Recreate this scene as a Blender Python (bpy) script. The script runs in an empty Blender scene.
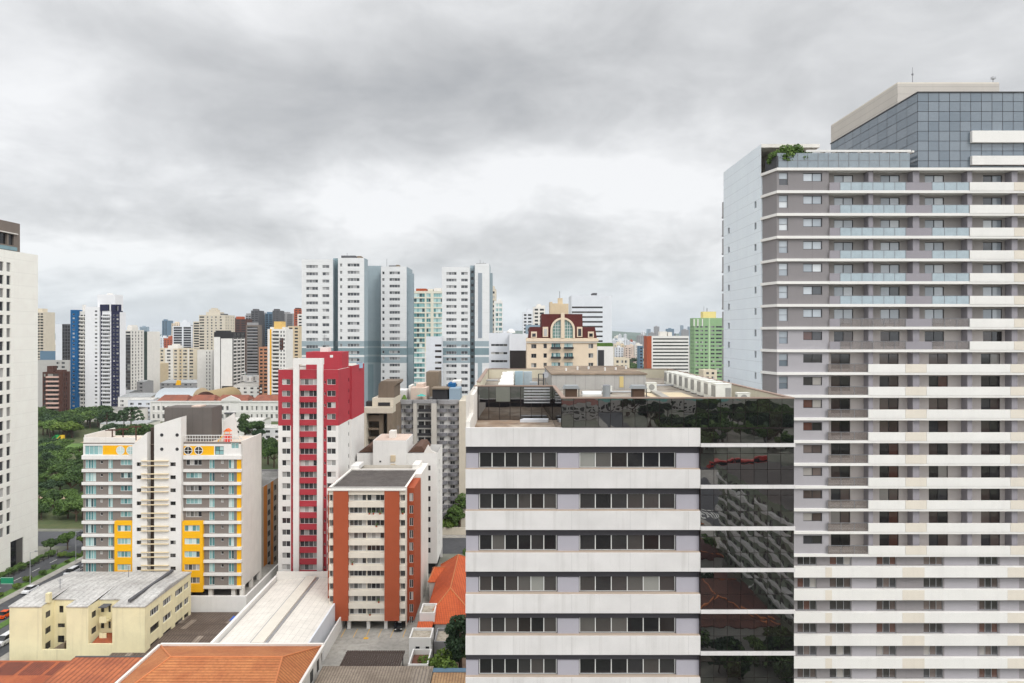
import bpy, bmesh, math, random
import numpy as np
from mathutils import Vector, Matrix
R = math.radians
rnd = random.Random(11)
sc = bpy.context.scene
col = sc.collection

# ------------------------------------------------------------------ camera
F, CX, HY, H = 682.667, 512.0, 332.0, 64.0      # focal length in pixels, principal column, horizon row, eye height
def X(px, D): return (px - CX) / F * D
def Z(py, D): return H - (py - HY) / F * D
cam = bpy.data.objects.new('camera', bpy.data.cameras.new('camera'))
col.objects.link(cam)
cam.location = (0, 0, H); cam.rotation_euler = (R(90), 0, 0)
cam.data.lens = 24; cam.data.sensor_width = 36; cam.data.shift_y = -9.5 / 1024
cam.data.clip_start = 0.5; cam.data.clip_end = 40000
sc.camera = cam

# ------------------------------------------------------------------ render settings
sc.view_settings.view_transform = 'Standard'
sc.view_settings.look = 'None'
sc.view_settings.exposure = 0.36
sc.view_settings.gamma = 1
sc.render.engine = 'CYCLES'
cy = sc.cycles
cy.max_bounces = 6; cy.diffuse_bounces = 3; cy.glossy_bounces = 4; cy.transmission_bounces = 4; cy.volume_bounces = 0
cy.transparent_max_bounces = 6
cy.use_denoising = True
cy.sample_clamp_indirect = 4
cy.use_adaptive_sampling = True; cy.adaptive_threshold = 0.02

# ------------------------------------------------------------------ world: Nishita sky under a cloud deck
SUN_EL, SUN_AZ = 46, 138          # sun stands behind the viewer, a little to the right (azimuth from +Y, clockwise)
world = bpy.data.worlds.new('World'); sc.world = world; world.use_nodes = True
nt = world.node_tree; N = nt.nodes; L = nt.links; N.clear()
def wn(t, **k):
    n = N.new(t)
    for a, b in k.items(): setattr(n, a, b)
    return n
def wmath(op, a, b=None, c=None, clamp=False):
    n = wn('ShaderNodeMath', operation=op); n.use_clamp = clamp
    for i, v in enumerate((a, b, c)):
        if v is None: continue
        if isinstance(v, (int, float)): n.inputs[i].default_value = v
        else: L.new(v, n.inputs[i])
    return n.outputs[0]
out = wn('ShaderNodeOutputWorld')
sky = wn('ShaderNodeTexSky', sky_type='NISHITA'); sky.sun_disc = False
sky.sun_elevation = R(SUN_EL); sky.sun_rotation = R(SUN_AZ)
bg1 = wn('ShaderNodeBackground'); bg1.inputs[1].default_value = 0.10; L.new(sky.outputs[0], bg1.inputs[0])
tc = wn('ShaderNodeTexCoord'); sep = wn('ShaderNodeSeparateXYZ'); L.new(tc.outputs['Generated'], sep.inputs[0])
sx, sy, sz = sep.outputs
den = wmath('ADD', wmath('MAXIMUM', sz, 0.0), 0.22)
cmb = wn('ShaderNodeCombineXYZ'); L.new(wmath('DIVIDE', sx, den), cmb.inputs[0]); L.new(wmath('DIVIDE', sy, den), cmb.inputs[1])
def wnoise(scale, detail, rough, off=(0, 0, 0), dist=0.0, src=None, stretch=(1, 1, 1)):
    mp = wn('ShaderNodeMapping'); mp.inputs['Location'].default_value = off; mp.inputs['Scale'].default_value = stretch
    L.new(src or cmb.outputs[0], mp.inputs[0])
    n = wn('ShaderNodeTexNoise'); n.inputs['Scale'].default_value = scale; n.inputs['Detail'].default_value = detail
    n.inputs['Roughness'].default_value = rough; n.inputs['Distortion'].default_value = dist
    L.new(mp.outputs[0], n.inputs['Vector']); return n.outputs[0]
n_big = wnoise(0.55, 5, 0.55, (3.1, 1.7, 0), 0.6)
n_mid = wnoise(1.6, 9, 0.60, (7.3, 2.2, 0), 0.3)
n_fine = wnoise(5.0, 9, 0.62, (1.3, 5.2, 0), 0.2)
n_lump = wnoise(5.5, 8, 0.56, (2.2, 0.4, 3.1), 0.45, tc.outputs['Generated'], (1, 1, 1.9))
n_puff = wnoise(13.0, 8, 0.58, (5.2, 1.4, 0.6), 0.5, tc.outputs['Generated'], (1, 1, 1.9))
puff_w = wn('ShaderNodeMapRange', interpolation_type='SMOOTHSTEP'); L.new(sz, puff_w.inputs[0])
puff_w.inputs[1].default_value = 0.05; puff_w.inputs[2].default_value = 0.34; puff_w.inputs[3].default_value = 0.58; puff_w.inputs[4].default_value = 0.10
def blob(px, py, rx, ry, amp):
    """a lighter or darker mass in the cloud deck, placed by direction (world space)"""
    c = Vector((px - CX, F, HY - py)).normalized()
    sub = wn('ShaderNodeVectorMath', operation='SUBTRACT'); L.new(tc.outputs['Generated'], sub.inputs[0]); sub.inputs[1].default_value = c
    w = wn('ShaderNodeVectorMath', operation='MULTIPLY_ADD')      # wobble the outline with the cloud noise
    ns = wn('ShaderNodeCombineXYZ'); L.new(wmath('SUBTRACT', n_mid, 0.5), ns.inputs[0]); L.new(wmath('SUBTRACT', n_big, 0.5), ns.inputs[2])
    L.new(ns.outputs[0], w.inputs[0]); w.inputs[1].default_value = (0.35, 0, 0.22); L.new(sub.outputs[0], w.inputs[2])
    s = wn('ShaderNodeVectorMath', operation='MULTIPLY'); L.new(w.outputs[0], s.inputs[0])
    s.inputs[1].default_value = (F / rx, F / max(rx, ry), F / ry)
    ln = wn('ShaderNodeVectorMath', operation='LENGTH'); L.new(s.outputs[0], ln.inputs[0])
    mr = wn('ShaderNodeMapRange', interpolation_type='SMOOTHSTEP'); L.new(ln.outputs['Value'], mr.inputs[0])
    mr.inputs[1].default_value = 0; mr.inputs[2].default_value = 1.4; mr.inputs[3].default_value = amp; mr.inputs[4].default_value = 0
    return mr.outputs[0]
val = wmath('ADD', 0.66, wmath('MULTIPLY', wmath('SUBTRACT', n_big, 0.5), 0.22))
val = wmath('ADD', val, wmath('MULTIPLY', wmath('SUBTRACT', n_mid, 0.5), 0.36))
val = wmath('ADD', val, wmath('MULTIPLY', wmath('SUBTRACT', n_lump, 0.5), 0.62))
val = wmath('ADD', val, wmath('MULTIPLY', wmath('SUBTRACT', n_puff, 0.5), puff_w.outputs[0]))
val = wmath('ADD', val, wmath('MULTIPLY', wmath('SUBTRACT', n_fine, 0.5), 0.20))
BLOBS = [(300, 80, 320, 60, -0.15), (150, 150, 200, 50, -0.10), (480, 95, 210, 62, -0.22), (850, 40, 300, 100, -0.03),
         (440, 192, 240, 46, 0.32), (560, 165, 100, 34, 0.14), (690, 200, 120, 80, 0.30), (250, 235, 240, 30, 0.10), (150, -5, 320, 45, 0.20), (15, 110, 110, 80, 0.32),
         (480, 245, 260, 26, -0.04), (130, 215, 220, 26, -0.18), (90, 268, 260, 24, 0.30), (600, 285, 220, 22, 0.04), (250, 240, 140, 22, 0.12)]
for b in BLOBS: val = wmath('ADD', val, blob(*b))
ramp = wn('ShaderNodeValToRGB'); L.new(val, ramp.inputs[0])
el = ramp.color_ramp.elements
el[0].position = 0.22; el[0].color = (0.34, 0.348, 0.36, 1)
el[1].position = 0.92; el[1].color = (0.75, 0.753, 0.758, 1)
e = el.new(0.46); e.color = (0.45, 0.455, 0.462, 1)
e = el.new(0.68); e.color = (0.575, 0.58, 0.586, 1)
# thinner, bluer air low over the horizon
low = wn('ShaderNodeMapRange', interpolation_type='SMOOTHSTEP'); L.new(sz, low.inputs[0])
low.inputs[1].default_value = 0.0; low.inputs[2].default_value = 0.13; low.inputs[3].default_value = 0.45; low.inputs[4].default_value = 0.0
mixl = wn('ShaderNodeMix', data_type='RGBA'); L.new(low.outputs[0], mixl.inputs[0]); L.new(ramp.outputs[0], mixl.inputs[6]); mixl.inputs[7].default_value = (0.52, 0.60, 0.68, 1)
# an overcast sky is brighter overhead than at the horizon, and brighter on the sun's side; rear and sides raised further to light the walls
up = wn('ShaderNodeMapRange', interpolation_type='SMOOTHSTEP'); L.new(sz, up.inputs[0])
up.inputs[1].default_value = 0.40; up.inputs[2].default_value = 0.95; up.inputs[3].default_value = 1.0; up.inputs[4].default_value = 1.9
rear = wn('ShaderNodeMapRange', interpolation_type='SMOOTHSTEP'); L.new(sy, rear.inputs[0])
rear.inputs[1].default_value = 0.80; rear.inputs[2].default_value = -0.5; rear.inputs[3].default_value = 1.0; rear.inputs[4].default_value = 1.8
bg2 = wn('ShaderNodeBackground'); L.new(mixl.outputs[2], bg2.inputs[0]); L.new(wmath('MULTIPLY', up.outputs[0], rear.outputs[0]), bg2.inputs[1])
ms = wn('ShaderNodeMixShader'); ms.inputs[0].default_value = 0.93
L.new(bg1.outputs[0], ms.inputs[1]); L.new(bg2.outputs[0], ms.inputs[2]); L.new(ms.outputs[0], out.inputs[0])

# ------------------------------------------------------------------ sun, veiled
sun = bpy.data.objects.new('sun', bpy.data.lights.new('sun', 'SUN')); col.objects.link(sun)
sun.data.energy = 1.25; sun.data.angle = R(22); sun.data.color = (1.0, 0.97, 0.935)
sd = Vector((math.sin(R(SUN_AZ)) * math.cos(R(SUN_EL)), math.cos(R(SUN_AZ)) * math.cos(R(SUN_EL)), math.sin(R(SUN_EL))))
sun.rotation_euler = (-sd).to_track_quat('-Z', 'Y').to_euler()
sun.location = sd * 400

# ------------------------------------------------------------------ materials
def lin(c): 
    c /= 255.0
    return c / 12.92 if c <= 0.04045 else ((c + 0.055) / 1.055) ** 2.4
def rgb(c, k=0.95): return tuple(min(0.82, lin(v) * k) for v in c)
MATS = {}
def newmat(name):
    m = bpy.data.materials.new(name); m.use_nodes = True
    nt = m.node_tree; b = nt.nodes['Principled BSDF']; return m, nt, b
def node(nt, t, **k):
    n = nt.nodes.new(t)
    for a, b in k.items(): setattr(n, a, b)
    return n
def mixc(nt, fac, a, b, mode='MIX'):
    n = node(nt, 'ShaderNodeMix', data_type='RGBA', blend_type=mode)
    for i, v in ((0, fac), (6, a), (7, b)):
        if isinstance(v, (int, float)): n.inputs[i].default_value = v
        elif isinstance(v, tuple): n.inputs[i].default_value = (*v, 1) if len(v) == 3 else v
        else: nt.links.new(v, n.inputs[i])
    return n.outputs[2]
def noise(nt, vec, scale, detail=5, rough=0.6, stretch=None):
    if stretch:
        mp = node(nt, 'ShaderNodeMapping'); mp.inputs['Scale'].default_value = stretch; nt.links.new(vec, mp.inputs[0]); vec = mp.outputs[0]
    n = node(nt, 'ShaderNodeTexNoise'); n.inputs['Scale'].default_value = scale; n.inputs['Detail'].default_value = detail; n.inputs['Roughness'].default_value = rough
    nt.links.new(vec, n.inputs['Vector']); return n.outputs[0]
def mrange(nt, v, a, b, c, d):
    n = node(nt, 'ShaderNodeMapRange'); nt.links.new(v, n.inputs[0])
    for i, x in enumerate((a, b, c, d)): n.inputs[i + 1].default_value = x
    return n.outputs[0]
def mmath(nt, op, a, b):
    n = node(nt, 'ShaderNodeMath', operation=op)
    for i, v in enumerate((a, b)):
        if isinstance(v, (int, float)): n.inputs[i].default_value = v
        else: nt.links.new(v, n.inputs[i])
    return n.outputs[0]

def wall(key, c, dirt=0.22, rough=0.85, joints=None, streak=0.5, jointw=0.06):
    """painted render: blotchy paint, rain streaks of dirt, optional horizontal and vertical joints (metres)"""
    if key in MATS: return MATS[key]
    m, nt, b = newmat(key); base = rgb(c)
    tcn = node(nt, 'ShaderNodeTexCoord'); v = tcn.outputs['Object']
    n1 = noise(nt, v, 0.35, 6); n2 = noise(nt, v, 1.0, 4, 0.65, (1.6, 1.6, 0.07)); n3 = noise(nt, v, 6, 3)
    cc = mixc(nt, mrange(nt, n1, 0.3, 0.7, 0.0, 1.0), tuple(x * (1 - dirt * 0.35) for x in base), tuple(min(0.83, x * 1.03) for x in base))
    st = mrange(nt, n2, 0.52, 0.78, 0.0, dirt * 1.6 * streak)
    cc = mixc(nt, st, cc, (base[0] * 0.45 + 0.02, base[1] * 0.43 + 0.02, base[2] * 0.40 + 0.02))
    cc = mixc(nt, mrange(nt, n3, 0.35, 0.65, 0.0, dirt * 0.25), cc, tuple(x * 0.8 for x in base))
    if joints:
        sp = node(nt, 'ShaderNodeSeparateXYZ'); nt.links.new(v, sp.inputs[0])
        for ax, step in joints:
            src = sp.outputs['XYZ'.index(ax)]
            fr = mmath(nt, 'FRACT', mmath(nt, 'DIVIDE', src, step), 0)
            g = mmath(nt, 'LESS_THAN', fr, jointw / step)
            cc = mixc(nt, mmath(nt, 'MULTIPLY', g, 0.45), cc, tuple(x * 0.45 for x in base))
    nt.links.new(cc, b.inputs['Base Color']); b.inputs['Roughness'].default_value = rough
    b.inputs['Specular IOR Level'].default_value = 0.3
    MATS[key] = m; return m
def plain(key, c, rough=0.6, metal=0.0, k=0.95):
    if key in MATS: return MATS[key]
    m, nt, b = newmat(key); base = rgb(c, k)
    tcn = node(nt, 'ShaderNodeTexCoord')
    n1 = noise(nt, tcn.outputs['Object'], 1.3, 5)
    nt.links.new(mixc(nt, mrange(nt, n1, 0.3, 0.7, 0, 1), tuple(x * 0.88 for x in base), tuple(x * 1.05 for x in base)), b.inputs['Base Color'])
    b.inputs['Roughness'].default_value = rough; b.inputs['Metallic'].default_value = metal
    MATS[key] = m; return m
def glass(key, stops, rough=0.06, ior=1.5, bump=0.0, seed=0.0):
    """window panes: each pane (mesh island, object) takes its own tone - dark room, blind, curtain, painted reflection"""
    if key in MATS: return MATS[key]
    m, nt, b = newmat(key)
    oi = node(nt, 'ShaderNodeObjectInfo'); ge = node(nt, 'ShaderNodeNewGeometry')
    fr = mmath(nt, 'FRACT', mmath(nt, 'ADD', mmath(nt, 'MULTIPLY', oi.outputs['Random'], 7.31), mmath(nt, 'ADD', ge.outputs['Random Per Island'], seed)), 0)
    rp = node(nt, 'ShaderNodeValToRGB'); rp.color_ramp.interpolation = 'CONSTANT'; nt.links.new(fr, rp.inputs[0])
    e = rp.color_ramp.elements; e[0].position = 0; e[0].color = (*stops[0][1], 1); e[1].position = stops[1][0]; e[1].color = (*stops[1][1], 1)
    for p, c in stops[2:]:
        x = e.new(p); x.color = (*c, 1)
    nt.links.new(rp.outputs[0], b.inputs['Base Color'])
    b.inputs['Roughness'].default_value = rough; b.inputs['IOR'].default_value = ior
    if bump:
        tcn = node(nt, 'ShaderNodeTexCoord'); n = noise(nt, tcn.outputs['Object'], 0.5, 2, 0.5)
        bp = node(nt, 'ShaderNodeBump'); bp.inputs['Strength'].default_value = 1.0; bp.inputs['Distance'].default_value = bump
        nt.links.new(n, bp.inputs['Height']); nt.links.new(bp.outputs[0], b.inputs['Normal'])
    MATS[key] = m; return m
def tiles(key, c1, c2, axis='X', step=0.45, row=0.0, dirt=0.35, rib=0.62):
    """clay tile or ribbed sheet roof: ribs along one axis, weathered in patches"""
    if key in MATS: return MATS[key]
    m, nt, b = newmat(key); a1, a2 = rgb(c1), rgb(c2)
    tcn = node(nt, 'ShaderNodeTexCoord'); v = tcn.outputs['Object']
    n1 = noise(nt, v, 0.22, 7, 0.65); n2 = noise(nt, v, 2.2, 4, 0.6)
    cc = mixc(nt, mrange(nt, n1, 0.35, 0.65, 0, 1), a1, a2)
    cc = mixc(nt, mrange(nt, n2, 0.45, 0.75, 0, dirt), cc, tuple(x * 0.4 for x in a2))
    sp = node(nt, 'ShaderNodeSeparateXYZ'); nt.links.new(v, sp.inputs[0])
    fr = mmath(nt, 'FRACT', mmath(nt, 'DIVIDE', sp.outputs['XYZ'.index(axis)], step), 0)
    tri = mmath(nt, 'ABSOLUTE', mmath(nt, 'SUBTRACT', fr, 0.5), 0)
    cc = mixc(nt, mrange(nt, tri, 0.06, 0.26, rib, 0.0), cc, tuple(x * 0.35 for x in a2))
    if row:
        o = 'Y' if axis == 'X' else 'X'
        f2 = mmath(nt, 'FRACT', mmath(nt, 'DIVIDE', sp.outputs['XYZ'.index(o)], row), 0)
        cc = mixc(nt, mrange(nt, f2, 0.0, 0.25, 0.35, 0.0), cc, tuple(x * 0.4 for x in a2))
    nt.links.new(cc, b.inputs['Base Color']); b.inputs['Roughness'].default_value = 0.85
    bp = node(nt, 'ShaderNodeBump'); bp.inputs['Strength'].default_value = 0.25; bp.inputs['Distance'].default_value = 0.05
    nt.links.new(tri, bp.inputs['Height']); nt.links.new(bp.outputs[0], b.inputs['Normal'])
    MATS[key] = m; return m
def ground_mat(key, c1, c2, c3, s1=0.03, s2=0.4, rough=0.95):
    if key in MATS: return MATS[key]
    m, nt, b = newmat(key)
    ge = node(nt, 'ShaderNodeNewGeometry'); v = ge.outputs['Position']
    n1 = noise(nt, v, s1, 8, 0.65); n2 = noise(nt, v, s2, 6, 0.6)
    cc = mixc(nt, mrange(nt, n1, 0.4, 0.6, 0, 1), rgb(c1), rgb(c2)); cc = mixc(nt, mrange(nt, n2, 0.45, 0.7, 0, 0.7), cc, rgb(c3))
    nt.links.new(cc, b.inputs['Base Color']); b.inputs['Roughness'].default_value = rough
    MATS[key] = m; return m
def leafmat(key, c1, c2, c3):
    m, nt, b = newmat(key)
    ge = node(nt, 'ShaderNodeNewGeometry'); oi = node(nt, 'ShaderNodeObjectInfo')
    fr = mmath(nt, 'FRACT', mmath(nt, 'ADD', mmath(nt, 'MULTIPLY', oi.outputs['Random'], 0.35), mmath(nt, 'MULTIPLY', ge.outputs['Random Per Island'], 0.65)), 0)
    rp = node(nt, 'ShaderNodeValToRGB'); nt.links.new(fr, rp.inputs[0]); e = rp.color_ramp.elements
    e[0].color = (*c1, 1); e[1].color = (*c3, 1); x = e.new(0.5); x.color = (*c2, 1)
    nt.links.new(rp.outputs[0], b.inputs['Base Color']); b.inputs['Roughness'].default_value = 0.7
    b.inputs['Specular IOR Level'].default_value = 0.25
    MATS[key] = m; return m

# ------------------------------------------------------------------ mesh builder
class MB:
    def __init__(s): s.v, s.f, s.m = [], [], []
    def poly(s, pts, m=0):
        n = len(s.v); s.v += [tuple(p) for p in pts]; s.f.append(tuple(range(n, n + len(pts)))); s.m.append(m); return s
    def box(s, x0, x1, y0, y1, z0, z1, m=0, top=None):
        n = len(s.v)
        s.v += [(x0, y0, z0), (x1, y0, z0), (x1, y1, z0), (x0, y1, z0), (x0, y0, z1), (x1, y0, z1), (x1, y1, z1), (x0, y1, z1)]
        for k, q in enumerate(((3, 2, 1, 0), (4, 5, 6, 7), (0, 1, 5, 4), (1, 2, 6, 5), (2, 3, 7, 6), (3, 0, 4, 7))):
            s.f.append(tuple(n + i for i in q)); s.m.append(top if (top is not None and k == 1) else m)
        return s
    def prism(s, pts, z0, z1, m=0, top=None):
        """pts counter-clockwise from above"""
        n, k = len(s.v), len(pts)
        s.v += [(x, y, z0) for x, y in pts] + [(x, y, z1) for x, y in pts]
        s.f.append(tuple(n + i for i in reversed(range(k)))); s.m.append(m)
        s.f.append(tuple(n + k + i for i in range(k))); s.m.append(m if top is None else top)
        for i in range(k):
            j = (i + 1) % k; s.f.append((n + i, n + j, n + k + j, n + k + i)); s.m.append(m)
        return s
    def xprism(s, pts, y0, y1, m=0):
        """profile pts (x,z), counter-clockwise seen from -y, pushed from y0 to y1"""
        n, k = len(s.v), len(pts)
        s.v += [(x, y0, z) for x, z in pts] + [(x, y1, z) for x, z in pts]
        s.f.append(tuple(n + i for i in range(k))); s.m.append(m)
        s.f.append(tuple(n + k + i for i in reversed(range(k)))); s.m.append(m)
        for i in range(k):
            j = (i + 1) % k; s.f.append((n + j, n + i, n + k + i, n + k + j)); s.m.append(m)
        return s
    def cyl(s, cx, cy, z0, z1, r0, r1=None, k=10, m=0):
        r1 = r0 if r1 is None else r1; n = len(s.v)
        for z, r in ((z0, r0), (z1, r1)):
            s.v += [(cx + r * math.cos(2 * math.pi * i / k), cy + r * math.sin(2 * math.pi * i / k), z) for i in range(k)]
        s.f.append(tuple(n + i for i in reversed(range(k)))); s.f.append(tuple(n + k + i for i in range(k))); s.m += [m, m]
        for i in range(k):
            j = (i + 1) % k; s.f.append((n + i, n + j, n + k + j, n + k + i)); s.m.append(m)
        return s
    def tube(s, a, b, ra, rb, k=7, m=0):
        a, b = Vector(a), Vector(b); d = (b - a).normalized()
        p = d.orthogonal().normalized(); q = d.cross(p); n = len(s.v)
        for c, r in ((a, ra), (b, rb)):
            s.v += [tuple(c + (p * math.cos(2 * math.pi * i / k) + q * math.sin(2 * math.pi * i / k)) * r) for i in range(k)]
        s.f.append(tuple(n + i for i in reversed(range(k)))); s.f.append(tuple(n + k + i for i in range(k))); s.m += [m, m]
        for i in range(k):
            j = (i + 1) % k; s.f.append((n + i, n + j, n + k + j, n + k + i)); s.m.append(m)
        return s
    def ydisc(s, cx, y0, y1, cz, r, k=16, m=0):
        return s.xprism([(cx + r * math.cos(2 * math.pi * i / k), cz + r * math.sin(2 * math.pi * i / k)) for i in range(k)], y0, y1, m)
    def facade(s, o, u, W, z0, z1, ops=(), dep=0.2, zones=(), m=0, rm=None, fill=None):
        """a wall face with real openings. o=(x,y) of its lower corner on the left as seen from outside, u=unit direction to the right;
        ops and zones are (u0,u1,z0,z1[,mat]); fill = material that closes each opening at its depth"""
        ux, uy = u; nx, ny = uy, -ux
        ops = [q for q in ops if q[1] > 0.02 and q[0] < W - 0.02]
        us = sorted({0.0, W, *[min(max(round(q[i], 3), 0), W) for q in (*ops, *zones) for i in (0, 1)]})
        vs = sorted({z0, z1, *[min(max(round(q[i], 3), z0), z1) for q in (*ops, *zones) for i in (2, 3)]})
        P = lambda a, z, d=0.0: (o[0] + ux * a - nx * d, o[1] + uy * a - ny * d, z)
        n0 = len(s.v); nu = len(us)
        for z in vs:
            for a in us: s.v.append(P(a, z))
        def inside(a, z, L):
            r = None
            for q in L:
                if q[0] - 1e-3 < a < q[1] + 1e-3 and q[2] - 1e-3 < z < q[3] + 1e-3: r = q
            return r
        for j in range(len(vs) - 1):
            zc = (vs[j] + vs[j + 1]) / 2
            if vs[j + 1] - vs[j] < 1e-4: continue
            rowo = [q for q in ops if q[2] - 1e-3 < zc < q[3] + 1e-3]; rowz = [q for q in zones if q[2] - 1e-3 < zc < q[3] + 1e-3]
            for i in range(nu - 1):
                ac = (us[i] + us[i + 1]) / 2
                if us[i + 1] - us[i] < 1e-4 or inside(ac, zc, rowo): continue
                zq = inside(ac, zc, rowz)
                s.f.append((n0 + j * nu + i, n0 + j * nu + i + 1, n0 + (j + 1) * nu + i + 1, n0 + (j + 1) * nu + i)); s.m.append(m if zq is None else zq[4])
        for q in ops:
            a, b, c, d = max(q[0], 0), min(q[1], W), max(q[2], z0), min(q[3], z1)
            a, b, c, d = round(a, 3), round(b, 3), round(c, 3), round(d, 3)
            zq = inside((a + b) / 2, (c + d) / 2, zones); mm = rm if rm is not None else (m if zq is None else zq[4])
            for p1, p2 in (((a, c), (b, c)), ((b, c), (b, d)), ((b, d), (a, d)), ((a, d), (a, c))):
                s.poly([P(*p1), P(*p2), P(*p2, dep), P(*p1, dep)], mm)
            if fill is not None: s.poly([P(a, c, dep), P(b, c, dep), P(b, d, dep), P(a, d, dep)], fill)
        return s
    def mesh(s, name, mats, off=(0, 0, 0), smooth=False, weld=True):
        me = bpy.data.meshes.new(name)
        ox, oy, oz = off
        me.from_pydata([(x - ox, y - oy, z - oz) for x, y, z in s.v], [], s.f)
        for mt in mats: me.materials.append(mt)
        if len(mats) > 1: me.polygons.foreach_set('material_index', s.m)
        if weld:
            bm = bmesh.new(); bm.from_mesh(me); bmesh.ops.remove_doubles(bm, verts=bm.verts, dist=2e-4); bm.to_mesh(me); bm.free()
        if smooth: me.polygons.foreach_set('use_smooth', [True] * len(me.polygons))
        me.update(); return me

LOC = {}
def empty(name, label, cat, loc, group=None, rz=0.0):
    o = bpy.data.objects.new(name, None); col.objects.link(o); o.location = loc; o.rotation_euler.z = rz
    o['label'] = label; o['category'] = cat
    if group: o['group'] = group
    LOC[o.name] = tuple(loc); return o
def part(name, mb, mats, parent, smooth=False, label=None, weld=True):
    off = LOC[parent.name]
    o = bpy.data.objects.new(name, mb.mesh(name, mats if isinstance(mats, (list, tuple)) else [mats], off, smooth, weld))
    col.objects.link(o); o.parent = parent; LOC[o.name] = off
    if label: o['label'] = label
    return o
def single(name, label, cat, mb, mats, loc, group=None, smooth=False, weld=True):
    o = bpy.data.objects.new(name, mb.mesh(name, mats if isinstance(mats, (list, tuple)) else [mats], loc, smooth, weld))
    col.objects.link(o); o.location = loc; o['label'] = label; o['category'] = cat
    if group: o['group'] = group
    LOC[o.name] = tuple(loc); return o
def structure(name, mb, mats, kind='structure'):
    o = bpy.data.objects.new(name, mb.mesh(name, mats if isinstance(mats, (list, tuple)) else [mats]))
    col.objects.link(o); o['kind'] = kind; return o
def copy_tree(o, parent=None):
    c = o.copy(); col.objects.link(c)
    if parent is not None: c.parent = parent
    for ch in list(o.children): copy_tree(ch, c)
    return c

# ------------------------------------------------------------------ windows
DK = [(0, (.02, .021, .025)), (.34, (.05, .051, .056)), (.54, (.11, .108, .105)), (.70, (.24, .235, .225)), (.84, (.44, .43, .41)), (.93, (.03, .03, .035))]
G_dark = glass('glass_dark', [(0, (.014, .014, .016)), (.35, (.032, .031, .032)), (.58, (.06, .054, .052)), (.76, (.10, .094, .088)), (.88, (.022, .018, .018)), (.96, (.26, .26, .24))])  # brownish stops imitate reddish reflections in the panes
G_mix = glass('glass_mixed', DK)
G_curt = glass('glass_curtained', [(0, (.03, .03, .034)), (.35, (.10, .10, .10)), (.55, (.30, .30, .29)), (.72, (.50, .49, .47)), (.9, (.05, .05, .055))])
G_teal = glass('glass_teal', [(0, (.10, .24, .25)), (.3, (.24, .42, .42)), (.6, (.40, .56, .55)), (.8, (.05, .09, .10)), (.9, (.55, .66, .64))])
G_blue = glass('glass_blue', [(0, (.12, .15, .18)), (.3, (.20, .235, .27)), (.65, (.30, .335, .37)), (.9, (.10, .12, .15))], 0.05, 1.9)
G_far = glass('glass_far', [(0, (.012, .013, .016)), (.4, (.026, .027, .031)), (.7, (.06, .06, .062)), (.9, (.16, .16, .155))], 0.2)
G_haze = glass('glass_hazy', [(0, (.06, .065, .075)), (.35, (.12, .125, .135)), (.6, (.20, .205, .21)), (.8, (.34, .34, .34)), (.93, (.04, .045, .05))], 0.1)
G_pale = glass('glass_pale', [(0, (.42, .46, .50)), (.35, (.52, .56, .60)), (.6, (.32, .36, .40)), (.82, (.62, .65, .67)), (.94, (.05, .055, .065))], 0.05, 1.8)  # pale bluish stops imitate bright sky mirrored in the upper panes
G_low = glass('glass_lower', [(0, (.03, .028, .028)), (.3, (.075, .055, .05)), (.5, (.14, .11, .10)), (.68, (.05, .05, .055)), (.8, (.34, .32, .30)), (.9, (.10, .045, .035))], 0.05, 1.7)  # reddish brown stops imitate roofs mirrored in the lower panes
FR_white = plain('frame_white', (225, 225, 222), 0.5)
FR_grey = plain('frame_grey', (120, 122, 126), 0.5)
FR_dark = plain('frame_dark', (45, 45, 48), 0.5)
FR_alu = plain('frame_aluminium', (175, 177, 180), 0.4, 0.3)
STY = {'s1': (1, 1, 'glass_mixed', 'frame_grey', .05), 's2': (2, 1, 'glass_mixed', 'frame_alu', .055), 's2w': (2, 1, 'glass_curtained', 'frame_white', .07),
       's3w': (3, 1, 'glass_curtained', 'frame_white', .07), 's4w': (4, 1, 'glass_curtained', 'frame_white', .07), 's4': (4, 1, 'glass_mixed', 'frame_white', .07),
       's2k': (2, 1, 'glass_dark', 'frame_dark', .06), 's1k': (1, 1, 'glass_dark', 'frame_dark', .06), 's6': (6, 1, 'glass_dark', 'frame_white', .07),
       's5': (5, 1, 'glass_dark', 'frame_alu', .06), 't2': (2, 1, 'glass_teal', 'frame_white', .07), 't4': (4, 1, 'glass_teal', 'frame_white', .07),
       't3': (3, 2, 'glass_teal', 'frame_white', .07), 'b2': (2, 1, 'glass_blue', 'frame_grey', .05), 'b1': (1, 2, 'glass_blue', 'frame_grey', .05),
       'k8': (8, 1, 'glass_dark', 'frame_dark', .08), 'm1': (1, 1, 'glass_mixed', 'frame_white', .06), 'g2': (2, 2, 'glass_teal', 'frame_dark', .08), 'p2': (2, 1, 'glass_pale', 'frame_dark', .07), 'p1': (1, 2, 'glass_pale', 'frame_grey', .05), 'h4': (4, 1, 'glass_hazy', 'frame_white', .08), 'h2': (2, 1, 'glass_hazy', 'frame_white', .08), 'h1': (1, 1, 'glass_hazy', 'frame_white', .08), 'L2': (2, 1, 'glass_lower', 'frame_dark', .06), 'L3': (3, 1, 'glass_lower', 'frame_alu', .05)}
MN = {'glass_mixed': G_mix, 'glass_dark': G_dark, 'glass_curtained': G_curt, 'glass_teal': G_teal, 'glass_blue': G_blue, 'glass_pale': G_pale, 'glass_lower': G_low, 'glass_hazy': G_haze,
      'frame_grey': FR_grey, 'frame_alu': FR_alu, 'frame_white': FR_white, 'frame_dark': FR_dark}
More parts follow.
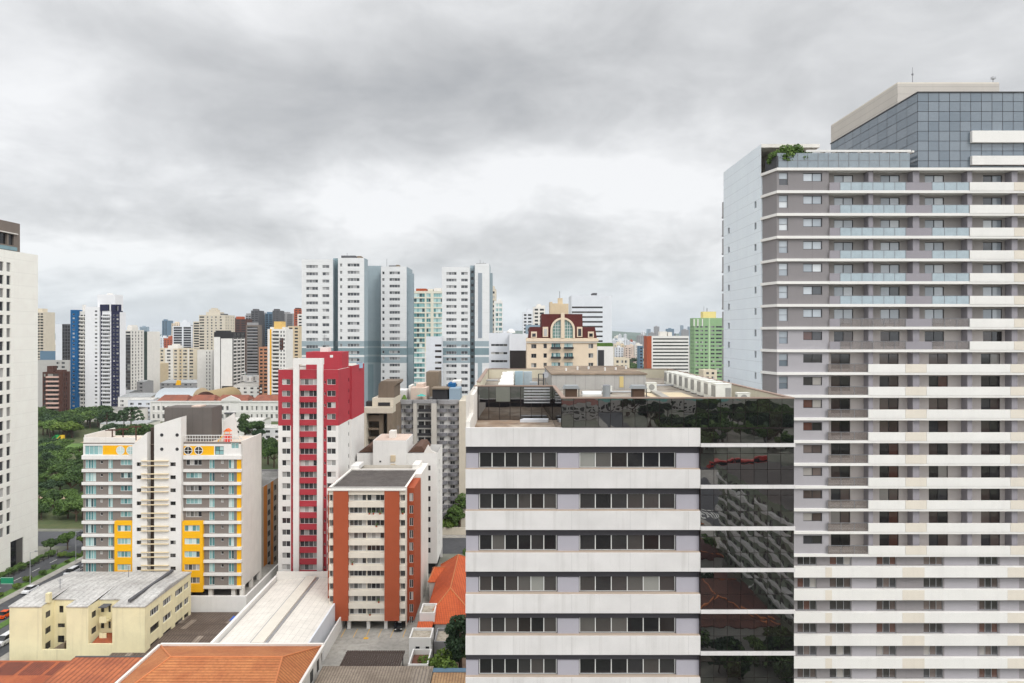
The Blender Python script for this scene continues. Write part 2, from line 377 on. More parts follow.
def win_geo(mbg, mbf, w, h, sty, T=lambda p: p):
    nx, ny, _, _, fw = STY[sty]
    fw = min(fw, w * .12, h * .12)
    hk = .35 if nx >= 5 else 1
    xs = [w * i / nx for i in range(nx + 1)]; zs = [h * j / ny for j in range(ny + 1)]
    for i in range(nx):
        for j in range(ny):
            t = rnd.uniform(-.004, .004)
            mbg.poly([T(p) for p in ((xs[i] + fw * .4, .05 + t, zs[j] + fw * .4), (xs[i + 1] - fw * .4, .05 - t, zs[j] + fw * .4), (xs[i + 1] - fw * .4, .05 - t, zs[j + 1] - fw * .4), (xs[i] + fw * .4, .05 + t, zs[j + 1] - fw * .4))], 0)
    bars = [(a - fw / 2 if 0 < k < nx else (0 if k == 0 else w - fw), a + fw / 2 if 0 < k < nx else (fw if k == 0 else w), 0, h) for k, a in enumerate(xs)]
    bars += [(fw, w - fw, 0, fw * hk), (fw, w - fw, h - fw * hk, h)] + [(fw, w - fw, z - fw / 2, z + fw / 2) for z in zs[1:-1]]
    for a, b, c, d in bars:
        p = [T(q) for q in ((a, .0, c), (b, .0, c), (b, .0, d), (a, .0, d), (a, .06, c), (b, .06, c), (b, .06, d), (a, .06, d))]
        for q in ((0, 1, 2, 3), (1, 5, 6, 2), (4, 0, 3, 7), (3, 2, 6, 7), (4, 5, 1, 0)): mbf.poly([p[i] for i in q], 1)
WCACHE = {}
def win_mesh(w, h, sty, split):
    k = (round(w, 2), round(h, 2), sty, split)
    if k not in WCACHE:
        g = MB(); f = g if not split else MB(); win_geo(g, f, w, h, sty)
        mats = [MN[STY[sty][2]], MN[STY[sty][3]]]
        WCACHE[k] = (g.mesh('window', mats, weld=False), f.mesh('frame', mats, weld=False) if split else None)
    return WCACHE[k]
class Bld:
    def __init__(s, name, label, cat, loc, group=None, split=False):
        s.root = empty(name, label, cat, loc, group); s.w = []; s.split = split; s.loc = loc
    def face(s, mb, o, u, W, z0, z1, ops=(), dep=0.2, zones=(), m=0, rm=None):
        """ops: (u0,u1,z0,z1,style)"""
        mb.facade(o, u, W, z0, z1, ops, dep, zones, m, rm)
        for q in ops:
            if q[4]: s.w.append((o, u, q, dep))
    def part(s, *a, **k): return part(a[0], a[1], a[2], k.pop('parent', s.root), **k)
    def finish(s, limit=100):
        def size(t):
            (ox, oy), (ux, uy), q, dep = t
            a = (q[0] + q[1]) / 2; x, y, z = ox + ux * a, oy + uy * a, (q[2] + q[3]) / 2
            if y < 3: return 0
            px, py = CX + x / y * F, HY - (z - H) / y * F
            face = (uy * -x + -ux * -y)          # normal . (camera - point)
            if not (-10 < px < 1034 and -10 < py < 693) or face <= 0: return -y
            return (q[1] - q[0]) * (q[3] - q[2]) * face / y ** 3 * 1e6
        s.w.sort(key=size, reverse=True)
        for (ox, oy), (ux, uy), q, dep in s.w[:limit]:
            w, h = q[1] - q[0], q[3] - q[2]
            g, f = win_mesh(w, h, q[4], s.split)
            nx, ny = uy, -ux
            o = bpy.data.objects.new('window', g); col.objects.link(o); o.parent = s.root
            d = dep - 0.06
            o.location = (ox + ux * q[0] - nx * d - s.loc[0], oy + uy * q[0] - ny * d - s.loc[1], q[2] - s.loc[2])
            o.rotation_euler.z = math.atan2(uy, ux)
            if f:
                fo = bpy.data.objects.new('frame', f); col.objects.link(fo); fo.parent = o
        rest = {}
        for t in s.w[limit:]: rest.setdefault(t[2][4], []).append(t)
        mb = MB(); mats = []
        for sty, L in rest.items():
            base = len(mats); mats += [MN[STY[sty][2]], MN[STY[sty][3]]]
            for (ox, oy), (ux, uy), q, dep in L:
                nx, ny = uy, -ux; d = dep - .06; g = MB()
                win_geo(g, g, q[1] - q[0], q[3] - q[2], sty, lambda p: (ox + ux * (q[0] + p[0]) - nx * (d + p[1]), oy + uy * (q[0] + p[0]) - ny * (d + p[1]), q[2] + p[2]))
                n = len(mb.v); mb.v += g.v; mb.f += [tuple(n + i for i in f) for f in g.f]; mb.m += [base + i for i in g.m]
        if mb.v:
            o = s.part('window', mb, mats, weld=False); o['kind'] = 'stuff'
        return s
def roof_part(b, x0, x1, y0, y1, z, mat_roof, mat_par, ph=0.9, t=0.25, name='roof', cap=None):
    """flat roof with a parapet standing ph above it; z = parapet top"""
    mb = MB()
    mb.poly([(x0 + t, y0 + t, z - ph), (x1 - t, y0 + t, z - ph), (x1 - t, y1 - t, z - ph), (x0 + t, y1 - t, z - ph)], 0)
    I = [(x0 + t, y0 + t), (x1 - t, y0 + t), (x1 - t, y1 - t), (x0 + t, y1 - t)]; O = [(x0, y0), (x1, y0), (x1, y1), (x0, y1)]
    for i in range(4):
        j = (i + 1) % 4
        mb.poly([(*I[j], z - ph), (*I[i], z - ph), (*I[i], z), (*I[j], z)], 1)
        mb.poly([(*O[i], z), (*O[j], z), (*I[j], z), (*I[i], z)], 2 if cap else 1)
    return b.part(name, mb, [mat_roof, mat_par] + ([cap] if cap else []))
ROOF_grey = ground_mat('roof_grey', (150, 148, 144), (118, 116, 112), (95, 92, 88), 0.15, 1.2)
ROOF_light = ground_mat('roof_light', (200, 198, 192), (175, 172, 166), (140, 136, 130), 0.12, 1.0)
ROOF_dark = ground_mat('roof_dark', (82, 76, 72), (66, 60, 57), (95, 90, 86), 0.2, 2.0)

# ------------------------------------------------------------------ wall paints
W_white = wall('paint_white', (226, 224, 220), 0.16)
W_white2 = wall('paint_cool_white', (216, 219, 224), 0.12)
W_offw = wall('paint_offwhite', (225, 221, 214), 0.2)
W_cream = wall('paint_cream', (222, 212, 172), 0.22)
W_beige = wall('paint_beige', (206, 197, 180), 0.22)
W_tan = wall('paint_tan', (208, 190, 160), 0.22)
W_ochre = wall('paint_ochre', (216, 204, 182), 0.2)
W_yellow = wall('paint_yellow', (240, 178, 20), 0.10)
W_red = wall('paint_red', (170, 56, 66), 0.16)
W_brick = wall('paint_terracotta', (166, 82, 52), 0.16)
W_grey = wall('paint_grey', (150, 149, 150), 0.18)
W_greyd = wall('paint_dark_grey', (88, 88, 91), 0.18)
W_taupe = wall('paint_taupe', (120, 110, 102), 0.2)
W_conc = wall('concrete_brown', (128, 114, 98), 0.35)
W_navy = wall('paint_navy', (34, 36, 66), 0.1)
W_blue = wall('paint_blue', (20, 88, 138), 0.1)
W_steel = wall('paint_blue_grey', (140, 158, 172), 0.12)
W_steeld = wall('paint_slate_blue', (96, 122, 142), 0.12)
W_brown = wall('paint_brown', (80, 52, 44), 0.2)
W_green = wall('paint_green', (140, 172, 130), 0.16)
W_dark = wall('paint_charcoal', (48, 47, 49), 0.12)
W_lav = wall('paint_lavender_grey', (164, 161, 165), 0.10)
W_gold = wall('paint_golden_beige', (224, 206, 182), 0.16)
W_mans = wall('roof_maroon', (92, 44, 42), 0.2)
W_pink = wall('paint_pinkish', (206, 186, 172), 0.2)

# ------------------------------------------------------------------ ground, roads, water of the place
G_city = ground_mat('ground_city', (138, 134, 126), (104, 108, 92), (78, 84, 66), 0.012, 0.09)
ASPH = ground_mat('asphalt', (78, 79, 82), (66, 67, 70), (90, 90, 92), 0.05, 0.8)
CONC = ground_mat('concrete_paving', (170, 166, 158), (150, 147, 140), (128, 124, 118), 0.12, 0.9)
GRASS = ground_mat('grass_green', (92, 122, 48), (74, 104, 40), (60, 86, 34), 0.15, 1.5)
PARK = ground_mat('park_floor', (66, 84, 42), (92, 92, 58), (58, 72, 38), 0.03, 0.4)
REDC = ground_mat('court_red', (165, 92, 74), (150, 84, 68), (170, 108, 90), 0.1, 1)
PATH = ground_mat('path_sand', (196, 176, 146), (182, 162, 132), (170, 150, 124), 0.1, 1)
WLINE = plain('road_paint', (225, 224, 218), 0.7)
YLINE = plain('road_paint_yellow', (225, 170, 40), 0.7)
def sheet(name, pts, z, mat): structure(name, MB().poly([(x, y, z) for x, y in pts]), mat)
def rect(name, x0, x1, y0, y1, z, mat): sheet(name, [(x0, y0), (x1, y0), (x1, y1), (x0, y1)], z, mat)
rect('ground', -9000, 9000, -1500, 9000, 0, G_city)
# avenue on the left, running away from the viewer
rect('avenue', -131.5, -100.5, -200, 204, 0.02, ASPH)
rect('cross_street', -260, -62, 204, 219, 0.024, ASPH)
structure('avenue_verge', MB().box(-124.6, -122.3, -200, 198, 0, 0.14), GRASS)
structure('avenue_footpath', MB().box(-122.3, -120.2, -200, 198, 0, 0.13), CONC)
structure('avenue_median', MB().box(-112.2, -110.2, -200, 160, 0, 0.14), GRASS)
structure('pavement', MB().box(-100.5, -97.2, -200, 203, 0, 0.13), CONC)
mk = MB()
for y in range(-196, 200, 7):
    for x in (-116.2, -106.2, -128.0): mk.poly([(x - .08, y, .027), (x + .08, y, .027), (x + .08, y + 3, .027), (x - .08, y + 3, .027)])
structure('lane_marking', mk, WLINE)
mk = MB()
for i in range(9): mk.poly([(-119.6 + i * 2.1, 199.2, .031), (-118.5 + i * 2.1, 199.2, .031), (-118.5 + i * 2.1, 202.4, .031), (-119.6 + i * 2.1, 202.4, .031)])
structure('zebra_crossing', mk, WLINE)
rect('park_ground', -330, -60, 222, 486, 0.03, PARK)
rect('park_path', -250, -130, 395, 409, 0.05, PATH)
rect('park_path', -250, -130, 262, 267, 0.05, PATH)
rect('sports_court', -215, -160, 336, 362, 0.055, REDC)
rect('sports_court', -170, -148, 262.5, 282, 0.058, REDC)
rect('lawn', -260, -120, 364, 392, 0.045, GRASS)
# street between the yellow block and the red tower, and behind the tiled houses
rect('side_street', -110, -62, 268, 292, 0.034, ASPH)
sheet('side_street', [(-96, 292), (-84, 292), (-100, 420), (-118, 420)], 0.036, ASPH)
rect('lawn', -100, -88, 256, 267, 0.04, GRASS)
rect('back_street', -60, 40, 197, 212, 0.022, ASPH)
structure('pavement', MB().box(-60, 40, 212, 215, 0, .13), CONC)
# car park of the terracotta block
rect('parking_court', -42.5, -17.5, 112, 176, 0.03, CONC)
mk = MB()
for i in range(8): mk.poly([(-38.5 + i * 2.6, 143, .036), (-38.4 + i * 2.6, 143, .036), (-38.4 + i * 2.6, 147, .036), (-38.5 + i * 2.6, 147, .036)])
mk.poly([(-31, 142.2, .036), (-30, 142.2, .036), (-30, 143, .036), (-31, 143, .036)])
structure('bay_marking', mk, YLINE)
# low wooded hills on the horizon
def hill(x0, x1, y, hmax, seed):
    r = random.Random(seed); mb = MB(); n = 60; ph = [r.uniform(0, 6.28) for _ in range(4)]
    hs = [hmax * (0.55 + .2 * math.sin(i * .21 + ph[0]) + .13 * math.sin(i * .53 + ph[1]) + .07 * math.sin(i * 1.3 + ph[2])) * min(1, i / 5, (n - i) / 5) for i in range(n + 1)]
    for i in range(n):
        xa, xb = x0 + (x1 - x0) * i / n, x0 + (x1 - x0) * (i + 1) / n
        mb.poly([(xa, y - 900, -5), (xb, y - 900, -5), (xb, y, hs[i + 1]), (xa, y, hs[i])])
        mb.poly([(xa, y, hs[i]), (xb, y, hs[i + 1]), (xb, y + 900, -5), (xa, y + 900, -5)])
    structure('hills', mb, G_hill)
G_hill = ground_mat('hill_woods', (52, 78, 62), (66, 86, 66), (90, 100, 92), 0.004, 0.02)
hill(-7500, 7500, 7300, 100, 3); hill(200, 6200, 5600, 66, 5); hill(-6000, -1200, 5900, 70, 8)

# ------------------------------------------------------------------ foreground office block
D = 59.0; s = D / F
xL, xW, xR = X(465.5, D), X(700.5, D), X(794.5, D)
YB = 106.0
zr = Z(397.5, D); zrf = zr - 1.45                                   # parapet top, roof level
OFF = Bld('office_building', 'office block with white bands, ribbon windows and a black mirror glass corner', 'building', ((xL + xR) / 2, 82, 0), split=True)
MIRROR = glass('glass_black_mirror', [(0, (.006, .006, .007)), (.5, (.009, .008, .009)), (.8, (.012, .009, .009))], 0.01, 2.8, 0.006)
W_band = wall('band_white', (216, 213, 211), 0.34, streak=0.6, joints=(('X', 5.05),), jointw=0.03)
W_strip = wall('strip_charcoal', (74, 72, 77), 0.10)
W_panel = wall('panel_lilac_grey', (168, 165, 173), 0.10)
W_coping = wall('coping_brown', (150, 130, 118), 0.25)
W_sill = wall('sill_beige', (176, 160, 145), 0.2)
P = lambda px: X(px, D) - xL
ztop0 = Z(428, D); fl = 3.6
core = MB(); ops, zones, panels = [], [], []
nfl = 15
for k in range(nfl):
    zt = ztop0 - k * fl; zb = zt - 1.61                                 # white band
    zw1, zw0 = zb - 0.60, zt - fl + 0.09
    if zw0 < 0.5: break
    zones.append((0, xW - xL, zw1 - 0.05, zb + 0.3, 1))
    panels += [(a_, b_, zw0 - .08, zw1 - .04) for a_, b_ in ((0.02, P(478.2)), (P(557.9), P(579.4)), (P(677.3), xW - xL - .03))]
    ops.append((P(478.8), P(557.2), zw0, zw1, 's6')); ops.append((P(580), P(676.8), zw0, zw1, 's6'))
OFF.face(core, (xL, D + .5), (1, 0), xW - xL, 0, ztop0 - 0.1, ops, 0.14, zones, 1)
core.facade((xL, YB), (0, -1), YB - D - .5, 0, zr - .02, (), .1, (), 0)
core.facade((xR, D + .4), (0, 1), YB - D - .4, 0, zr - .02, (), .1, (), 0)
core.facade((xR, YB), (-1, 0), xR - xL, 0, zr - .02, (), .1, (), 0)
OFF.part('wall', core, [W_offw, W_strip, W_panel])
for a_, b_, c_, d_ in panels: OFF.part('panel', MB().box(xL + a_, xL + b_, D + .36, D + .497, c_, d_), W_panel)
for k in range(nfl):
    zt = ztop0 - k * fl
    if zt < 2: break
    OFF.part('band', MB().box(xL, xW - .01, D, D + .5 if k else D + .42, zt - 1.61, zt), W_band)
    if k: OFF.part('sill', MB().box(xL + .02, xW - .03, D + .12, D + .495, zt + .003, zt + .085), W_sill)
    OFF.part('rib', MB().box(xW + .012, xR + .05, D - .07, D + .3, zt - 1.63, zt - 1.33), W_band)
# black mirror glass on the corner: every pane sits a hair out of true
def curtain(mb, x0, x1, y, zs, n, jit=.003, gap=.02):
    for j in range(len(zs) - 1):
        for i in range(n):
            a, b = x0 + (x1 - x0) * i / n + gap, x0 + (x1 - x0) * (i + 1) / n - gap
            d = [rnd.uniform(-jit, jit) for _ in range(3)]
            mb.poly([(a, y + d[0], zs[j] + gap), (b, y + d[1], zs[j] + gap), (b, y + d[1] + d[2], zs[j + 1] - gap), (a, y + d[0] + d[2], zs[j + 1] - gap)])
seam = plain('glass_seam', (52, 40, 38), 0.5)
OFF.part('glass_backing', MB().box(xW + .012, xR, D + .12, D + .38, 0, zr - .12), seam)
for k in range(nfl):
    zt = ztop0 - k * fl
    hi = zt - .005 if k == 0 else zt + (fl - 1.63) - .002
    lo = zt - 1.33
    if lo < 0: break
    mb = MB(); zs = [lo, hi - .02] if k == 0 else [lo, lo + 1.33, hi - .58, hi - .004]
    curtain(mb, xW + .014, xR, D + .06, zs, 7); OFF.part('glass_panel', mb, MIRROR, weld=False)
xN = X(561.5, D); yN = 72.2
OFF.part('parapet_backing', MB().box(xN + .06, xR, D + .115, D + .42, ztop0 + .005, zr - .1), seam)
mb = MB(); curtain(mb, xN, xR, D + .055, [ztop0 + .02, ztop0 + (zr - ztop0) * .52, zr - .1], 19); OFF.part('parapet_glass', mb, MIRROR, weld=False)
# recessed terrace at the left corner
zter = Z(420, yN)
mb = MB()
for j, (za, zb_) in enumerate(((zter, zter + 1.9), (zter + 1.9, zr - .1))):
    for i in range(7):
        a, b = xL + .45 + (xN - xL - .45) * i / 7, xL + .45 + (xN - xL - .45) * (i + 1) / 7
        d = rnd.uniform(-.01, .01); mb.poly([(a + .03, yN + d, za + .03), (b - .03, yN - d, za + .03), (b - .03, yN - d, zb_ - .03), (a + .03, yN + d, zb_ - .03)])
OFF.part('terrace_glazing', mb, MIRROR, weld=False)
OFF.part('terrace_backing', MB().box(xL + .36, xN + .3, yN + .05, yN + .4, zter - .3, zr - .1), seam)
mb = MB()
for i in range(8):
    a, b = D + .5 + (yN - D - .5) * i / 8, D + .5 + (yN - D - .5) * (i + 1) / 8
    mb.poly([(xN - .005, b, zter + .05), (xN - .005, a, zter + .05), (xN - .005, a, zr - .1), (xN - .005, b, zr - .1)])
OFF.part('terrace_glazing', mb, MIRROR)
OFF.part('terrace_backing', MB().box(xN + .05, xN + .35, D + .43, yN - .01, zter - .3, zr - .11), seam)
lv = MB()
for i in range(6): lv.box(X(524, 72), X(550, 72), yN - .09, yN - .02, zr - .35 - i * .3, zr - .22 - i * .3)
OFF.part('louvre', lv, FR_alu)
OFF.part('louvre_panel', MB().box(X(496, 72), X(510, 72), yN - .06, yN - .015, zter + 1.95, zr - .15), wall('panel_olive_grey', (112, 114, 106), .2))
OFF.part('terrace_floor', MB().box(xL + .36, xN, D + .43, yN, zter - .3, zter), ground_mat('terrace_screed', (178, 164, 148), (140, 118, 98), (96, 84, 74), 0.25, 1.2))
OFF.part('side_parapet', MB().box(xL, xL + .35, D + .43, 66, zter - .5, ztop0 + .5), W_offw)
OFF.part('side_parapet', MB().box(xL, xL + .35, 66, 78, zter - .5, zr - .4), W_offw)
# roof
mb = MB()
pts = [(xN + .36, D + .45), (xR - .36, D + .45), (xR - .36, YB - .36), (xL + .36, YB - .36), (xL + .36, yN + .42), (xN + .36, yN + .42)]
mb.poly([(x, y, zrf) for x, y in pts])
OFF.part('roof', mb, ground_mat('roof_stained', (168, 160, 148), (128, 118, 106), (98, 88, 78), 0.18, 0.9))
def parapet(x0, x1, y0, y1, zt=zr):
    OFF.part('parapet', MB().box(x0, x1, y0, y1, zrf - .3, zt - .1), W_cream2); OFF.part('coping', MB().box(x0 - .05, x1 + .05, y0 - .04, y1 + .04, zt - .1, zt), W_coping)
W_cream2 = wall('parapet_cream', (205, 198, 178), 0.3)
parapet(xR - .36, xR, D + .45, YB); parapet(xL, xL + .36, 78.1, YB); parapet(xL + .42, xR - .42, YB - .36, YB - .02)
OFF.part('coping', MB().box(xN - .02, xR + .03, D + .02, D + .44, zr - .098, zr + .004), W_coping)
OFF.part('coping', MB().box(xN - .02, xN + .36, D + .46, yN - .03, zr - .098, zr + .004), W_coping)
OFF.part('coping', MB().box(xL, xN + .3, yN - .02, yN + .42, zr - .098, zr + .008), W_coping)
W_plant = wall('plant_room_grey', (176, 174, 170), 0.45, joints=(('X', 1.2),))
px0, px1, yP = X(552, 84), X(646, 84), 84
zp = Z(373.5, 84)
mb = MB().box(px0, px1, yP, 103, zrf + .004, zp - .15)
pr = OFF.part('plant_room', mb, W_plant)
OFF.part('roof', MB().box(px0 - .15, px1 + .15, yP - .12, 103.2, zp - .15, zp), ground_mat('plant_roof', (150, 132, 112), (120, 104, 88), (90, 78, 66), .2, 1.0), parent=pr)
OFF.part('door', MB().box(X(619.5, 84), X(623.5, 84), yP - .06, yP - .005, zrf + .3, zp - .35), wall('door_yellowish', (205, 185, 130), .2), parent=pr)
OFF.finish()
# things standing on the office roof
AC_w = plain('ac_white', (222, 222, 214), 0.5); AC_g = plain('ac_grille', (150, 150, 146), 0.6)
def condenser(x, y, w, d, h, label, group=None, z=None, rz=0):
    z = zrf if z is None else z
    t = empty('ac_condenser', label, 'air conditioner', (x, y, z), group)
    mb = MB().box(x - w / 2, x + w / 2, y - d / 2, y + d / 2, z + .1, z + h); mb.box(x - w / 2 - .03, x + w / 2 + .03, y - d / 2 - .03, y + d / 2 + .03, z + h, z + h + .06)
    part('casing', mb, AC_w, t)
    part('grille', MB().box(x - w / 2 - .025, x - w / 2 - .004, y - d / 2 + .12, y + d / 2 - .12, z + .45, z + h - .15), AC_g, t)
    part('fan_guard', MB().ydisc(x, y - d / 2 - .03, y - d / 2 - .004, z + h * .6, min(w, h) * .3) if w < 1.4 else MB().box(x + w * .12, x + w / 2 - .06, y - d / 2 - .03, y - d / 2 - .004, z + .3, z + h - .35), AC_g, t)
    part('foot', MB().box(x - w / 2 + .05, x - w / 2 + .2, y - d / 2, y + d / 2, z + .002, z + .1), FR_dark, t); part('foot', MB().box(x + w / 2 - .2, x + w / 2 - .05, y - d / 2, y + d / 2, z + .002, z + .1), FR_dark, t)
    return t
for i in range(9):
    y = 70.5 + i * 2.75
    condenser(21.6, y, 1.6, 1.6, 1.75, 'tall white condenser unit in the row along the cream roof parapet', 'condensers in a row along the roof parapet')
condenser(22.7, 67.2, 1.2, .8, 1.1, 'low white condenser nearest the glass corner at the end of the row', None)
condenser(X(651, 80), 80, 1.15, .8, 1.15, 'small white condenser with a round dark fan beside the plant room', None)
condenser(X(607, 79), 79, 1.1, .6, .8, 'squat condenser standing before the plant room wall', None)
condenser(X(513, 93), 93, 1.6, 1.2, 1.7, 'grey white condenser among the sheet metal boxes on the office roof', None)
def vent_hood(x, y, label):
    t = empty('vent_hood', label, 'roof vent', (x, y, zrf))
    part('hood', MB().xprism([(x - .9, zrf + 1.0), (x + .9, zrf + 1.0), (x + .7, zrf + 1.35), (x - .7, zrf + 1.35)], y - .7, y + .7), plain('zinc', (160, 165, 168), .45, .4), t)
    part('shaft', MB().box(x - .62, x + .62, y - .5, y + .5, zrf + .004, zrf + 1.0), wall('rusty_brown', (88, 70, 58), .4), t)
    for sx in (-.8, .8): part('leg', MB().box(x + sx - .04, x + sx + .04, y - .6, y - .5, zrf + .002, zrf + 1.0), FR_dark, t)
vent_hood(X(571, 74), 74, 'zinc vent hood on a rusty shaft near the terrace corner of the office roof')
vent_hood(X(638, 74), 74, 'zinc vent hood on a rusty shaft near the small fan condenser')
t = empty('skylight', 'low white barrel skylight before the plant room wall', 'skylight', (X(593, 76), 76, zrf))
a = X(582, 76); b = X(601, 76)
mb = MB(); n = 10
for i in range(n):
    t0, t1 = math.pi * i / n, math.pi * (i + 1) / n
    mb.poly([(a, 76 - .6 * math.cos(t0), zrf + .2 + .35 * math.sin(t0)), (b, 76 - .6 * math.cos(t0), zrf + .2 + .35 * math.sin(t0)), (b, 76 - .6 * math.cos(t1), zrf + .2 + .35 * math.sin(t1)), (a, 76 - .6 * math.cos(t1), zrf + .2 + .35 * math.sin(t1))])
part('dome', mb, plain('acrylic_white', (215, 218, 218), .3), t, smooth=True); part('kerb', MB().box(a, b, 75.4, 76.6, zrf + .002, zrf + .2), W_offw, t)
t = empty('roof_tank', 'grey drum with a lid standing between the vent hoods', 'tank', (X(606.5, 74), 74, zrf))
part('drum', MB().cyl(X(606.5, 74), 74, zrf + .002, zrf + 1.3, .42, k=14), plain('zinc', (160, 165, 168)), t); part('lid', MB().cyl(X(606.5, 74), 74, zrf + 1.3, zrf + 1.4, .46, .3, k=14), FR_grey, t)
t = empty('stair_box', 'stepped white stair head on the left of the office roof', 'roof structure', (X(506, 84), 84, zrf))
for k_ in range(4): part('step_block', MB().box(X(499, 84) + k_ * .12, X(513.5, 84), 80 + k_ * 2.6, 82.6 + k_ * 2.6 - .01, zrf + .003, zrf + 1.0 + k_ * .28), W_white, t)
part('hatch', MB().box(X(502, 84), X(504.5, 84), 79.93, 79.995, zrf + .1, zrf + .85), FR_dark, t)
for i, (pxa, pxb, yy, hh, mt, lb) in enumerate(((515, 523, 90, 1.9, (150, 172, 182), 'pale blue sheet metal cabinet on the office roof'), (523.5, 532, 91, 1.8, (168, 180, 186), 'light grey sheet metal cabinet next to the pale blue one'), (530, 537.5, 80, 1.2, (148, 154, 158), 'small grey box standing in front of the sheet metal cabinets'))):
    xa, xb = X(pxa, yy), X(pxb, yy); t = empty('roof_cabinet', lb, 'cabinet', ((xa + xb) / 2, yy, zrf))
    part('body', MB().box(xa, xb, yy, yy + 1.4, zrf + .003, zrf + hh), plain('cab%d' % i, mt, .5), t); part('door_leaf', MB().box(xa + .1, (xa + xb) / 2 - .03, yy - .03, yy - .003, zrf + .12, zrf + hh - .12), plain('cab%d' % i, mt), t)
    part('door_leaf', MB().box((xa + xb) / 2 + .03, xb - .1, yy - .03, yy - .003, zrf + .12, zrf + hh - .12), plain('cab%d' % i, mt), t)
t = empty('metal_frame', 'dark open metal frame standing beside the roof cabinets', 'frame', (X(541, 82), 82, zrf))
xa, xb = X(538.5, 82), X(543.5, 82)
for x in (xa, xb): part('post', MB().box(x - .06, x + .06, 81.9, 82.1, zrf + .002, zrf + 2.1), FR_dark, t)
for z in (.5, 1.3, 2.02): part('rail', MB().box(xa + .06, xb - .06, 81.93, 82.07, zrf + z, zrf + z + .08), FR_dark, t)
t = empty('roof_mast', 'short mast with a small round dish on the office roof', 'antenna', (X(545.5, 83), 83, zrf))
part('pole', MB().cyl(X(545.5, 83), 83, zrf, zrf + 2.6, .05), FR_grey, t); part('dish', MB().ydisc(X(545.5, 83), 82.85, 82.93, zrf + 1.9, .38), FR_alu, t)
single('cable_tray', 'pale cable tray running across the office roof to the condensers', 'cable tray', MB().prism([(X(648, 82), 82), (X(672, 66), 66), (X(680, 66), 66), (X(655, 82), 82)], zrf + .05, zrf + .28), CONC, (14.5, 74, zrf))
single('terrace_slab', 'long white slab lying on the small office terrace', 'slab', MB().prism([(X(520, 70.5), 70.3), (X(548, 70.5), 70.3), (X(549, 70.5), 71.3), (X(524, 70.5), 71.3)], zter + .003, zter + .3), W_white2, (2.4, 70.8, zter))
for i, (pxa, pxb, yy, lb) in enumerate(((585, 640, 78.5, 'long grey pipe lying in front of the plant room'), (655, 690, 88, 'short grey pipe between the plant room and the condenser row'), (480, 498, 97, 'grey pipe by the cream left parapet of the office roof'))):
    mbp = MB().tube((X(pxa, yy), yy, zrf + .25), (X(pxb, yy), yy, zrf + .25), .1, .1, 8); single('roof_pipe', lb, 'pipe', mbp, FR_alu, (X(pxa, yy), yy, zrf))
OFF.part('roof_membrane', MB().box(X(655, 72), X(700, 72), 68, 80, zrf + .004, zrf + .03), wall('membrane_sand', (206, 190, 160), .3))
OFF.part('roof_kerb', MB().box(X(560, 70), X(715, 70), 66.5, 66.9, zrf + .004, zrf + .35), W_offw)
# pipes and small clutter that the photograph shows on the plant room
for i in range(6):
    px = 566 + i * 13; x = X(px, 90)
    single('roof_vent', 'small white vent pipe on the brown plant room roof', 'vent', MB().cyl(x, 90 + (i % 3) * 2, zp + .002, zp + .35 + .1 * (i % 2), .12), W_white, (x, 90, zp), 'vent pipes on the plant room roof')

# ------------------------------------------------------------------ the large residential tower on the right
D = 86.0; s = D / F
A = lambda px: X(px, D)
zs0 = Z(167.7, D); pit = 22.72 * s
xa, xe = A(777.5), A(1090)
TW = Bld('apartment_tower', 'tall lilac grey and white apartment tower with glass balconies and a glazed penthouse', 'building', ((33 + xe) / 2, 98, 0), split=True)
W_tside = wall('tower_side_white', (224, 232, 244), 0.10, joints=(('Z', 1.43),), jointw=0.05)
W_tgrey = wall('tower_lilac', (136, 132, 133), 0.10, joints=(('X', 3.0),), jointw=0.03)
W_tback = wall('tower_back_wall', (172, 166, 163), 0.10)
W_tback2 = wall('tower_back_wall_low', (206, 198, 194), 0.10)
W_tpil = wall('tower_pillar', (150, 146, 152), 0.10)
W_tslab = wall('tower_slab_white', (228, 226, 222), 0.10)
W_tpatch = wall('tower_beige', (220, 212, 199), 0.10)
BAL = plain('balustrade_glass', (156, 172, 180), 0.06); 
bn = BAL.node_tree.nodes['Principled BSDF']; bn.inputs['IOR'].default_value = 1.9
BALB = plain('balustrade_bronze', (128, 118, 114), 0.06); BALB.node_tree.nodes['Principled BSDF'].inputs['IOR'].default_value = 1.8; BALB.node_tree.nodes['Principled BSDF'].inputs['Alpha'].default_value = 0.55
yb = D + 1.55; nA, nB, nF = 8, 17, 29
zC = zs0 - nB * pit
mg = MB()                                                            # grey end block
W1 = A(829.5) - xa; ops = []
for k in range(nB):
    z0 = zs0 - (k + 1) * pit
    ops += [(A(779.7) - xa, A(788.6) - xa, z0 + .72, z0 + 2.30, 'p1' if k < 7 else 'b1'), (A(804) - xa, A(823) - xa, z0 + 1.18, z0 + 2.25, 'p2' if k < 7 else 'L2')]
TW.face(mg, (xa, D + .22), (1, 0), W1, zC, zs0, ops, .18, [(0, W1, zC, zs0 - 7 * pit, 3)], 0)
ch = Vector((xa - 32.75, D + .22 - 89.3)); cl = ch.length; ch /= cl
mg.facade((32.75, 89.3), (ch.x, ch.y), cl, 0, zs0, (), .1, (), 0)
mg.facade((A(829.5), D + .22), (0, 1), yb - D - .22, zC, zs0, (), .1, (), 0)
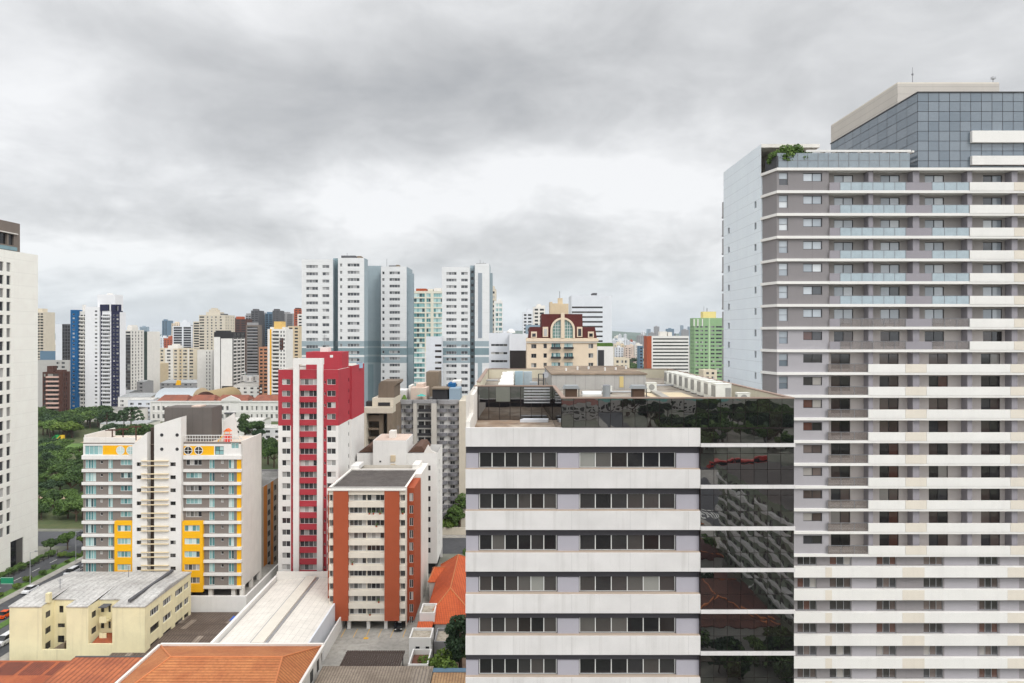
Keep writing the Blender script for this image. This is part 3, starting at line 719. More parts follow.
# back wall behind the balconies
ops = []
for k in range(nB):
    z0 = zs0 - (k + 1) * pit
    for j in range(6):
        p0 = (835, 881.5, 925.8, 984, 1029.5, 1075)[j] - 1.0
        w = 19.2
        if k >= nA: p0 += (-3, -1, 4, -2, 0, 0)[j]
        ops.append((X(p0, yb) - X(829.5, D), X(p0 + w, yb) - X(829.5, D), z0 + .36, z0 + 2.28, 'p2' if k < 7 else 'L2'))
TW.face(mg, (A(829.5), yb), (1, 0), xe - A(829.5), zC, zs0, ops, .15, [(0, xe - A(829.5), zC, zs0 - 7 * pit, 4)], 1)
# lower floors: ribbon of grey wall and windows
ops, zones = [], []
for k in range(nB, nF):
    z0 = zs0 - (k + 1) * pit
    for p0, p1 in ((799, 818.4), (831.6, 853), (879, 898.5), (926, 945.5), (982, 1001), (1040, 1060)):
        ops.append((A(p0) - xa, A(p1) - xa, z0 + 1.27, z0 + 2.50, 'L3'))
    for p0, p1 in ((854, 878), (947, 980), (1003, 1022)): zones.append((A(p0) - xa, A(p1) - xa, z0 + 1.15, z0 + 2.44, 3))
    zones.append((0, xe - xa, z0 + 2.52, z0 + 2.86, 2))  # charcoal strip paints the shadow line under each white band
TW.face(mg, (xa, D + .5), (1, 0), xe - xa, 0, zC, ops, .16, zones, 0)
mg.poly([(xa, D + .22, zC), (A(829.5), D + .22, zC), (A(829.5), D + .5, zC), (xa, D + .5, zC)], 0)
# white flank and rear
fl_ops = []
for k in range(31):
    z0 = 84.2 - k * pit
    fl_ops += [(105.2 - 103.1, 105.2 - 102.3, z0 - 5.4, z0 - 4.5, 's1k'), (105.2 - 91.8, 105.2 - 91.1, z0 - 3.6, z0 - 2.7, 's1k')]
fl_ops = [q for q in fl_ops if q[2] > 1]
mf = MB()
TW.face(mf, (32.6, 105.2), (0, -1), 105.2 - 89.3, 0, 88.6, fl_ops, .22, (), 0)
mf.poly([(32.6, 89.3, zs0), (32.75, 89.3, zs0), (32.75, 89.3, 0), (32.6, 89.3, 0)], 0)
mf.facade((36, 108), (0, -1), 2.8, 0, 84, (), .1, (), 0)
mf.poly([(32.6, 105.2, 0), (36, 105.2, 0), (36, 105.2, 88.6), (32.6, 105.2, 88.6)][::-1], 0)
mf.facade((xe, 115), (-1, 0), xe - 36, 0, zs0, (), .1, (), 0); mf.facade((xe, yb), (0, 1), 115 - yb, 0, zs0, (), .1, (), 0)
TW.part('wall', mg, [W_tgrey, W_tback, W_strip, W_lav, W_tback2])
TW.part('side_wall', mf, [W_tside])
for k in range(0, 29):                                               # grey balconies at the back of the flank
    z0 = zs0 - (k + 1) * pit
    TW.part('rear_balcony', MB().box(33.0, 36.4, 105.25, 107.4, z0, z0 + .3).box(33.05, 36.3, 107.1, 107.3, z0 + .3, z0 + 1.5).box(33.0, 33.12, 105.3, 107.2, z0 + .3, z0 + 2.5), W_grey)
for p0, p1 in ((870, 874.5), (914.5, 921), (969.3, 974), (1013.8, 1019.6), (1060, 1066)):
    TW.part('pillar', MB().box(A(p0), A(p1), D + .35, yb - .01, zC, zs0 - .36), W_tpil)
off = Vector((ch.y, -ch.x)) * .28
for k in range(nB + 1):
    z = zs0 - k * pit
    TW.part('floor_slab', MB().prism([(32.75 + off.x, 89.3 + off.y), (xa + off.x * .3, D - .08), (xe, D - .08), (xe, yb + .3), (A(829.4), yb + .3), (A(829.4), D + .9), (xa + .3, D + .9), (32.9, 89.6)], z - .34, z), W_tslab)
def rail(x0, x1, z0, h, mat, name='balustrade', y=D - .03):
    o_ = TW.part(name, MB().box(x0, x1, y, y + .08, z0 + .012, z0 + h), mat)
    if name == 'balustrade':
        n_ = max(2, round((x1 - x0) / 1.45)); mm = MB().box(x0, x1, y - .02, y + .1, z0 + h + .002, z0 + h + .05)
        for i in range(n_ + 1):
            xx = x0 + (x1 - x0) * i / n_; mm.box(xx - .03, xx + .03, y - .015, y - .002, z0 + .02, z0 + h)
        TW.part('rail', mm, FR_grey, parent=o_, weld=False)
for k in range(1, nB + 1):
    z = zs0 - k * pit
    if k <= nA:
        rail(A(829.6), A(839.7), z, 1.0, W_tpil, 'parapet'); rail(A(840), A(905.6), z, 1.02, BAL if k < 7 else BALB); rail(A(906), A(931.7), z, 1.0, W_tpil, 'parapet'); rail(A(932), A(969), z, 1.02, BAL if k < 7 else BALB)  # brown glass on the lowest of these rows imitates dark reflections
        spans = ((969.3, 1013.4, 0), (1013.6, 1030, 1), (1030.2, 1090, 0))
    else:
        rail(A(827.5), A(867.6), z, 1.02, BALB); spans = ((868, 904.9, 0), (905.1, 926, 1), (926.2, 1009.8, 0), (1010, 1030.8, 1), (1031, 1090, 0))
    for p0, p1, c in spans: TW.part('parapet', MB().box(A(p0), A(p1) - .004, D - .12 - .004 * c, D + .05, z - .05, z + 1.02), W_tpatch if c else W_tslab)
for k in range(nB, nF):
    z = zs0 - (k + 1) * pit
    TW.part('parapet', MB().box(xa - .2, xe, D - .1, D + .48, z - .08, z + 1.22), W_tslab)
    for p0, p1 in ((825, 831.6), (902, 924), (1007, 1028)): TW.part('accent_panel', MB().box(A(p0), A(p1), D - .112, D - .1, z - .05, z + 1.2), W_tpatch)
# terrace, pergola, penthouse
yg = D + .4; Wp = X(917.7, 88)
TW.part('terrace_deck', MB().prism([(33.2, 89.7), (xa + .4, D + .2), (xe, D + .2), (xe, 114.5), (36.5, 114.5), (36.5, 105), (33.2, 105)], zs0 - .3, zs0 + .05), W_taupe)
SCR = plain('screen_glass', (128, 140, 148), 0.05); SCR.node_tree.nodes['Principled BSDF'].inputs['IOR'].default_value = 1.8
def screen(x0, x1, y, n, z0, z1, rows=2):
    for i in range(n):
        a_, b_ = x0 + (x1 - x0) * i / n, x0 + (x1 - x0) * (i + 1) / n
        g = TW.part('glass_screen', MB().box(a_ + .03, b_ - .03, y, y + .04, z0, z1), SCR)
        TW.part('post', MB().box(a_ - .03, a_ + .03, y - .02, y + .06, z0, z1 + .02), FR_grey, parent=g)
        TW.part('rail', MB().box(a_ + .03, b_ - .03, y - .012, y + .052, (z0 + z1) / 2 - .03, (z0 + z1) / 2 + .03), FR_grey, parent=g)
screen(A(778.5), X(910, yg), yg, 13, zs0 + .05, zs0 + 1.95)
TW.part('railing', MB().facade((33.0, 89.0), (ch.x, ch.y), cl - .3, zs0 + .05, zs0 + 1.6), FR_dark)
for i in range(9):                                                  # pergola beams over the terrace
    px = 806 + i * 12.4
    TW.part('pergola_beam', MB().box(X(px, 89) - .12, X(px, 89) + .12, 87.2, 93, zs0 + 2.25, zs0 + 2.5), W_tslab)
TW.part('pergola_beam', MB().box(X(806, 87), X(911, 87), 87.0, 87.2, zs0 + 2.25, zs0 + 2.52), W_tslab)
TW.part('pergola_beam', MB().box(X(806, 87), X(911, 93), 93.0, 93.2, zs0 + 2.25, zs0 + 2.52), W_tslab)
TW.part('terrace_wall', MB().box(38, Wp, 93.3, 93.6, zs0 + .05, zs0 + 2.2), G_blue)
TW.part('stair_tower', MB().box(34.8, X(819.6, 89.4), 92, 105, zs0 + .06, 88.15).box(32.62, 34.8, 95, 105, zs0 + .06, 88.15), W_tpatch)
TW.part('roof', MB().box(32.62, X(819.6, 89.4), 89.35, 105.1, 88.16, 88.62), W_offw)
PG = glass('penthouse_glass', [(0, (.125, .16, .195)), (.3, (.14, .175, .21)), (.6, (.155, .19, .225)), (.85, (.115, .15, .185))], 0.04, 1.9)
zg1 = Z(92.5, 88)
gb = MB(); rows = [zs0 + .1]
while rows[-1] < zg1 - .3: rows.append(min(rows[-1] + (zg1 - zs0) / 8, zg1))
nx = 15; curtain(gb, Wp, xe, 88, rows, nx, .006, .03)
ys = np.linspace(112, 88, 11)
for j in range(len(rows) - 1):
    for i in range(10):
        d = rnd.uniform(-.01, .01)
        gb.poly([(Wp + d, ys[i] - .03, rows[j] + .03), (Wp - d, ys[i + 1] + .03, rows[j] + .03), (Wp - d, ys[i + 1] + .03, rows[j + 1] - .03), (Wp + d, ys[i] - .03, rows[j + 1] - .03)])
TW.part('penthouse_glazing', gb, PG, weld=False)
pc = TW.part('penthouse_core', MB().box(Wp + .1, xe, 88.1, 112, zs0 + .06, zg1 - .05), plain('mullion_redbrown', (70, 58, 60), .5))
TW.part('cornice', MB().box(Wp - .08, xe, 87.9, 112.1, zg1 - .05, zg1 + .1), FR_dark, parent=pc)
for za, zb_ in ((131.6, 143.2), (156.6, 165.5)):
    TW.part('white_panel', MB().box(X(970, 88), xe, 87.55, 87.98, Z(zb_, 88), Z(za, 88)), W_tslab)
zt2 = Z(83.5, 94.7)
TW.part('lift_house', MB().box(53.5, 67.6, 94.7, 114.5, zg1 + .1, zt2), wall('lift_beige', (196, 190, 182), .12, joints=(('Z', 1.0),)))
TW.part('lift_house', MB().box(53.5, 53.9, 94.75, 114.45, zt2 + .01, zt2 + .18).box(67.2, 67.6, 94.75, 114.45, zt2 + .01, zt2 + .18).box(53.95, 67.15, 94.75, 95.1, zt2 + .01, zt2 + .18), W_tpatch)
TW.finish()
t = empty('roof_antenna', 'thin lattice antenna on the beige top of the apartment tower', 'antenna', (X(912.5, 98), 98, zt2))
part('mast', MB().cyl(X(912.5, 98), 98, zt2, zt2 + 3.5, .07, .03, 6), FR_grey, t); part('bracket', MB().box(X(912.5, 98) - .22, X(912.5, 98) + .22, 97.95, 98.05, zt2 + .7, zt2 + .9), FR_grey, t); part('tip', MB().cyl(X(912.5, 98), 98, zt2 + 2.4, zt2 + 2.6, .14), FR_grey, t)
t = empty('roof_lamp', 'small camera mast at the right end of the beige penthouse top', 'mast', (X(993, 96), 96, zt2))
part('pole', MB().cyl(X(993, 96), 96, zt2, zt2 + 1.3, .04), FR_grey, t); part('head', MB().box(X(993, 96) - .2, X(993, 96) + .3, 95.8, 96.2, zt2 + 1.1, zt2 + 1.4), FR_alu, t)

# ------------------------------------------------------------------ white block at the left edge
LW = Bld('white_block', 'plain off white tower with narrow dark windows beside the avenue', 'building', (-145, 170, 0), split=True)
xF, y1 = -133.2, 191.8; zt = 85.6
y0 = 150.0
ops = []
for i in range(21):
    z = zt - 3.2 - i * 3.48
    for ya in (179.9, 177.4, 172.6, 167.0, 162.0, 157.0): ops.append((ya - y0, ya + 1.45 - y0, z - 2.4, z, 's1'))
ops.append((181.3 - y0, 186.2 - y0, .3, 8.2, 's2k'))
mb = MB(); LW.face(mb, (xF, y0), (0, 1), y1 - y0, 0, zt, ops, .35)
mb.facade((xF - 22, y0), (1, 0), 22, 0, zt); mb.facade((xF, y1), (-1, 0), 22, 0, zt); mb.facade((xF - 22, y1), (0, -1), y1 - y0, 0, zt)
LW.part('wall', mb, wall('tower_ivory', (240, 236, 228), .12, joints=(('Z', 3.48),), jointw=.05))
roof_part(LW, xF - 22, xF, y0, y1, zt + .004, ROOF_light, W_offw, .3)
xp, yp, zp2 = -134.2, 186.2, Z(223.5, 185.5)
mb = MB(); ops = [(182.0 - 176, 184.0 - 176, zt + 1.7, zt + 4.6, 's1k'), (178.2 - 176, 181.4 - 176, zt + 1.7, zt + 4.6, 's2k')]
LW.face(mb, (xp, 176), (0, 1), yp - 176, zt - .2, zp2, ops, .5); mb.facade((xp - 15, 176), (1, 0), 15, zt - .2, zp2); mb.facade((xp, yp), (-1, 0), 15, zt - .2, zp2); mb.poly([(xp - 15, 176, zp2), (xp, 176, zp2), (xp, yp, zp2), (xp - 15, yp, zp2)])
LW.part('penthouse', mb, W_taupe)
LW.part('ledge', MB().box(xp - .05, xp + .5, 176, 184.9, zt + 4.7, zt + 4.95), W_offw)
LW.part('balustrade', MB().box(xp + .35, xp + .42, 176, 184.6, zt + .25, zt + 1.25), plain('balustrade_teal', (120, 150, 158), .1))
LW.finish()

# ------------------------------------------------------------------ yellow and white apartment block
D = 156.0; q = lambda u: X(70 + u / 3.415, D); r = lambda v: Z(400 + v / 3.415, D)
zb = 3.4
YW = Bld('apartment_block', 'white and grey apartment block with yellow panels and round windows on its top floor', 'building', (q(315), 162, 0), split=True)
W_yg = wall('block_grey', (128, 120, 114), .14)
def yzones(): pass
dep = .18
# wings
for side, (ua, ub) in enumerate(((45, 222), (388, 585))):
    ops = []; x0 = q(ua); W = q(ub) - x0; U = lambda u: q(u) - x0
    for j in range(0, 10):
        t0, t1 = r(234 + 44.2 * j), r(204 + 44.2 * j)
        if side == 0:
            ops += [(U(52), U(89), t0, t1, 't4'), (U(130), U(146), t0, t1, 't2'), (U(103), U(112), (t0 + t1) / 2 + .1, t1 - .2, 'm1')]
            if j < 5: ops.append((U(172), U(219), t0 + .75, t1, 't4'))
        else:
            ops += [(U(475), U(494), t0, t1, 't2'), (U(541), U(560), t0, t1, 't2'), (U(515), U(525), (t0 + t1) / 2 + .1, t1 - .2, 'm1')]
            if j < 5: ops.append((U(396), U(450), t0 + .75, t1, 't4' if j % 2 else 's4'))
    ops.append((U(50), U(111), r(187), r(156), 't4') if side == 0 else (U(495), U(525), r(187), r(158), 'g2'))
    if side == 1: ops.append((U(550), U(576), r(166), r(146), 't2'))
    zones = [(0, W, r(188), r(150), 1)]
    zones.append((U(112), W, r(187), r(155), 2) if side == 0 else (0, U(492), r(189), r(157), 2))
    if side == 1: zones.append((U(570), W, zb, r(189), 2))
    mb = MB(); ztop = r(146) if side == 0 else r(143)
    YW.face(mb, (x0, D), (1, 0), W, zb + (2.4 if side else 0.1), ztop, ops, dep, zones)
    if side == 0: mb.facade((x0, 168), (0, -1), 168 - D, zb, ztop)
    YW.part('wing_wall', mb, [W_yg, W_white, W_yellow])
    for j in range(-1, 10):                                            # white bands, one per storey
        z1, z0 = r(190 + 44.2 * j + (44.2 if j < 0 else 0) - (2 if j < 0 else 0)) if j < 0 else r(233 + 44.2 * j), 0
        if j < 0: z1, z0 = r(188), r(202)
        else: z1, z0 = r(235.5 + 44.2 * j), r(245 + 44.2 * j)
        YW.part('floor_band', MB().box(x0 - (.12 if side == 0 else -.02), x0 + W + (.12 if side else -.02), D - .4, D + .2, z0, z1), W_white)
    # yellow stacks of kitchen windows
    a, b = ((158, 221.5) if side == 0 else (388.5, 458)); xa_ = q(a); Wy = q(b) - xa_; ops = []
    for j in range(5, 10):
        c0, c1 = ((168, 214) if side == 0 else (396, 448)); t0, t1 = r(229 + 44.2 * (j)), r(209 + 44.2 * (j))
        ops.append((q(c0) - xa_, q(c1) - xa_, t0 + .3, t1 + .35, 't4' if side == 0 or j < 8 else 's4'))
    mb = MB(); zlo, zhi = (r(612), r(411)) if side == 0 else (r(652), r(411))
    YW.face(mb, (xa_, D - .75), (1, 0), Wy, zlo, zhi, ops, .2)
    for (ox, ux, n_) in (((xa_, D + .1), (0, -1), .85), ((xa_ + Wy, D - .75), (0, 1), .85)): mb.facade(ox, ux, n_, zlo, zhi)
    mb.poly([(xa_, D - .75, zhi), (xa_ + Wy, D - .75, zhi), (xa_ + Wy, D + .1, zhi), (xa_, D + .1, zhi)]); mb.poly([(xa_, D + .1, zlo), (xa_ + Wy, D + .1, zlo), (xa_ + Wy, D - .75, zlo), (xa_, D - .75, zlo)])
    YW.part('yellow_panel', mb, W_yellow)
    for uc in ((173, 208) if side == 0 else (404, 440)):
        w = YW.part('round_window', MB().ydisc(q(uc), D - .08, D - .003, r(172), .85, 22), G_teal if side == 0 else G_dark)
        fr = MB()
        for i in range(22):
            t0, t1 = 2 * math.pi * i / 22, 2 * math.pi * (i + 1) / 22
            for R0, R1 in ((.84, 1.0),):
                fr.poly([(q(uc) + R0 * math.cos(t0), D - .11, r(172) + R0 * math.sin(t0)), (q(uc) + R1 * math.cos(t0), D - .11, r(172) + R1 * math.sin(t0)), (q(uc) + R1 * math.cos(t1), D - .11, r(172) + R1 * math.sin(t1)), (q(uc) + R0 * math.cos(t1), D - .11, r(172) + R0 * math.sin(t1))])
        fr.box(q(uc) - .05, q(uc) + .05, D - .13, D - .085, r(172) - .84, r(172) + .84); fr.box(q(uc) - .84, q(uc) - .06, D - .125, D - .085, r(172) - .05, r(172) + .05); fr.box(q(uc) + .06, q(uc) + .84, D - .125, D - .085, r(172) - .05, r(172) + .05)
        YW.part('frame', fr, FR_white, parent=w, weld=False)
# white centre panels with raking tops, dark gap between them
for (ua, ub, va, vb, side) in ((222, 272, 152, 108, 0), (296, 387, 84, 56, 1)):
    x0 = q(ua); W = q(ub) - x0; zc = min(r(va), r(vb)); ops = []
    for j in range(0, 10):
        c = (236, 252) if side == 0 else (350, 369); t = r(212 + 44.2 * j)
        ops.append((q(c[0]) - x0, q(c[1]) - x0, t - .75, t + .15, 's2k'))
    mb = MB(); YW.face(mb, (x0, D - 1.1), (1, 0), W, zb + (0 if side == 0 else .5), zc, ops, .3)
    mb.poly([(x0, D - 1.1, zc), (x0 + W, D - 1.1, zc), (x0 + W, D - 1.1, max(zc, r(vb))), (x0, D - 1.1, r(va))]) if zc == r(va) else None
    mb.facade((x0 + W, D - 1.1), (0, 1), 2.6, zb, r(vb)); mb.facade((x0, D + 1.5), (0, -1), 2.6, zb, r(va))
    mb.poly([(x0, D - 1.1, r(va)), (x0 + W, D - 1.1, r(vb)), (x0 + W, D + 1.5, r(vb)), (x0, D + 1.5, r(va))])
    mb.poly([(x0 + W, D + 1.5, zb), (x0, D + 1.5, zb), (x0, D + 1.5, r(va)), (x0 + W, D + 1.5, r(vb))])
    YW.part('centre_wall', mb, W_white)
    if side:
        for uc, vc in ((322, 117), (374, 117), (322, 165), (374, 165)): YW.part('porthole', MB().ydisc(q(uc), D - 1.15, D - 1.103, r(vc), .38, 14), FR_dark)
YW.part('gap_wall', MB().box(q(272.5), q(295.5), D + .4, D + 1.4, zb, r(95)), wall('gap_brown', (70, 58, 52), .2))
for j in range(0, 10):
    for dv in (0, 16): YW.part('sun_fin', MB().box(q(254), q(347), D - 1.62, D - 1.2, r(205 + dv + 44.2 * j), r(203 + dv + 44.2 * j)), wall('fin_sand', (222, 204, 168), .1))
# roof, tower, parapets, flank
YW.part('roof', MB().poly([(q(45), D + .05, r(152)), (q(588), D + .05, r(152)), (q(588), 168, r(152)), (q(45), 168, r(152))]), wall('roof_terrace', (214, 198, 180), .25))
YW.part('roof_tower', MB().box(q(288), q(455), D + 4.5, D + 10, r(152) + .01, r(33)), wall('tower_grey', (104, 98, 94), .3, joints=(('X', 2.4),)))
YW.part('tower_hatch', MB().box(q(380), q(412), D + 5, D + 8, r(33) + .005, r(28)), W_pink)
YW.part('terrace_wall', MB().xprism([(q(458), r(150)), (q(520), r(150)), (q(505), r(60)), (q(470), r(85))], D + 9, D + 9.4), W_white)
YW.part('parapet', MB().box(q(46), q(221), D + .02, D + .3, r(150), r(128)).box(q(46), q(46) + .3, D + .31, 168, r(150), r(120)), W_offw)
for i in range(22): YW.part('rail_post', MB().box(q(390 + i * 9.2), q(390 + i * 9.2) + .07, D + .02, D + .1, r(143), r(122)), FR_white)
YW.part('handrail', MB().box(q(388), q(590), D, D + .12, r(122), r(119.5)), FR_white); YW.part('handrail', MB().box(q(388), q(590), D + .02, D + .1, r(133), r(131)), FR_white)
xs_ = q(588)
mb = MB().facade((xs_, D + .3), (0, 1), 11.7, zb + 2.2, r(140)); mb.facade((xs_ - .3, D + .3), (1, 0), .3, zb + 2.2, r(140)); mb.facade((xs_, 168), (-1, 0), xs_ - q(45), zb, r(148))
mb.poly([(xs_ - .3, D + .3, r(140)), (xs_, D + .3, r(140)), (xs_, 168, r(140)), (xs_ - .3, 168, r(140))])
YW.part('flank_wall', mb, W_offw)
for u in (398, 478, 556, 585): YW.part('column', MB().box(q(u) - .45, q(u) + .45, D + .2, D + 1.1, zb, zb + 2.45), W_offw)
for yy in (162, 167): YW.part('column', MB().box(xs_ - .8, xs_ - .05, yy, yy + .8, zb, zb + 2.25), W_offw)
YW.part('soffit', MB().box(q(388), xs_ - .31, D + .21, 167.8, zb + 2.25, zb + 2.38), W_greyd)
YW.part('ground_floor', MB().box(q(395), xs_ - 2, D + 6, 167.5, zb, zb + 2.24), W_dark)
YW.finish()
single('garden_wall', 'long white boundary wall under the yellow and white apartment block', 'wall', MB().box(-76, X(246, 152), 152.2, 152.6, 0, 5.1).box(X(246, 152) - .4, X(246, 152), 152.6, 178, 0, 5.1), W_white, (-68, 152.4, 0))
structure('podium', MB().box(-100, X(246, 152) - .45, 152.65, 178, 0, zb - .004), CONC)
# roof terrace things of that block
zrt = r(152)
for i, (u, h) in enumerate(((92, 2.6), (130, 2.8), (176, 3.4))):
    t = empty('pergola', ('short wooden pergola post with crossbars at the terrace end', 'middle wooden pergola post with crossbars on the pale terrace', 'tallest wooden pergola post beside the raking white wall')[i], 'pergola', (q(u), D + 6, zrt), None)
    part('post', MB().box(q(u) - .1, q(u) + .1, D + 5.9, D + 6.1, zrt + .005, zrt + h), W_brown, t)
    part('crossbar', MB().box(q(u) - 1.6, q(u) + 1.4, D + 5.75, D + 5.88, zrt + h - .3, zrt + h - .12), W_brown, t); part('crossbar', MB().box(q(u) - 1.2, q(u) + 1.2, D + 6.12, D + 6.25, zrt + h - .12, zrt + h + .04), W_brown, t)
t = empty('play_slide', 'small red and yellow play slide on the roof terrace', 'slide', (q(495), D + 4, zrt))
part('chute', MB().xprism([(q(478), zrt + .1), (q(483), zrt + .1), (q(503), zrt + 1.7), (q(498), zrt + 1.7)], D + 3.8, D + 4.5), plain('toy_yellow', (240, 180, 30), .4), t)
part('tower', MB().box(q(502), q(522), D + 3.7, D + 4.9, zrt + .005, zrt + 1.7), plain('toy_red', (215, 60, 45), .4), t); part('canopy', MB().xprism([(q(500), zrt + 2.4), (q(524), zrt + 2.4), (q(512), zrt + 3.1)], D + 3.6, D + 5), plain('toy_orange', (235, 110, 40), .4), t)
for sx in (503, 520): part('post', MB().box(q(sx), q(sx) + .1, D + 3.8, D + 3.9, zrt + 1.71, zrt + 2.4), plain('toy_yellow', (240, 180, 30)), t)

# ------------------------------------------------------------------ cream walk-up with light wells
D = 131.5; q = lambda u: X(u / 5.12, D)
zt = Z(606.5, D); CB = Bld('walk_up_block', 'low cream apartment block with two light wells and a grey sheet roof', 'building', (-83, 141, 0), split=True)
xl, xr_ = X(9.4, D), X(145, D); yB = 150.3
mb = MB(); nA_ = (q(214), q(340)); nB_ = (q(452), q(575)); dn = 3.6
W_cr = wall('cream_render', (236, 226, 186), .30, streak=.8)
segs = [(xl, nA_[0]), (nA_[1], nB_[0]), (nB_[1], xr_)]
for i, (a, b) in enumerate(segs): mb.facade((a, D), (1, 0), b - a, 0, zt)
ops = lambda W: [(W * .55, W * .86, zt - 3.0, zt - 1.7, 's1k'), (W * .45, W * .9, zt - 5.9, zt - 5.0, 's2k')]
for i, (a, b) in enumerate((nA_, nB_)):
    W = b - a
    o2 = [(W * .2, W * .38, zt - 2.7, zt - 1.3, 's1k'), (W * .14, W * .44, zt - 5.6, zt - 4.8, 's2k'), (W * .14, W * .42, zt - 8.6, zt - 7.2, 's2k')] if i == 0 else [(W * .05, W * .2, zt - 2.6, zt - 1.2, 's1k'), (W * .37, W * .48, zt - 2.6, zt - 1.2, 's1k'), (W * .05, W * .2, zt - 5.8, zt - 4.4, 's1k'), (W * .37, W * .48, zt - 5.8, zt - 4.4, 's1k')]
    CB.face(mb, (a, D + dn), (1, 0), W, 0, zt, o2, .2, (), 0)
    CB.face(mb, (a, D), (0, 1), dn, 0, zt, [(1.1, 2.5, zt - 2.8, zt - 1.6, 's1k'), (1.0, 2.6, zt - 5.9, zt - 4.7, 's2k'), (1.0, 2.6, zt - 9, zt - 7.6, 's2k')], .15, (), 0)
    mb.facade((b, D + dn), (0, -1), dn, 0, zt)
    mb.facade((a, D + .02), (1, 0), W, 0, zt - (8.3 if i == 0 else 7.2))
    mb.poly([(a, D + .02, zt - 8.3 + 1.1 * i), (b, D + .02, zt - 8.3 + 1.1 * i), (b, D + .3, zt - 8.3 + 1.1 * i), (a, D + .3, zt - 8.3 + 1.1 * i)])
sops = []
for k in range(3):
    for y in (133.4, 138.3, 143.3, 147.2)[:4]:
        sops.append((y - D, y - D + (3.6 if y < 147 else 2.3), zt - 3.0 - k * 3.3, zt - 1.6 - k * 3.3, 's4' if k == 0 else 's3w' if y > 138 and k < 2 else 's2k'))
CB.face(mb, (xr_, D), (0, 1), yB - D, 0, zt, sops, .3)
mb.facade((xl, yB), (0, -1), yB - D, 0, zt); mb.facade((xr_, yB), (-1, 0), xr_ - xl, 0, zt)
CB.part('wall', mb, W_cr)
rf = MB()
for i, (a, b) in enumerate(((xl - .15, nA_[0]), (nA_[0], nA_[1]), (nA_[1], nB_[0]), (nB_[0], nB_[1]), (nB_[1], xr_ + .15))):
    ya = D - .15 if i % 2 == 0 else D + dn - .15
    rf.poly([(a, ya, zt + .05), (b, ya, zt + .05), (b, 141, zt + .75), (a, 141, zt + .75)]); rf.poly([(a, 141, zt + .75), (b, 141, zt + .75), (b, yB + .1, zt + .1), (a, yB + .1, zt + .1)])
    rf.poly([(a, ya, zt - .12), (b, ya, zt - .12), (b, ya, zt + .05), (a, ya, zt + .05)])
rf.poly([(xr_ + .15, D - .15, zt + .05), (xr_ + .15, D - .15, zt - .1), (xr_ + .15, yB + .1, zt - .1), (xr_ + .15, yB + .1, zt + .1), (xr_ + .15, 141, zt + .75)])
CB.part('roof', rf, tiles('sheet_grey', (200, 198, 194), (164, 161, 157), 'X', 1.3, 0, .7, .22))
CB.part('roof_ridge', MB().box(q(640), q(655), D + 1, yB - 1, zt + .5, zt + .95), W_greyd)
CB.part('chimney', MB().box(q(205), q(226), D + 1.5, D + 2.3, zt + .1, zt + 1.9), W_cream)
CB.part('balcony', MB().box(nB_[0] + .95, nB_[1] - 2.3, D + 1.9, D + 3.55, zt - 4.0, zt - 3.8).box(nB_[0] + .95, nB_[1] - 2.3, D + 1.9, D + 2.02, zt - 3.79, zt - 2.8), W_cr)
CB.part('balcony', MB().box(nB_[0] + .95, nB_[1] - 2.3, D + 1.9, D + 3.55, zt - 7.1, zt - 6.9).box(nB_[0] + .95, nB_[1] - 2.3, D + 1.9, D + 2.02, zt - 6.89, zt - 6.0), W_cr)
CB.part('awning', MB().box(nB_[0] + .85, nB_[1] - 2.2, D + 1.7, D + 3.55, zt - 1.0, zt - .85), W_greyd)
T_or = tiles('tile_orange', (184, 102, 62), (156, 80, 50), 'X', .34, .42, .4)
CB.part('lean_to_roof', MB().poly([(nB_[0] + .4, D + .31, zt - 7.3), (nB_[1] - .05, D + .31, zt - 7.3), (nB_[1] - .05, D + 3.5, zt - 6.6), (nB_[0] + .4, D + 3.5, zt - 6.6)]), T_or)
for k in range(6): CB.part('stair_step', MB().box(nA_[0] + .5 + k * .5, nA_[0] + .98 + k * .5, D + 1.2, D + 2.6, zt - 9.5, zt - 9.3 + k * .32), W_conc)
CB.finish()
CBz = zt
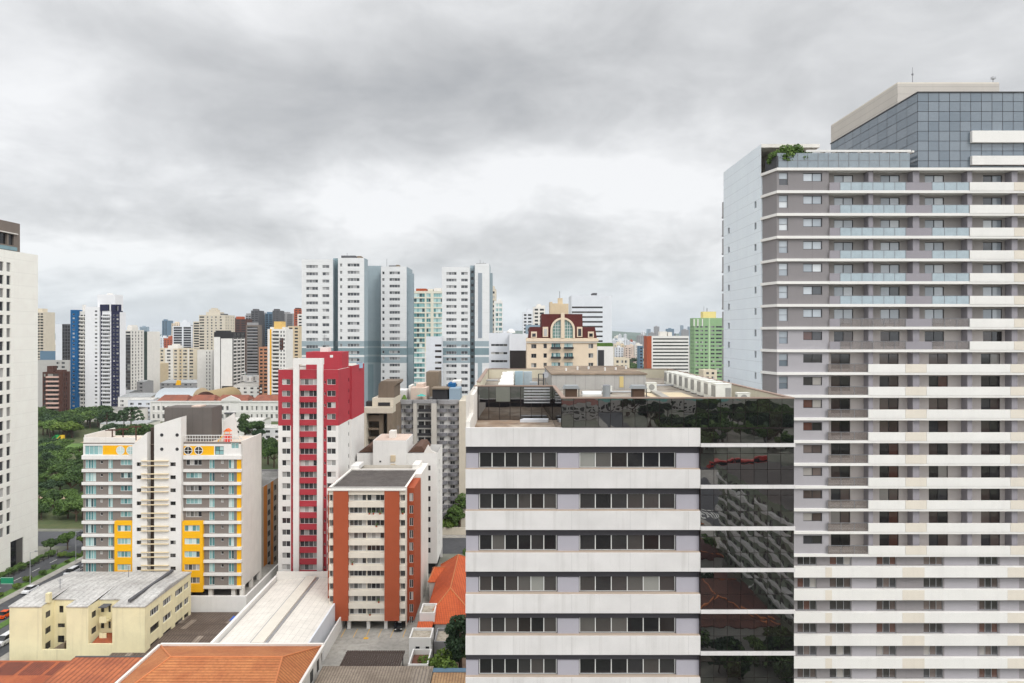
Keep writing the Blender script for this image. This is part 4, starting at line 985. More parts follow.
# ------------------------------------------------------------------ tiled roofs in the foreground
def hip_house(name, label, x0, x1, y0, y1, ze, zr_, ry0, ry1, rx0, rx1, wallm, roofm, ov=.4, wins=()):
    b = Bld(name, label, 'house', ((x0 + x1) / 2, (y0 + y1) / 2, 0), split=True)
    mb = MB()
    b.face(mb, (x0, y0), (1, 0), x1 - x0, 0, ze, [w[1:] for w in wins if w[0] == 'f'], .15); b.face(mb, (x1, y0), (0, 1), y1 - y0, 0, ze, [w[1:] for w in wins if w[0] == 'r'], .15)
    mb.facade((x1, y1), (-1, 0), x1 - x0, 0, ze); mb.facade((x0, y1), (0, -1), y1 - y0, 0, ze)
    b.part('wall', mb, wallm)
    X0, X1, Y0, Y1 = x0 - ov, x1 + ov, y0 - ov, y1 + ov
    A_, B_, C_, D_ = (X0, Y0, ze), (X1, Y0, ze), (X1, Y1, ze), (X0, Y1, ze); P_, Q_ = (rx0, ry0, zr_), (rx1, ry1, zr_)
    rf = MB()
    if abs(rx1 - rx0) > abs(ry1 - ry0): fs = [[A_, B_, Q_, P_], [B_, C_, Q_], [C_, D_, P_, Q_], [D_, A_, P_]]
    else: fs = [[A_, B_, P_], [B_, C_, Q_, P_], [C_, D_, Q_], [D_, A_, P_, Q_]]
    for f in fs: rf.poly(f)
    for a, c in ((A_, B_), (B_, C_), (C_, D_), (D_, A_)): rf.poly([(a[0], a[1], ze - .15), (c[0], c[1], ze - .15), c, a])
    roof = b.part('roof', rf, roofm, weld=False)
    rd = MB()
    for a, c in ((P_, Q_), (A_, P_), (D_, P_), (B_, Q_), (C_, Q_)):
        if abs(rx1 - rx0) <= abs(ry1 - ry0) and (a, c) in ((D_, P_), (B_, Q_)): a, c = (D_, Q_) if a == D_ else (B_, P_)
        if (Vector(a) - Vector(c)).length > .3: rd.tube((a[0], a[1], a[2] + .03), (c[0], c[1], c[2] + .03), .14, .14, 6)
    b.part('ridge', rd, plain('ridge_tile', (196, 120, 74), .8), parent=roof, weld=False)
    return b
T_hip = tiles('tile_amber', (192, 124, 74), (168, 98, 56), 'Y', .7, 0, .5)
T_old = tiles('tile_old', (184, 106, 66), (146, 80, 54), 'X', .9, 0, .5)
T_dk = tiles('tile_dark_red', (140, 72, 50), (108, 56, 42), 'X', .5, 0, .5)
b = hip_house('tiled_house', 'large house with an amber hipped tile roof and a pale gutter', -63.6, -34.6, 92, 123.8, 7.0, 10.2, 113, 113, -56.5, -38.0, W_offw, T_hip, .1, [('r', 112 - 92, 114 - 92, 3.3, 5.6, 's2k'), ('r', 117 - 92, 119 - 92, 3.3, 5.6, 's2k'), ('r', 121 - 92, 122.6 - 92, 3.3, 5.6, 's2k')])
b.part('gutter', MB().box(-63.9, -34.3, 123.95, 124.45, 6.6, 7.35), W_offw); b.part('gutter', MB().box(-64.2, -63.75, 92, 123.9, 6.6, 7.35), W_offw); b.part('gutter', MB().box(-34.45, -34.0, 92, 123.9, 6.6, 7.3), W_offw); b.finish()
b = Bld('sheet_roof_shed', 'shed with a ribbed orange roof streaked with dirt next to the cream block', 'shed', (-74, 115, 0))
xa_, xb_ = X(76, 122), X(143, 122)
b.part('wall', MB().box(xa_, xb_ - .3, 95, 121.8, 0, 4.6), W_offw); b.part('roof', MB().poly([(xa_ - .3, 94, 4.7), (-64.3, 94, 4.7), (-64.3, 122, 5.85), (xa_ - .3, 122, 5.85)]).poly([(xa_ - .3, 122, 5.85), (-64.3, 122, 5.85), (-64.3, 122.02, 5.6), (xa_ - .3, 122.02, 5.6)]), T_old)
b.part('flashing', MB().box(xa_ - .2, -64.4, 122.03, 122.3, 5.4, 5.98), W_greyd)
b = Bld('old_tiled_shed', 'shed with a patched dark red tile roof below the cream block', 'shed', (-92, 120, 0))
b.part('wall', MB().box(-99.5, -79, 108, 126.8, 0, 1.4), W_offw)
b.part('roof', MB().poly([(-99.9, 106, 1.5), (-78.9, 106, 1.5), (-78.9, 127.4, 2.7), (-99.9, 127.4, 2.7)]), T_or)
for i in range(4): b.part('roof_patch', MB().poly([(-98.6 + i * 4.9, 122.4, 2.44), (-94.4 + i * 4.9, 122.4, 2.44), (-94.4 + i * 4.9, 126.8, 2.69), (-98.6 + i * 4.9, 126.8, 2.69)]), T_dk)
# long pale warehouse
b = Bld('warehouse', 'long pale warehouse with a shallow curved roof and a raised ridge light', 'warehouse', (-47, 144, 0))
xa_, xb_ = -55.0, -38.2; ya, yb2 = 124.7, 160.5
prof = [(xa_, 5.6), (-52, 6.0), (-49.6, 6.2), (-46.8, 6.35), (-44.4, 6.25), (-41.5, 5.9), (xb_, 5.3)]
rf = MB()
for (a, za), (c, zc) in zip(prof, prof[1:]):
    n = 5
    for k in range(n): rf.poly([(a, ya + (yb2 - ya) * k / n, za), (c, ya + (yb2 - ya) * k / n, zc), (c, ya + (yb2 - ya) * (k + 1) / n, zc), (a, ya + (yb2 - ya) * (k + 1) / n, za)])
b.part('roof', rf, wall('warehouse_sheet', (222, 217, 208), .36, joints=(('Y', 3.3), ('X', 1.1)), jointw=.08))
b.part('wall', MB().xprism([(xa_, 0), (xb_, 0)] + [(a, z - .12) for a, z in prof[::-1]], ya + .05, yb2 - .05), W_white2)
b.part('ridge_light', MB().box(-48.1, -45.8, ya + 1, yb2 - .6, 6.2, 6.85), wall('ridge_sheet', (214, 208, 196), .2)); b.part('ridge_light_base', MB().box(-48.6, -45.3, ya + .6, yb2 - .4, 5.8, 6.45), W_grey)
b.part('parapet', MB().box(xa_ - .9, xa_ - .35, ya, yb2 + 3, 0, 6.5), W_white); b.part('parapet', MB().box(xb_ - .02, xb_ + .3, ya + 1, yb2, 0, 5.9), W_white2); b.part('parapet', MB().box(xb_ + 1.3, xb_ + 1.6, ya + 8, yb2, 0, 3.0), W_white)
b.part('end_wall', MB().box(xa_ - .3, xb_ + .3, yb2 + .02, yb2 + .4, 0, 7.6), W_offw)
# brown shed roof between podium wall and warehouse
b = Bld('corrugated_shed', 'open shed with a brown grey corrugated roof before the white boundary wall', 'shed', (-66, 138, 0))
b.part('roof', MB().poly([(-77, 127, 2.0), (-56.4, 127, 2.0), (-56.4, 139, 2.6), (-77, 139, 2.6)]).poly([(-77, 139, 2.4), (-56.4, 139, 2.4), (-56.4, 151.6, 1.8), (-77, 151.6, 1.8)]), tiles('sheet_brown', (112, 98, 88), (88, 74, 64), 'X', .6, 6.0, .5), weld=False)
def shed_z(y): return 2.0 + (y - 127) * .05 if y < 139 else 2.4 - (y - 139) * .0476
for k, (a, c, d_) in enumerate(((-74, 130, 5), (-69, 142, 5), (-63.5, 133, 5), (-61, 145, 4), (-66, 128.5, 4), (-71.5, 145, 5), (-58.8, 131, 5), (-75.6, 140, 6))):
    b.part('roof_sheet', MB().poly([(a, c, shed_z(c) + .03), (a + 1.2, c, shed_z(c) + .03), (a + 1.2, c + d_, shed_z(c + d_) + .03), (a, c + d_, shed_z(c + d_) + .03)]), tiles('sheet_pale', (158, 146, 132), (132, 118, 106), 'X', .6))
for x in (-76, -57): 
    for y in (127.5, 139, 151): b.part('post', MB().box(x - .1, x + .1, y - .1, y + .1, 0, 1.75), FR_grey)
t = empty('tarpaulin', 'crumpled bright blue tarpaulin on the brown shed roof', 'tarpaulin', (-59.5, 147, 2.0))
mb = MB()
g = [[(-60.6 + i * .55, 146 + j * .6, 2.3 + .25 * math.sin(i * 2.1 + j) * math.cos(j * 1.7) + (.35 if 0 < i < 4 and 0 < j < 3 else -.1)) for i in range(5)] for j in range(4)]
for j in range(3):
    for i in range(4): mb.poly([g[j][i], g[j][i + 1], g[j + 1][i + 1], g[j + 1][i]])
part('sheet', mb, plain('tarp_blue', (20, 90, 190), .4), t, smooth=True)

# ------------------------------------------------------------------ red and white tower block
D = 165.0; q = lambda u: X(260 + u / 4.555, D); r = lambda v: Z(340 + v / 4.555, D)
RB = Bld('red_tower_block', 'crimson and white tower block with a white portal frame round its middle bay', 'building', (q(220), 178, 0), split=True)
x0, x1 = q(83), q(357); ztop = r(135); zsp = r(390); ops, zones = [], []
for j in range(18):
    v = 178 + 52.7 * j
    if r(v + 30) < 2: break
    ops += [(q(100) - x0, q(138) - x0, r(v + 26), r(v), 's2w'), (q(305) - x0, q(345) - x0, r(v + 26), r(v), 's2w'), (q(182) - x0, q(262) - x0, r(v + 27), r(v - 1), 's4w'), (q(148) - x0, q(154) - x0, r(v + 20), r(v + 8), 'm1'), (q(292) - x0, q(299) - x0, r(v + 20), r(v + 8), 'm1')]
zones = [(0, x1 - x0, 0, zsp, 1), (q(141) - x0, q(304) - x0, 0, zsp, 0)]
mb = MB(); RB.face(mb, (x0, D), (1, 0), x1 - x0, 0, ztop, ops, .22, zones)
sops = [(10.2, 11.2, r(v + 27), r(v + 8), 's1k') for v in (178 + 52.7 * j for j in range(17))]
RB.face(mb, (x1, D), (0, 1), 11.8, 0, ztop, sops, .2, [(0, 12, 0, zsp, 1)])
mb.facade((x0, 176.8), (0, -1), 11.8, 0, ztop, (), .1, [(0, 12, 0, zsp, 1)])
xs2 = x1 + .5; zt2_ = Z(365.2, 180)
mb.facade((xs2, 176.82), (0, 1), 14.7, 0, zt2_, (), .1, [(0, 15, 0, zsp, 1)]); mb.facade((x1 - 2, 176.82), (1, 0), 2.5, 0, zt2_, (), .1, [(0, 3, 0, zsp, 1)])
mb.facade((xs2, 191.5), (-1, 0), xs2 - x0 - 1, 0, zt2_, (), .1, [(0, 30, 0, zsp, 1)]); mb.facade((x0 + 1, 191.5), (0, -1), 14.7, 0, zt2_, (), .1, [(0, 15, 0, zsp, 1)])
RB.part('wall', mb, [W_red, W_white])
roof_part(RB, x0 + .002, x1 - .002, D + .002, 176.78, ztop + .02, ROOF_light, W_offw, 1.1, .3)
roof_part(RB, x0 + 1, xs2 - .002, 176.83, 191.4, zt2_ + .02, ROOF_light, W_offw, 1.1, .3)
for a, c in ((155, 181), (263, 289)): RB.part('portal_pillar', MB().box(q(a), q(c), D - .7, D - .01 if True else D, 0, r(83) - 1.5), W_white)
RB.part('portal_beam', MB().box(q(155), q(289), D - .7, D + .6, r(83) - 1.498, r(83)), W_white)
for j in range(17): RB.part('spandrel', MB().box(q(181) + .01, q(263) - .01, D - .28, D - .004, r(178 + 52.7 * j + 52.2), r(178 + 52.7 * j + 29)), W_red)
RB.part('roof_room', MB().box(X(306, 171), X(342, 171), 171, 178, ztop - 1, Z(352, 171)), W_red)
RB.part('roof_room_window', MB().box(X(330, 171), X(333, 171), 170.95, 170.997, Z(357.5, 171), Z(355, 171)), FR_white)
RB.part('roof_room', MB().box(X(319, 172), X(327, 172), 173, 176, Z(352, 171) + .003, Z(347.5, 172)), W_offw)
RB.finish()
RB.part('entry', MB().box(X(314, D), X(322, D), D - 1.2, D - .72, 0, 6.5), W_greyd)

# ------------------------------------------------------------------ terracotta and beige block
D = 147.0; q = lambda u: X(300 + u / 3.418, D); r = lambda v: Z(440 + v / 3.418, D)
TB = Bld('terracotta_block', 'beige apartment block with two terracotta pilasters on white pilotis', 'building', (q(232), 158, 0), split=True)
x0, x1 = q(100), q(361); ztop = r(166); zbot = r(614); ops = []
W_sp = wall('spandrel_beige', (222, 214, 200), .22)
for j in range(10):
    v = 187 + 43.1 * j
    ops += [(q(169) - x0, q(226) - x0, r(v + 21), r(v), 's4' if j % 4 == 2 else 's4w'), (q(229) - x0, q(288) - x0, r(v + 21), r(v), 's4' if j % 3 == 1 else 's4w'), (q(102) - x0, q(115) - x0, r(v + 21), r(v), 's2'), (q(344) - x0, q(359) - x0, r(v + 21), r(v), 's2')]
mb = MB(); TB.face(mb, (x0, D), (1, 0), x1 - x0, zbot, ztop, ops, .35)
sops = []
for j in range(11): sops.append((3.6, 7.0, r(190 + 43.1 * j) - 2.0, r(190 + 43.1 * j) - .2, 's2w'))
TB.face(mb, (x1, D), (0, 1), 26, zbot - 1.9, ztop, [], .2, [(2.0, 12.5, 0, 99, 1)])
mb.facade((x0, 173), (0, -1), 26, zbot, ztop); mb.facade((x1, 173), (-1, 0), x1 - x0, zbot, ztop)
mb.poly([(x0, 173, zbot), (x1, 173, zbot), (x1, D, zbot), (x0, D, zbot)])
TB.part('wall', mb, [W_sp, W_brick])
# orange bay on the right flank, set out from the wall
xq, ysb = X(415.5, 152), 150.2
mb = MB(); TB.face(mb, (x1 + .01, ysb), (1, 0), xq - x1, zbot - 1.5, ztop - .6, [(.35, xq - x1 - .25, q0[2], q0[3], 's2w') for q0 in sops], .15); mb.facade((xq, ysb), (0, 1), 10.5, zbot - 1.5, ztop - .6, (), .1, (), 0)
mb.poly([(x1 + .01, ysb, ztop - .6), (xq, ysb, ztop - .6), (xq, ysb + 10.5, ztop - .6), (x1 + .01, ysb + 10.5, ztop - .6)])
TB.part('brick_bay', mb, W_brick)
xq2 = X(421.5, 161)
TB.part('rear_bay', MB().box(x1 + .02, xq2, 160.8, 174, 0, ztop + .3), W_offw)
xw = q(84); mb = MB(); TB.face(mb, (xw, D + 2.6), (1, 0), x0 - xw - .005, zbot, ztop - .4, [(.5, x0 - xw - .5, a[2], a[3], 's2w') for a in sops], .15); mb.facade((xw, D + 20), (0, -1), 17.4, zbot, ztop - .4); mb.poly([(xw, D + 2.6, ztop - .4), (x0, D + 2.6, ztop - .4), (x0, D + 20, ztop - .4), (xw, D + 20, ztop - .4)])
TB.part('brick_bay', mb, W_brick)
for a, c in ((117, 167), (291, 341)): TB.part('pilaster', MB().box(q(a), q(c), D - .8, D - .01, r(613), r(169)), W_brick)
for j in range(11):
    v0 = 187 + 43.1 * j
    for a, c in ((100.5, 116.5), (167.5, 290.5), (341.5, 361)):
        TB.part('spandrel', MB().box(q(a), q(c), D - .55, D - .012, r(v0 - 2) if j < 10 else r(615), r(v0 - 20)), W_sp)
TB.part('cornice', MB().box(x0 - .2, x1 + .2, D - .95, D - .0, ztop - .28, ztop + .05), W_offw)
roof_part(TB, x0 - .2, x1 + .2, D + .002, 167.2, ztop + .25, ROOF_dark, W_offw, .3, .5)
TB.part('gable_wall', MB().box(x1 - 1.5, x1 + .18, 167.21, 172.9, ztop - .1, ztop + 1.2), W_offw); TB.part('gable_wall', MB().box(x0 - .18, x0 + 1.8, 167.22, 172.9, ztop - .1, ztop + .9), W_white)
for u in (120, 167, 233, 293, 340): TB.part('pilotis', MB().box(q(u) - .35, q(u) + .35, D + .1, D + .9, 0, zbot - .003), W_white)
for u in (125, 170, 233, 290, 350): TB.part('pilotis', MB().box(q(u) - .35, q(u) + .35, 160, 160.8, 0, zbot - .003), W_white)
TB.part('ground_floor', MB().box(x0 + 1, x1 - 1, 164, 172.8, 0, zbot - .004), W_taupe)
TB.finish()

# ------------------------------------------------------------------ white block behind it
D = 180.0; q = lambda u: X(260 + u / 4.555, D); r = lambda v: Z(340 + v / 4.555, D)
b = Bld('white_rear_block', 'white block with a core box and small brown pitched caps behind the terracotta block', 'building', (X(395, 184), 184, 0), split=True)
x0, x1 = X(357, D), X(437, D); ztop = r(515)
ops = []
for j in range(9): ops += [(X(427.5, D) - x0, X(430.5, D) - x0, Z(470.5 + 10.3 * j, D), Z(465.5 + 10.3 * j, D), 's1k'), (X(418, D) - x0, X(419.6, D) - x0, Z(469.5 + 10.3 * j, D), Z(467 + 10.3 * j, D), 's1k')]
for u in (462, 482, 690, 720): ops.append((q(u) - x0, q(u + 12) - x0, r(582), r(570), 's1k'))
mb = MB(); b.face(mb, (x0, D), (1, 0), x1 - x0, 3, ztop, ops, .2); b.face(mb, (x1, D), (0, 1), 14, 3, ztop, [(5, 6.4, ztop - 4 - 2.75 * k, ztop - 2.7 - 2.75 * k, 's1k') for k in range(9)], .2); mb.facade((x0, 194), (0, -1), 14, 0, ztop); mb.facade((x1, 194), (-1, 0), x1 - x0, 0, ztop); mb.poly([(x0, 194, 3), (x1, 194, 3), (x1, D, 3), (x0, D, 3)])
b.part('wall', mb, W_white); b.part('ground_floor', MB().box(x0 + .4, x1 - .6, D + .8, 193.5, 0, 2.99), W_dark)
b.part('core', MB().box(X(373, 178.5), X(406.5, 178.5), 178.5, 190, 3, Z(440.5, 178.5)), W_white)
b.part('core_roof', MB().box(X(374, 178.5), X(406, 178.5), 178.7, 189.8, Z(440.5, 178.5) + .003, Z(440.5, 178.5) + .08), W_pink)
b.part('roof_tank', MB().box(X(389, 182), X(395, 182), 182, 185, Z(440.5, 178.5) + .085, Z(440.5, 178.5) + 1.9), W_offw)
b.part('core_window', MB().box(q(549), q(557), 178.43, 178.497, r(552), r(545)), FR_dark)
for v in (520, 560): b.part('core_grille', MB().box(q(600), q(622), 178.2, 178.497, r(v + 28), r(v)), W_tan)
for a, c in ((445, 513), (672, 752)):
    xa_, xb_ = q(a), q(c)
    b.part('pitched_cap', MB().xprism([(xa_, ztop), (xb_, ztop), (xb_ - 1, ztop + 1.6), (xa_ + 2, ztop + 1.6)], D + 1, 193), wall('cap_brown', (96, 72, 60), .3))
b.part('gable', MB().xprism([(q(745), ztop), (x1, ztop - .02), (x1 - 1.4, ztop + .6), (q(765), ztop + 2.2)], D + .01, D + .5), W_offw)
b.finish()

# ------------------------------------------------------------------ grey block with curved balconies
D = 220.0; q = lambda u: X(260 + u / 4.555, D); r = lambda v: Z(340 + v / 4.555, D)
GB = Bld('curved_balcony_block', 'grey block with stacks of curved dark balconies and a cluttered roof', 'building', (q(770), 228, 0), split=True)
x0, x1 = q(605), q(908); ztop = r(284); pt = 36.3 / 4.555 * D / F
W_gb = wall('balcony_wall', (214, 212, 208), .2); W_gd = wall('balcony_grey', (122, 121, 125), .25)
ops = []; nf = int((ztop - 2) / pt)
for j in range(nf):
    z = ztop - .4 - (j + 1) * pt
    for a, c in ((616, 636), (664, 684), (818, 838), (866, 888)): ops.append((q(a) - x0, q(c) - x0, z + .9, z + 2.0, 'h2' if (j + a) % 3 else 's2w'))
    ops += [(q(722) - x0, q(748) - x0, z + .5, z + 2.0, 's2k'), (q(752) - x0, q(778) - x0, z + .5, z + 2.0, 's2k')]
mb = MB(); GB.face(mb, (x0, D), (1, 0), x1 - x0, 0, ztop, ops, .25); mb.facade((x0, 238), (0, -1), 18, 0, ztop); mb.facade((x1, D), (0, 1), 18, 0, ztop); mb.facade((x1, 238), (-1, 0), x1 - x0, 0, ztop)
GB.part('wall', mb, W_gb)
GB.part('flank_wall', MB().box(x1 + .02, X(466, D), D - 1.6, 238, 0, ztop + .6), W_beige)
for a, c in ((701, 717), (783, 806)): GB.part('pillar', MB().box(q(a), q(c), D - 1.5, D - .01, 0, ztop - .2), wall('pillar_grey', (196, 191, 182), .25))
def curved(a, c, m=10, bow=1.0):
    return [(a, D - .005)] + [(a + (c - a) * i / m, D - .3 - bow * math.sin(math.pi * i / m) ** .6) for i in range(m + 1)] + [(c, D - .005)]
cache = {}
n_b = 0
for j in range(nf):
    z = ztop - .4 - (j + 1) * pt
    for a, c in ((607, 652), (656, 700), (808, 854), (858, 907)):
        if n_b < 80: GB.part('balcony', MB().prism(curved(q(a), q(c))[::1], z - .1, z + .85), W_gd); n_b += 1
    if j < 12: GB.part('loggia_rail', MB().box(q(719), q(781), D - .9, D - .8, z, z + .9), FR_dark)
GB.part('cornice', MB().prism(curved(q(607), q(700), 12, 1.6), ztop - .4, ztop + .9), W_grey); GB.part('cornice', MB().prism(curved(q(806), q(907), 12, 1.6), ztop - .4, ztop + .9), W_grey); GB.part('cornice', MB().box(q(701), q(805), D - 1.4, D, ztop - .2, ztop + .9), W_grey)
GB.part('roof', MB().box(x0, x1, D + .01, 238, ztop - .01, ztop + .3), ROOF_grey)
for a, c, v0, v1, dy, mt in ((610, 660, 268, 232, 2, W_gb), (680, 752, 262, 222, 3, W_pink), (700, 735, 222, 205, 5, W_pink), (664, 676, 262, 215, 6, W_offw), (780, 850, 262, 228, 3, W_dark), (776, 856, 228, 222, 2.5, W_conc), (858, 908, 262, 224, 3, W_steel), (846, 880, 224, 206, 8, W_blue), (860, 900, 214, 200, 12, W_offw)):
    GB.part('roof_room', MB().box(q(a), q(c), D + dy, D + dy + 8, ztop + .31 if v0 > 230 else r(v0), r(v1)), mt)
GB.part('roof_room', MB().box(X(426, 236), X(438.5, 236), 236.2, 246, 0, Z(372, 236)), W_conc)
GB.finish()
for i, (u, cc) in enumerate(((655, 'bright green potted shrub on the cluttered grey roof'), (733, 'small teal parasol on the cluttered grey roof'))):
    t = empty('roof_plant' if i == 0 else 'parasol', cc, 'plant' if i == 0 else 'parasol', (q(u), D + 1, ztop + .3))
    part('tub' if i == 0 else 'pole', MB().cyl(q(u), D + 1, ztop + .3, ztop + (.8 if i == 0 else 2.2), .4 if i == 0 else .05), W_conc, t)
    part('foliage' if i == 0 else 'canopy', MB().cyl(q(u), D + 1, ztop + (.8 if i == 0 else 2.0), ztop + (2.3 if i == 0 else 2.6), 1.0 if i == 0 else 1.7, .3, 9), GRASS if i == 0 else plain('parasol_teal', (60, 160, 150)), t)

# ------------------------------------------------------------------ brown concrete block
D = 205.0; q = lambda u: X(260 + u / 4.555, D); r = lambda v: Z(340 + v / 4.555, D)
b = Bld('concrete_block', 'brown raw concrete block with stacked boxes and a deep shadowed frame', 'building', (q(540), 212, 0))
b.part('wall', MB().box(q(478), q(608), D + 5, 222, 0, r(300)), W_conc)
b.part('frame_beam', MB().box(q(476), q(606), D - 1, D + 4.9, r(332), r(305)), W_beige); b.part('frame_leg', MB().box(q(582), q(606), D - 1, D + 4.9, 0, r(332) - .01), W_conc); b.part('frame_leg', MB().box(q(476), q(487), D - 1, D + 4.9, 0, r(332) - .01), W_beige)
b.part('inner_frame', MB().box(q(540), q(560), D + 1, D + 4.9, 0, r(340)).box(q(490), q(539.9), D + 1, D + 4.9, r(372), r(345)), W_conc)
for k in range(5): b.part('floor_slab', MB().box(q(490), q(539), D + 1.2, D + 4.9, r(412 + 42 * k), r(404 + 42 * k)), W_conc)
b.part('upper_box', MB().box(q(508), q(606), D + 1, 220, r(304), r(266)), W_beige); b.part('painted_recess', MB().box(q(535), q(590), D + .9, D + .995, r(302), r(286)), W_dark)  # charcoal plate on the upper box imitates the dark of a hollow
b.part('top_box', MB().xprism([(q(532), r(266)), (q(606), r(266)), (q(606), r(215)), (q(622), r(200)), (q(620), r(190)), (q(545), r(190)), (q(534), r(205))], D + 2, 218), wall('concrete_rough', (120, 106, 92), .5, joints=(('X', 2.2),)))
b.part('slatted_grille', MB().box(q(478), q(512), D + 1.5, D + 4.9, r(304), r(283)), W_dark)

for i, (u_, j_) in enumerate(((238, 1), (252, 1), (274, 1), (352, 1), (262, 2), (240, 9), (180, 5), (270, 8))):
    D_ = 147.0; x_ = X(300 + u_ / 3.418, D_) ; z_ = Z(440 + (187 + 43.1 * j_ + 23) / 3.418, D_)
    t = empty('potted_plant', ('small green plant on the terracotta block, second storey from the top', 'bushier plant beside the small one on the second storey from the top', 'plant at the right end of that planted storey', 'yellowish plant on the corner window of the planted storey', 'plant one storey below the planted storey', 'plant on the lowest storey of the terracotta block', 'plant at the left pilaster halfway up the terracotta block', 'plant on the ninth storey beside the right pilaster')[i], 'plant', (x_, D_ - .3, z_))
    part('pot', MB().cyl(x_, D_ - .3, z_, z_ + .3, .16, .2, 8), W_brick, t)
    m_ = MB()
    for k in range(40):
        a_ = rnd.uniform(0, 6.28); r_ = rnd.uniform(.05, .45); zz = z_ + .3 + rnd.uniform(0, .55); p_ = Vector((x_ + r_ * math.cos(a_), D_ - .3 + r_ * .6 * math.sin(a_), zz)); d1 = Vector((rnd.uniform(-1, 1), rnd.uniform(-1, 1), rnd.uniform(-1, 1))) * .12; d2 = Vector((rnd.uniform(-1, 1), rnd.uniform(-1, 1), rnd.uniform(-1, 1))) * .12
        m_.poly([p_, p_ + d1, p_ + d1 + d2, p_ + d2])
    part('leaves', m_, GRASS, t, weld=False)

# ------------------------------------------------------------------ generic blocks of the middle and far distance
def tower(name, label, cat, D, x0, x1, ytop, depth, wm, cols=(), pitch=2.9, wz=(.3, .82), sty='s2', side=(), group=None, zones=(), boxes=(), ind=None,
          roofm=None, ymax=460, top=.9, zb=0, balc=(), mats=(), rake=0, dep=.25, side_zones=(), balm=None, split=False, limit=100, sf=None):
    """block with its front at distance D between pixel columns x0 and x1. cols: (f0,f1[,style]) window columns as shares of the width"""
    if sf:                       # the flank is seen too: the front takes the share sf of the width in view
        xf = x0 + (x1 - x0) * sf; depth = D * ((CX - xf) / (CX - x1) - 1); x1 = xf
    xa, xb = X(x0, D), X(x1, D); W = xb - xa; zt = Z(ytop, D)
    b = Bld(name, label, cat, ((xa + xb) / 2, D + depth / 2, 0), group, split)
    if ind is None: ind = D < 560
    n = int((zt - top - zb) / pitch); ops = []; sops = []; levels = []
    right = xb < 0
    for i in range(n):
        z = zt - top - (i + 1) * pitch
        if HY - (z + pitch - H) / D * F > ymax: break
        levels.append(z)
        for c in cols:
            zz = c[3] if len(c) > 3 else wz
            if len(c) > 4 and not (c[4] <= i < c[5]): continue
            ops.append((c[0] * W, c[1] * W, z + zz[0] * pitch, z + zz[1] * pitch, c[2] if len(c) > 2 and c[2] else sty))
        for c in side: sops.append((c[0] * depth, c[1] * depth, z + wz[0] * pitch, z + wz[1] * pitch, c[2] if len(c) > 2 else sty))
    zs = [(f0 * W, f1 * W, za if za is not None else 0, zb_ if zb_ is not None else zt, m) for f0, f1, za, zb_, m in zones]
    szs = [(f0 * depth, f1 * depth, za if za is not None else 0, zb_ if zb_ is not None else zt, m) for f0, f1, za, zb_, m in side_zones]
    allm = [wm, *mats, G_far]; gi = len(allm) - 1
    mb = MB()
    so, su = ((xb, D), (0, 1)) if right else ((xa, D + depth), (0, -1))
    if ind:
        b.face(mb, (xa, D), (1, 0), W, zb, zt, ops, dep, zs); b.face(mb, so, su, depth, zb, zt, sops, dep, szs)
    else:
        mb.facade((xa, D), (1, 0), W, zb, zt, [o[:4] for o in ops], dep, zs, 0, None, gi); mb.facade(so, su, depth, zb, zt, [o[:4] for o in sops], dep, szs, 0, None, gi)
    if right: mb.facade((xa, D + depth), (0, -1), depth, zb, zt)
    else: mb.facade((xb, D), (0, 1), depth, zb, zt)
    mb.facade((xb, D + depth), (-1, 0), W, zb, zt)
    b.part('wall', mb, allm)
    roof_part(b, xa + .003, xb - .003, D + .003, D + depth - .003, zt + .003, roofm or ROOF_light, wm, .8, .3)
    for bi, bx in enumerate(boxes):
        p0, p1, yt = bx[:3]; mt = bx[3] if len(bx) > 3 else wm; dy = (bx[4] if len(bx) > 4 else depth * .25) + .37 * bi
        b.part('roof_room', MB().box(X(p0, D + dy), X(p1, D + dy), D + dy, D + dy + min(depth * .5, 10), zt - .79, Z(yt, D + dy)), mt)
    nb = 0
    for f0, f1 in balc:
        for z in levels:
            if nb < 90: b.part('balcony', MB().box(xa + f0 * W, xa + f1 * W, D - 1.2, D - .005, z - .08, z + .98), balm or wm); nb += 1
    b.finish(limit)
    return b

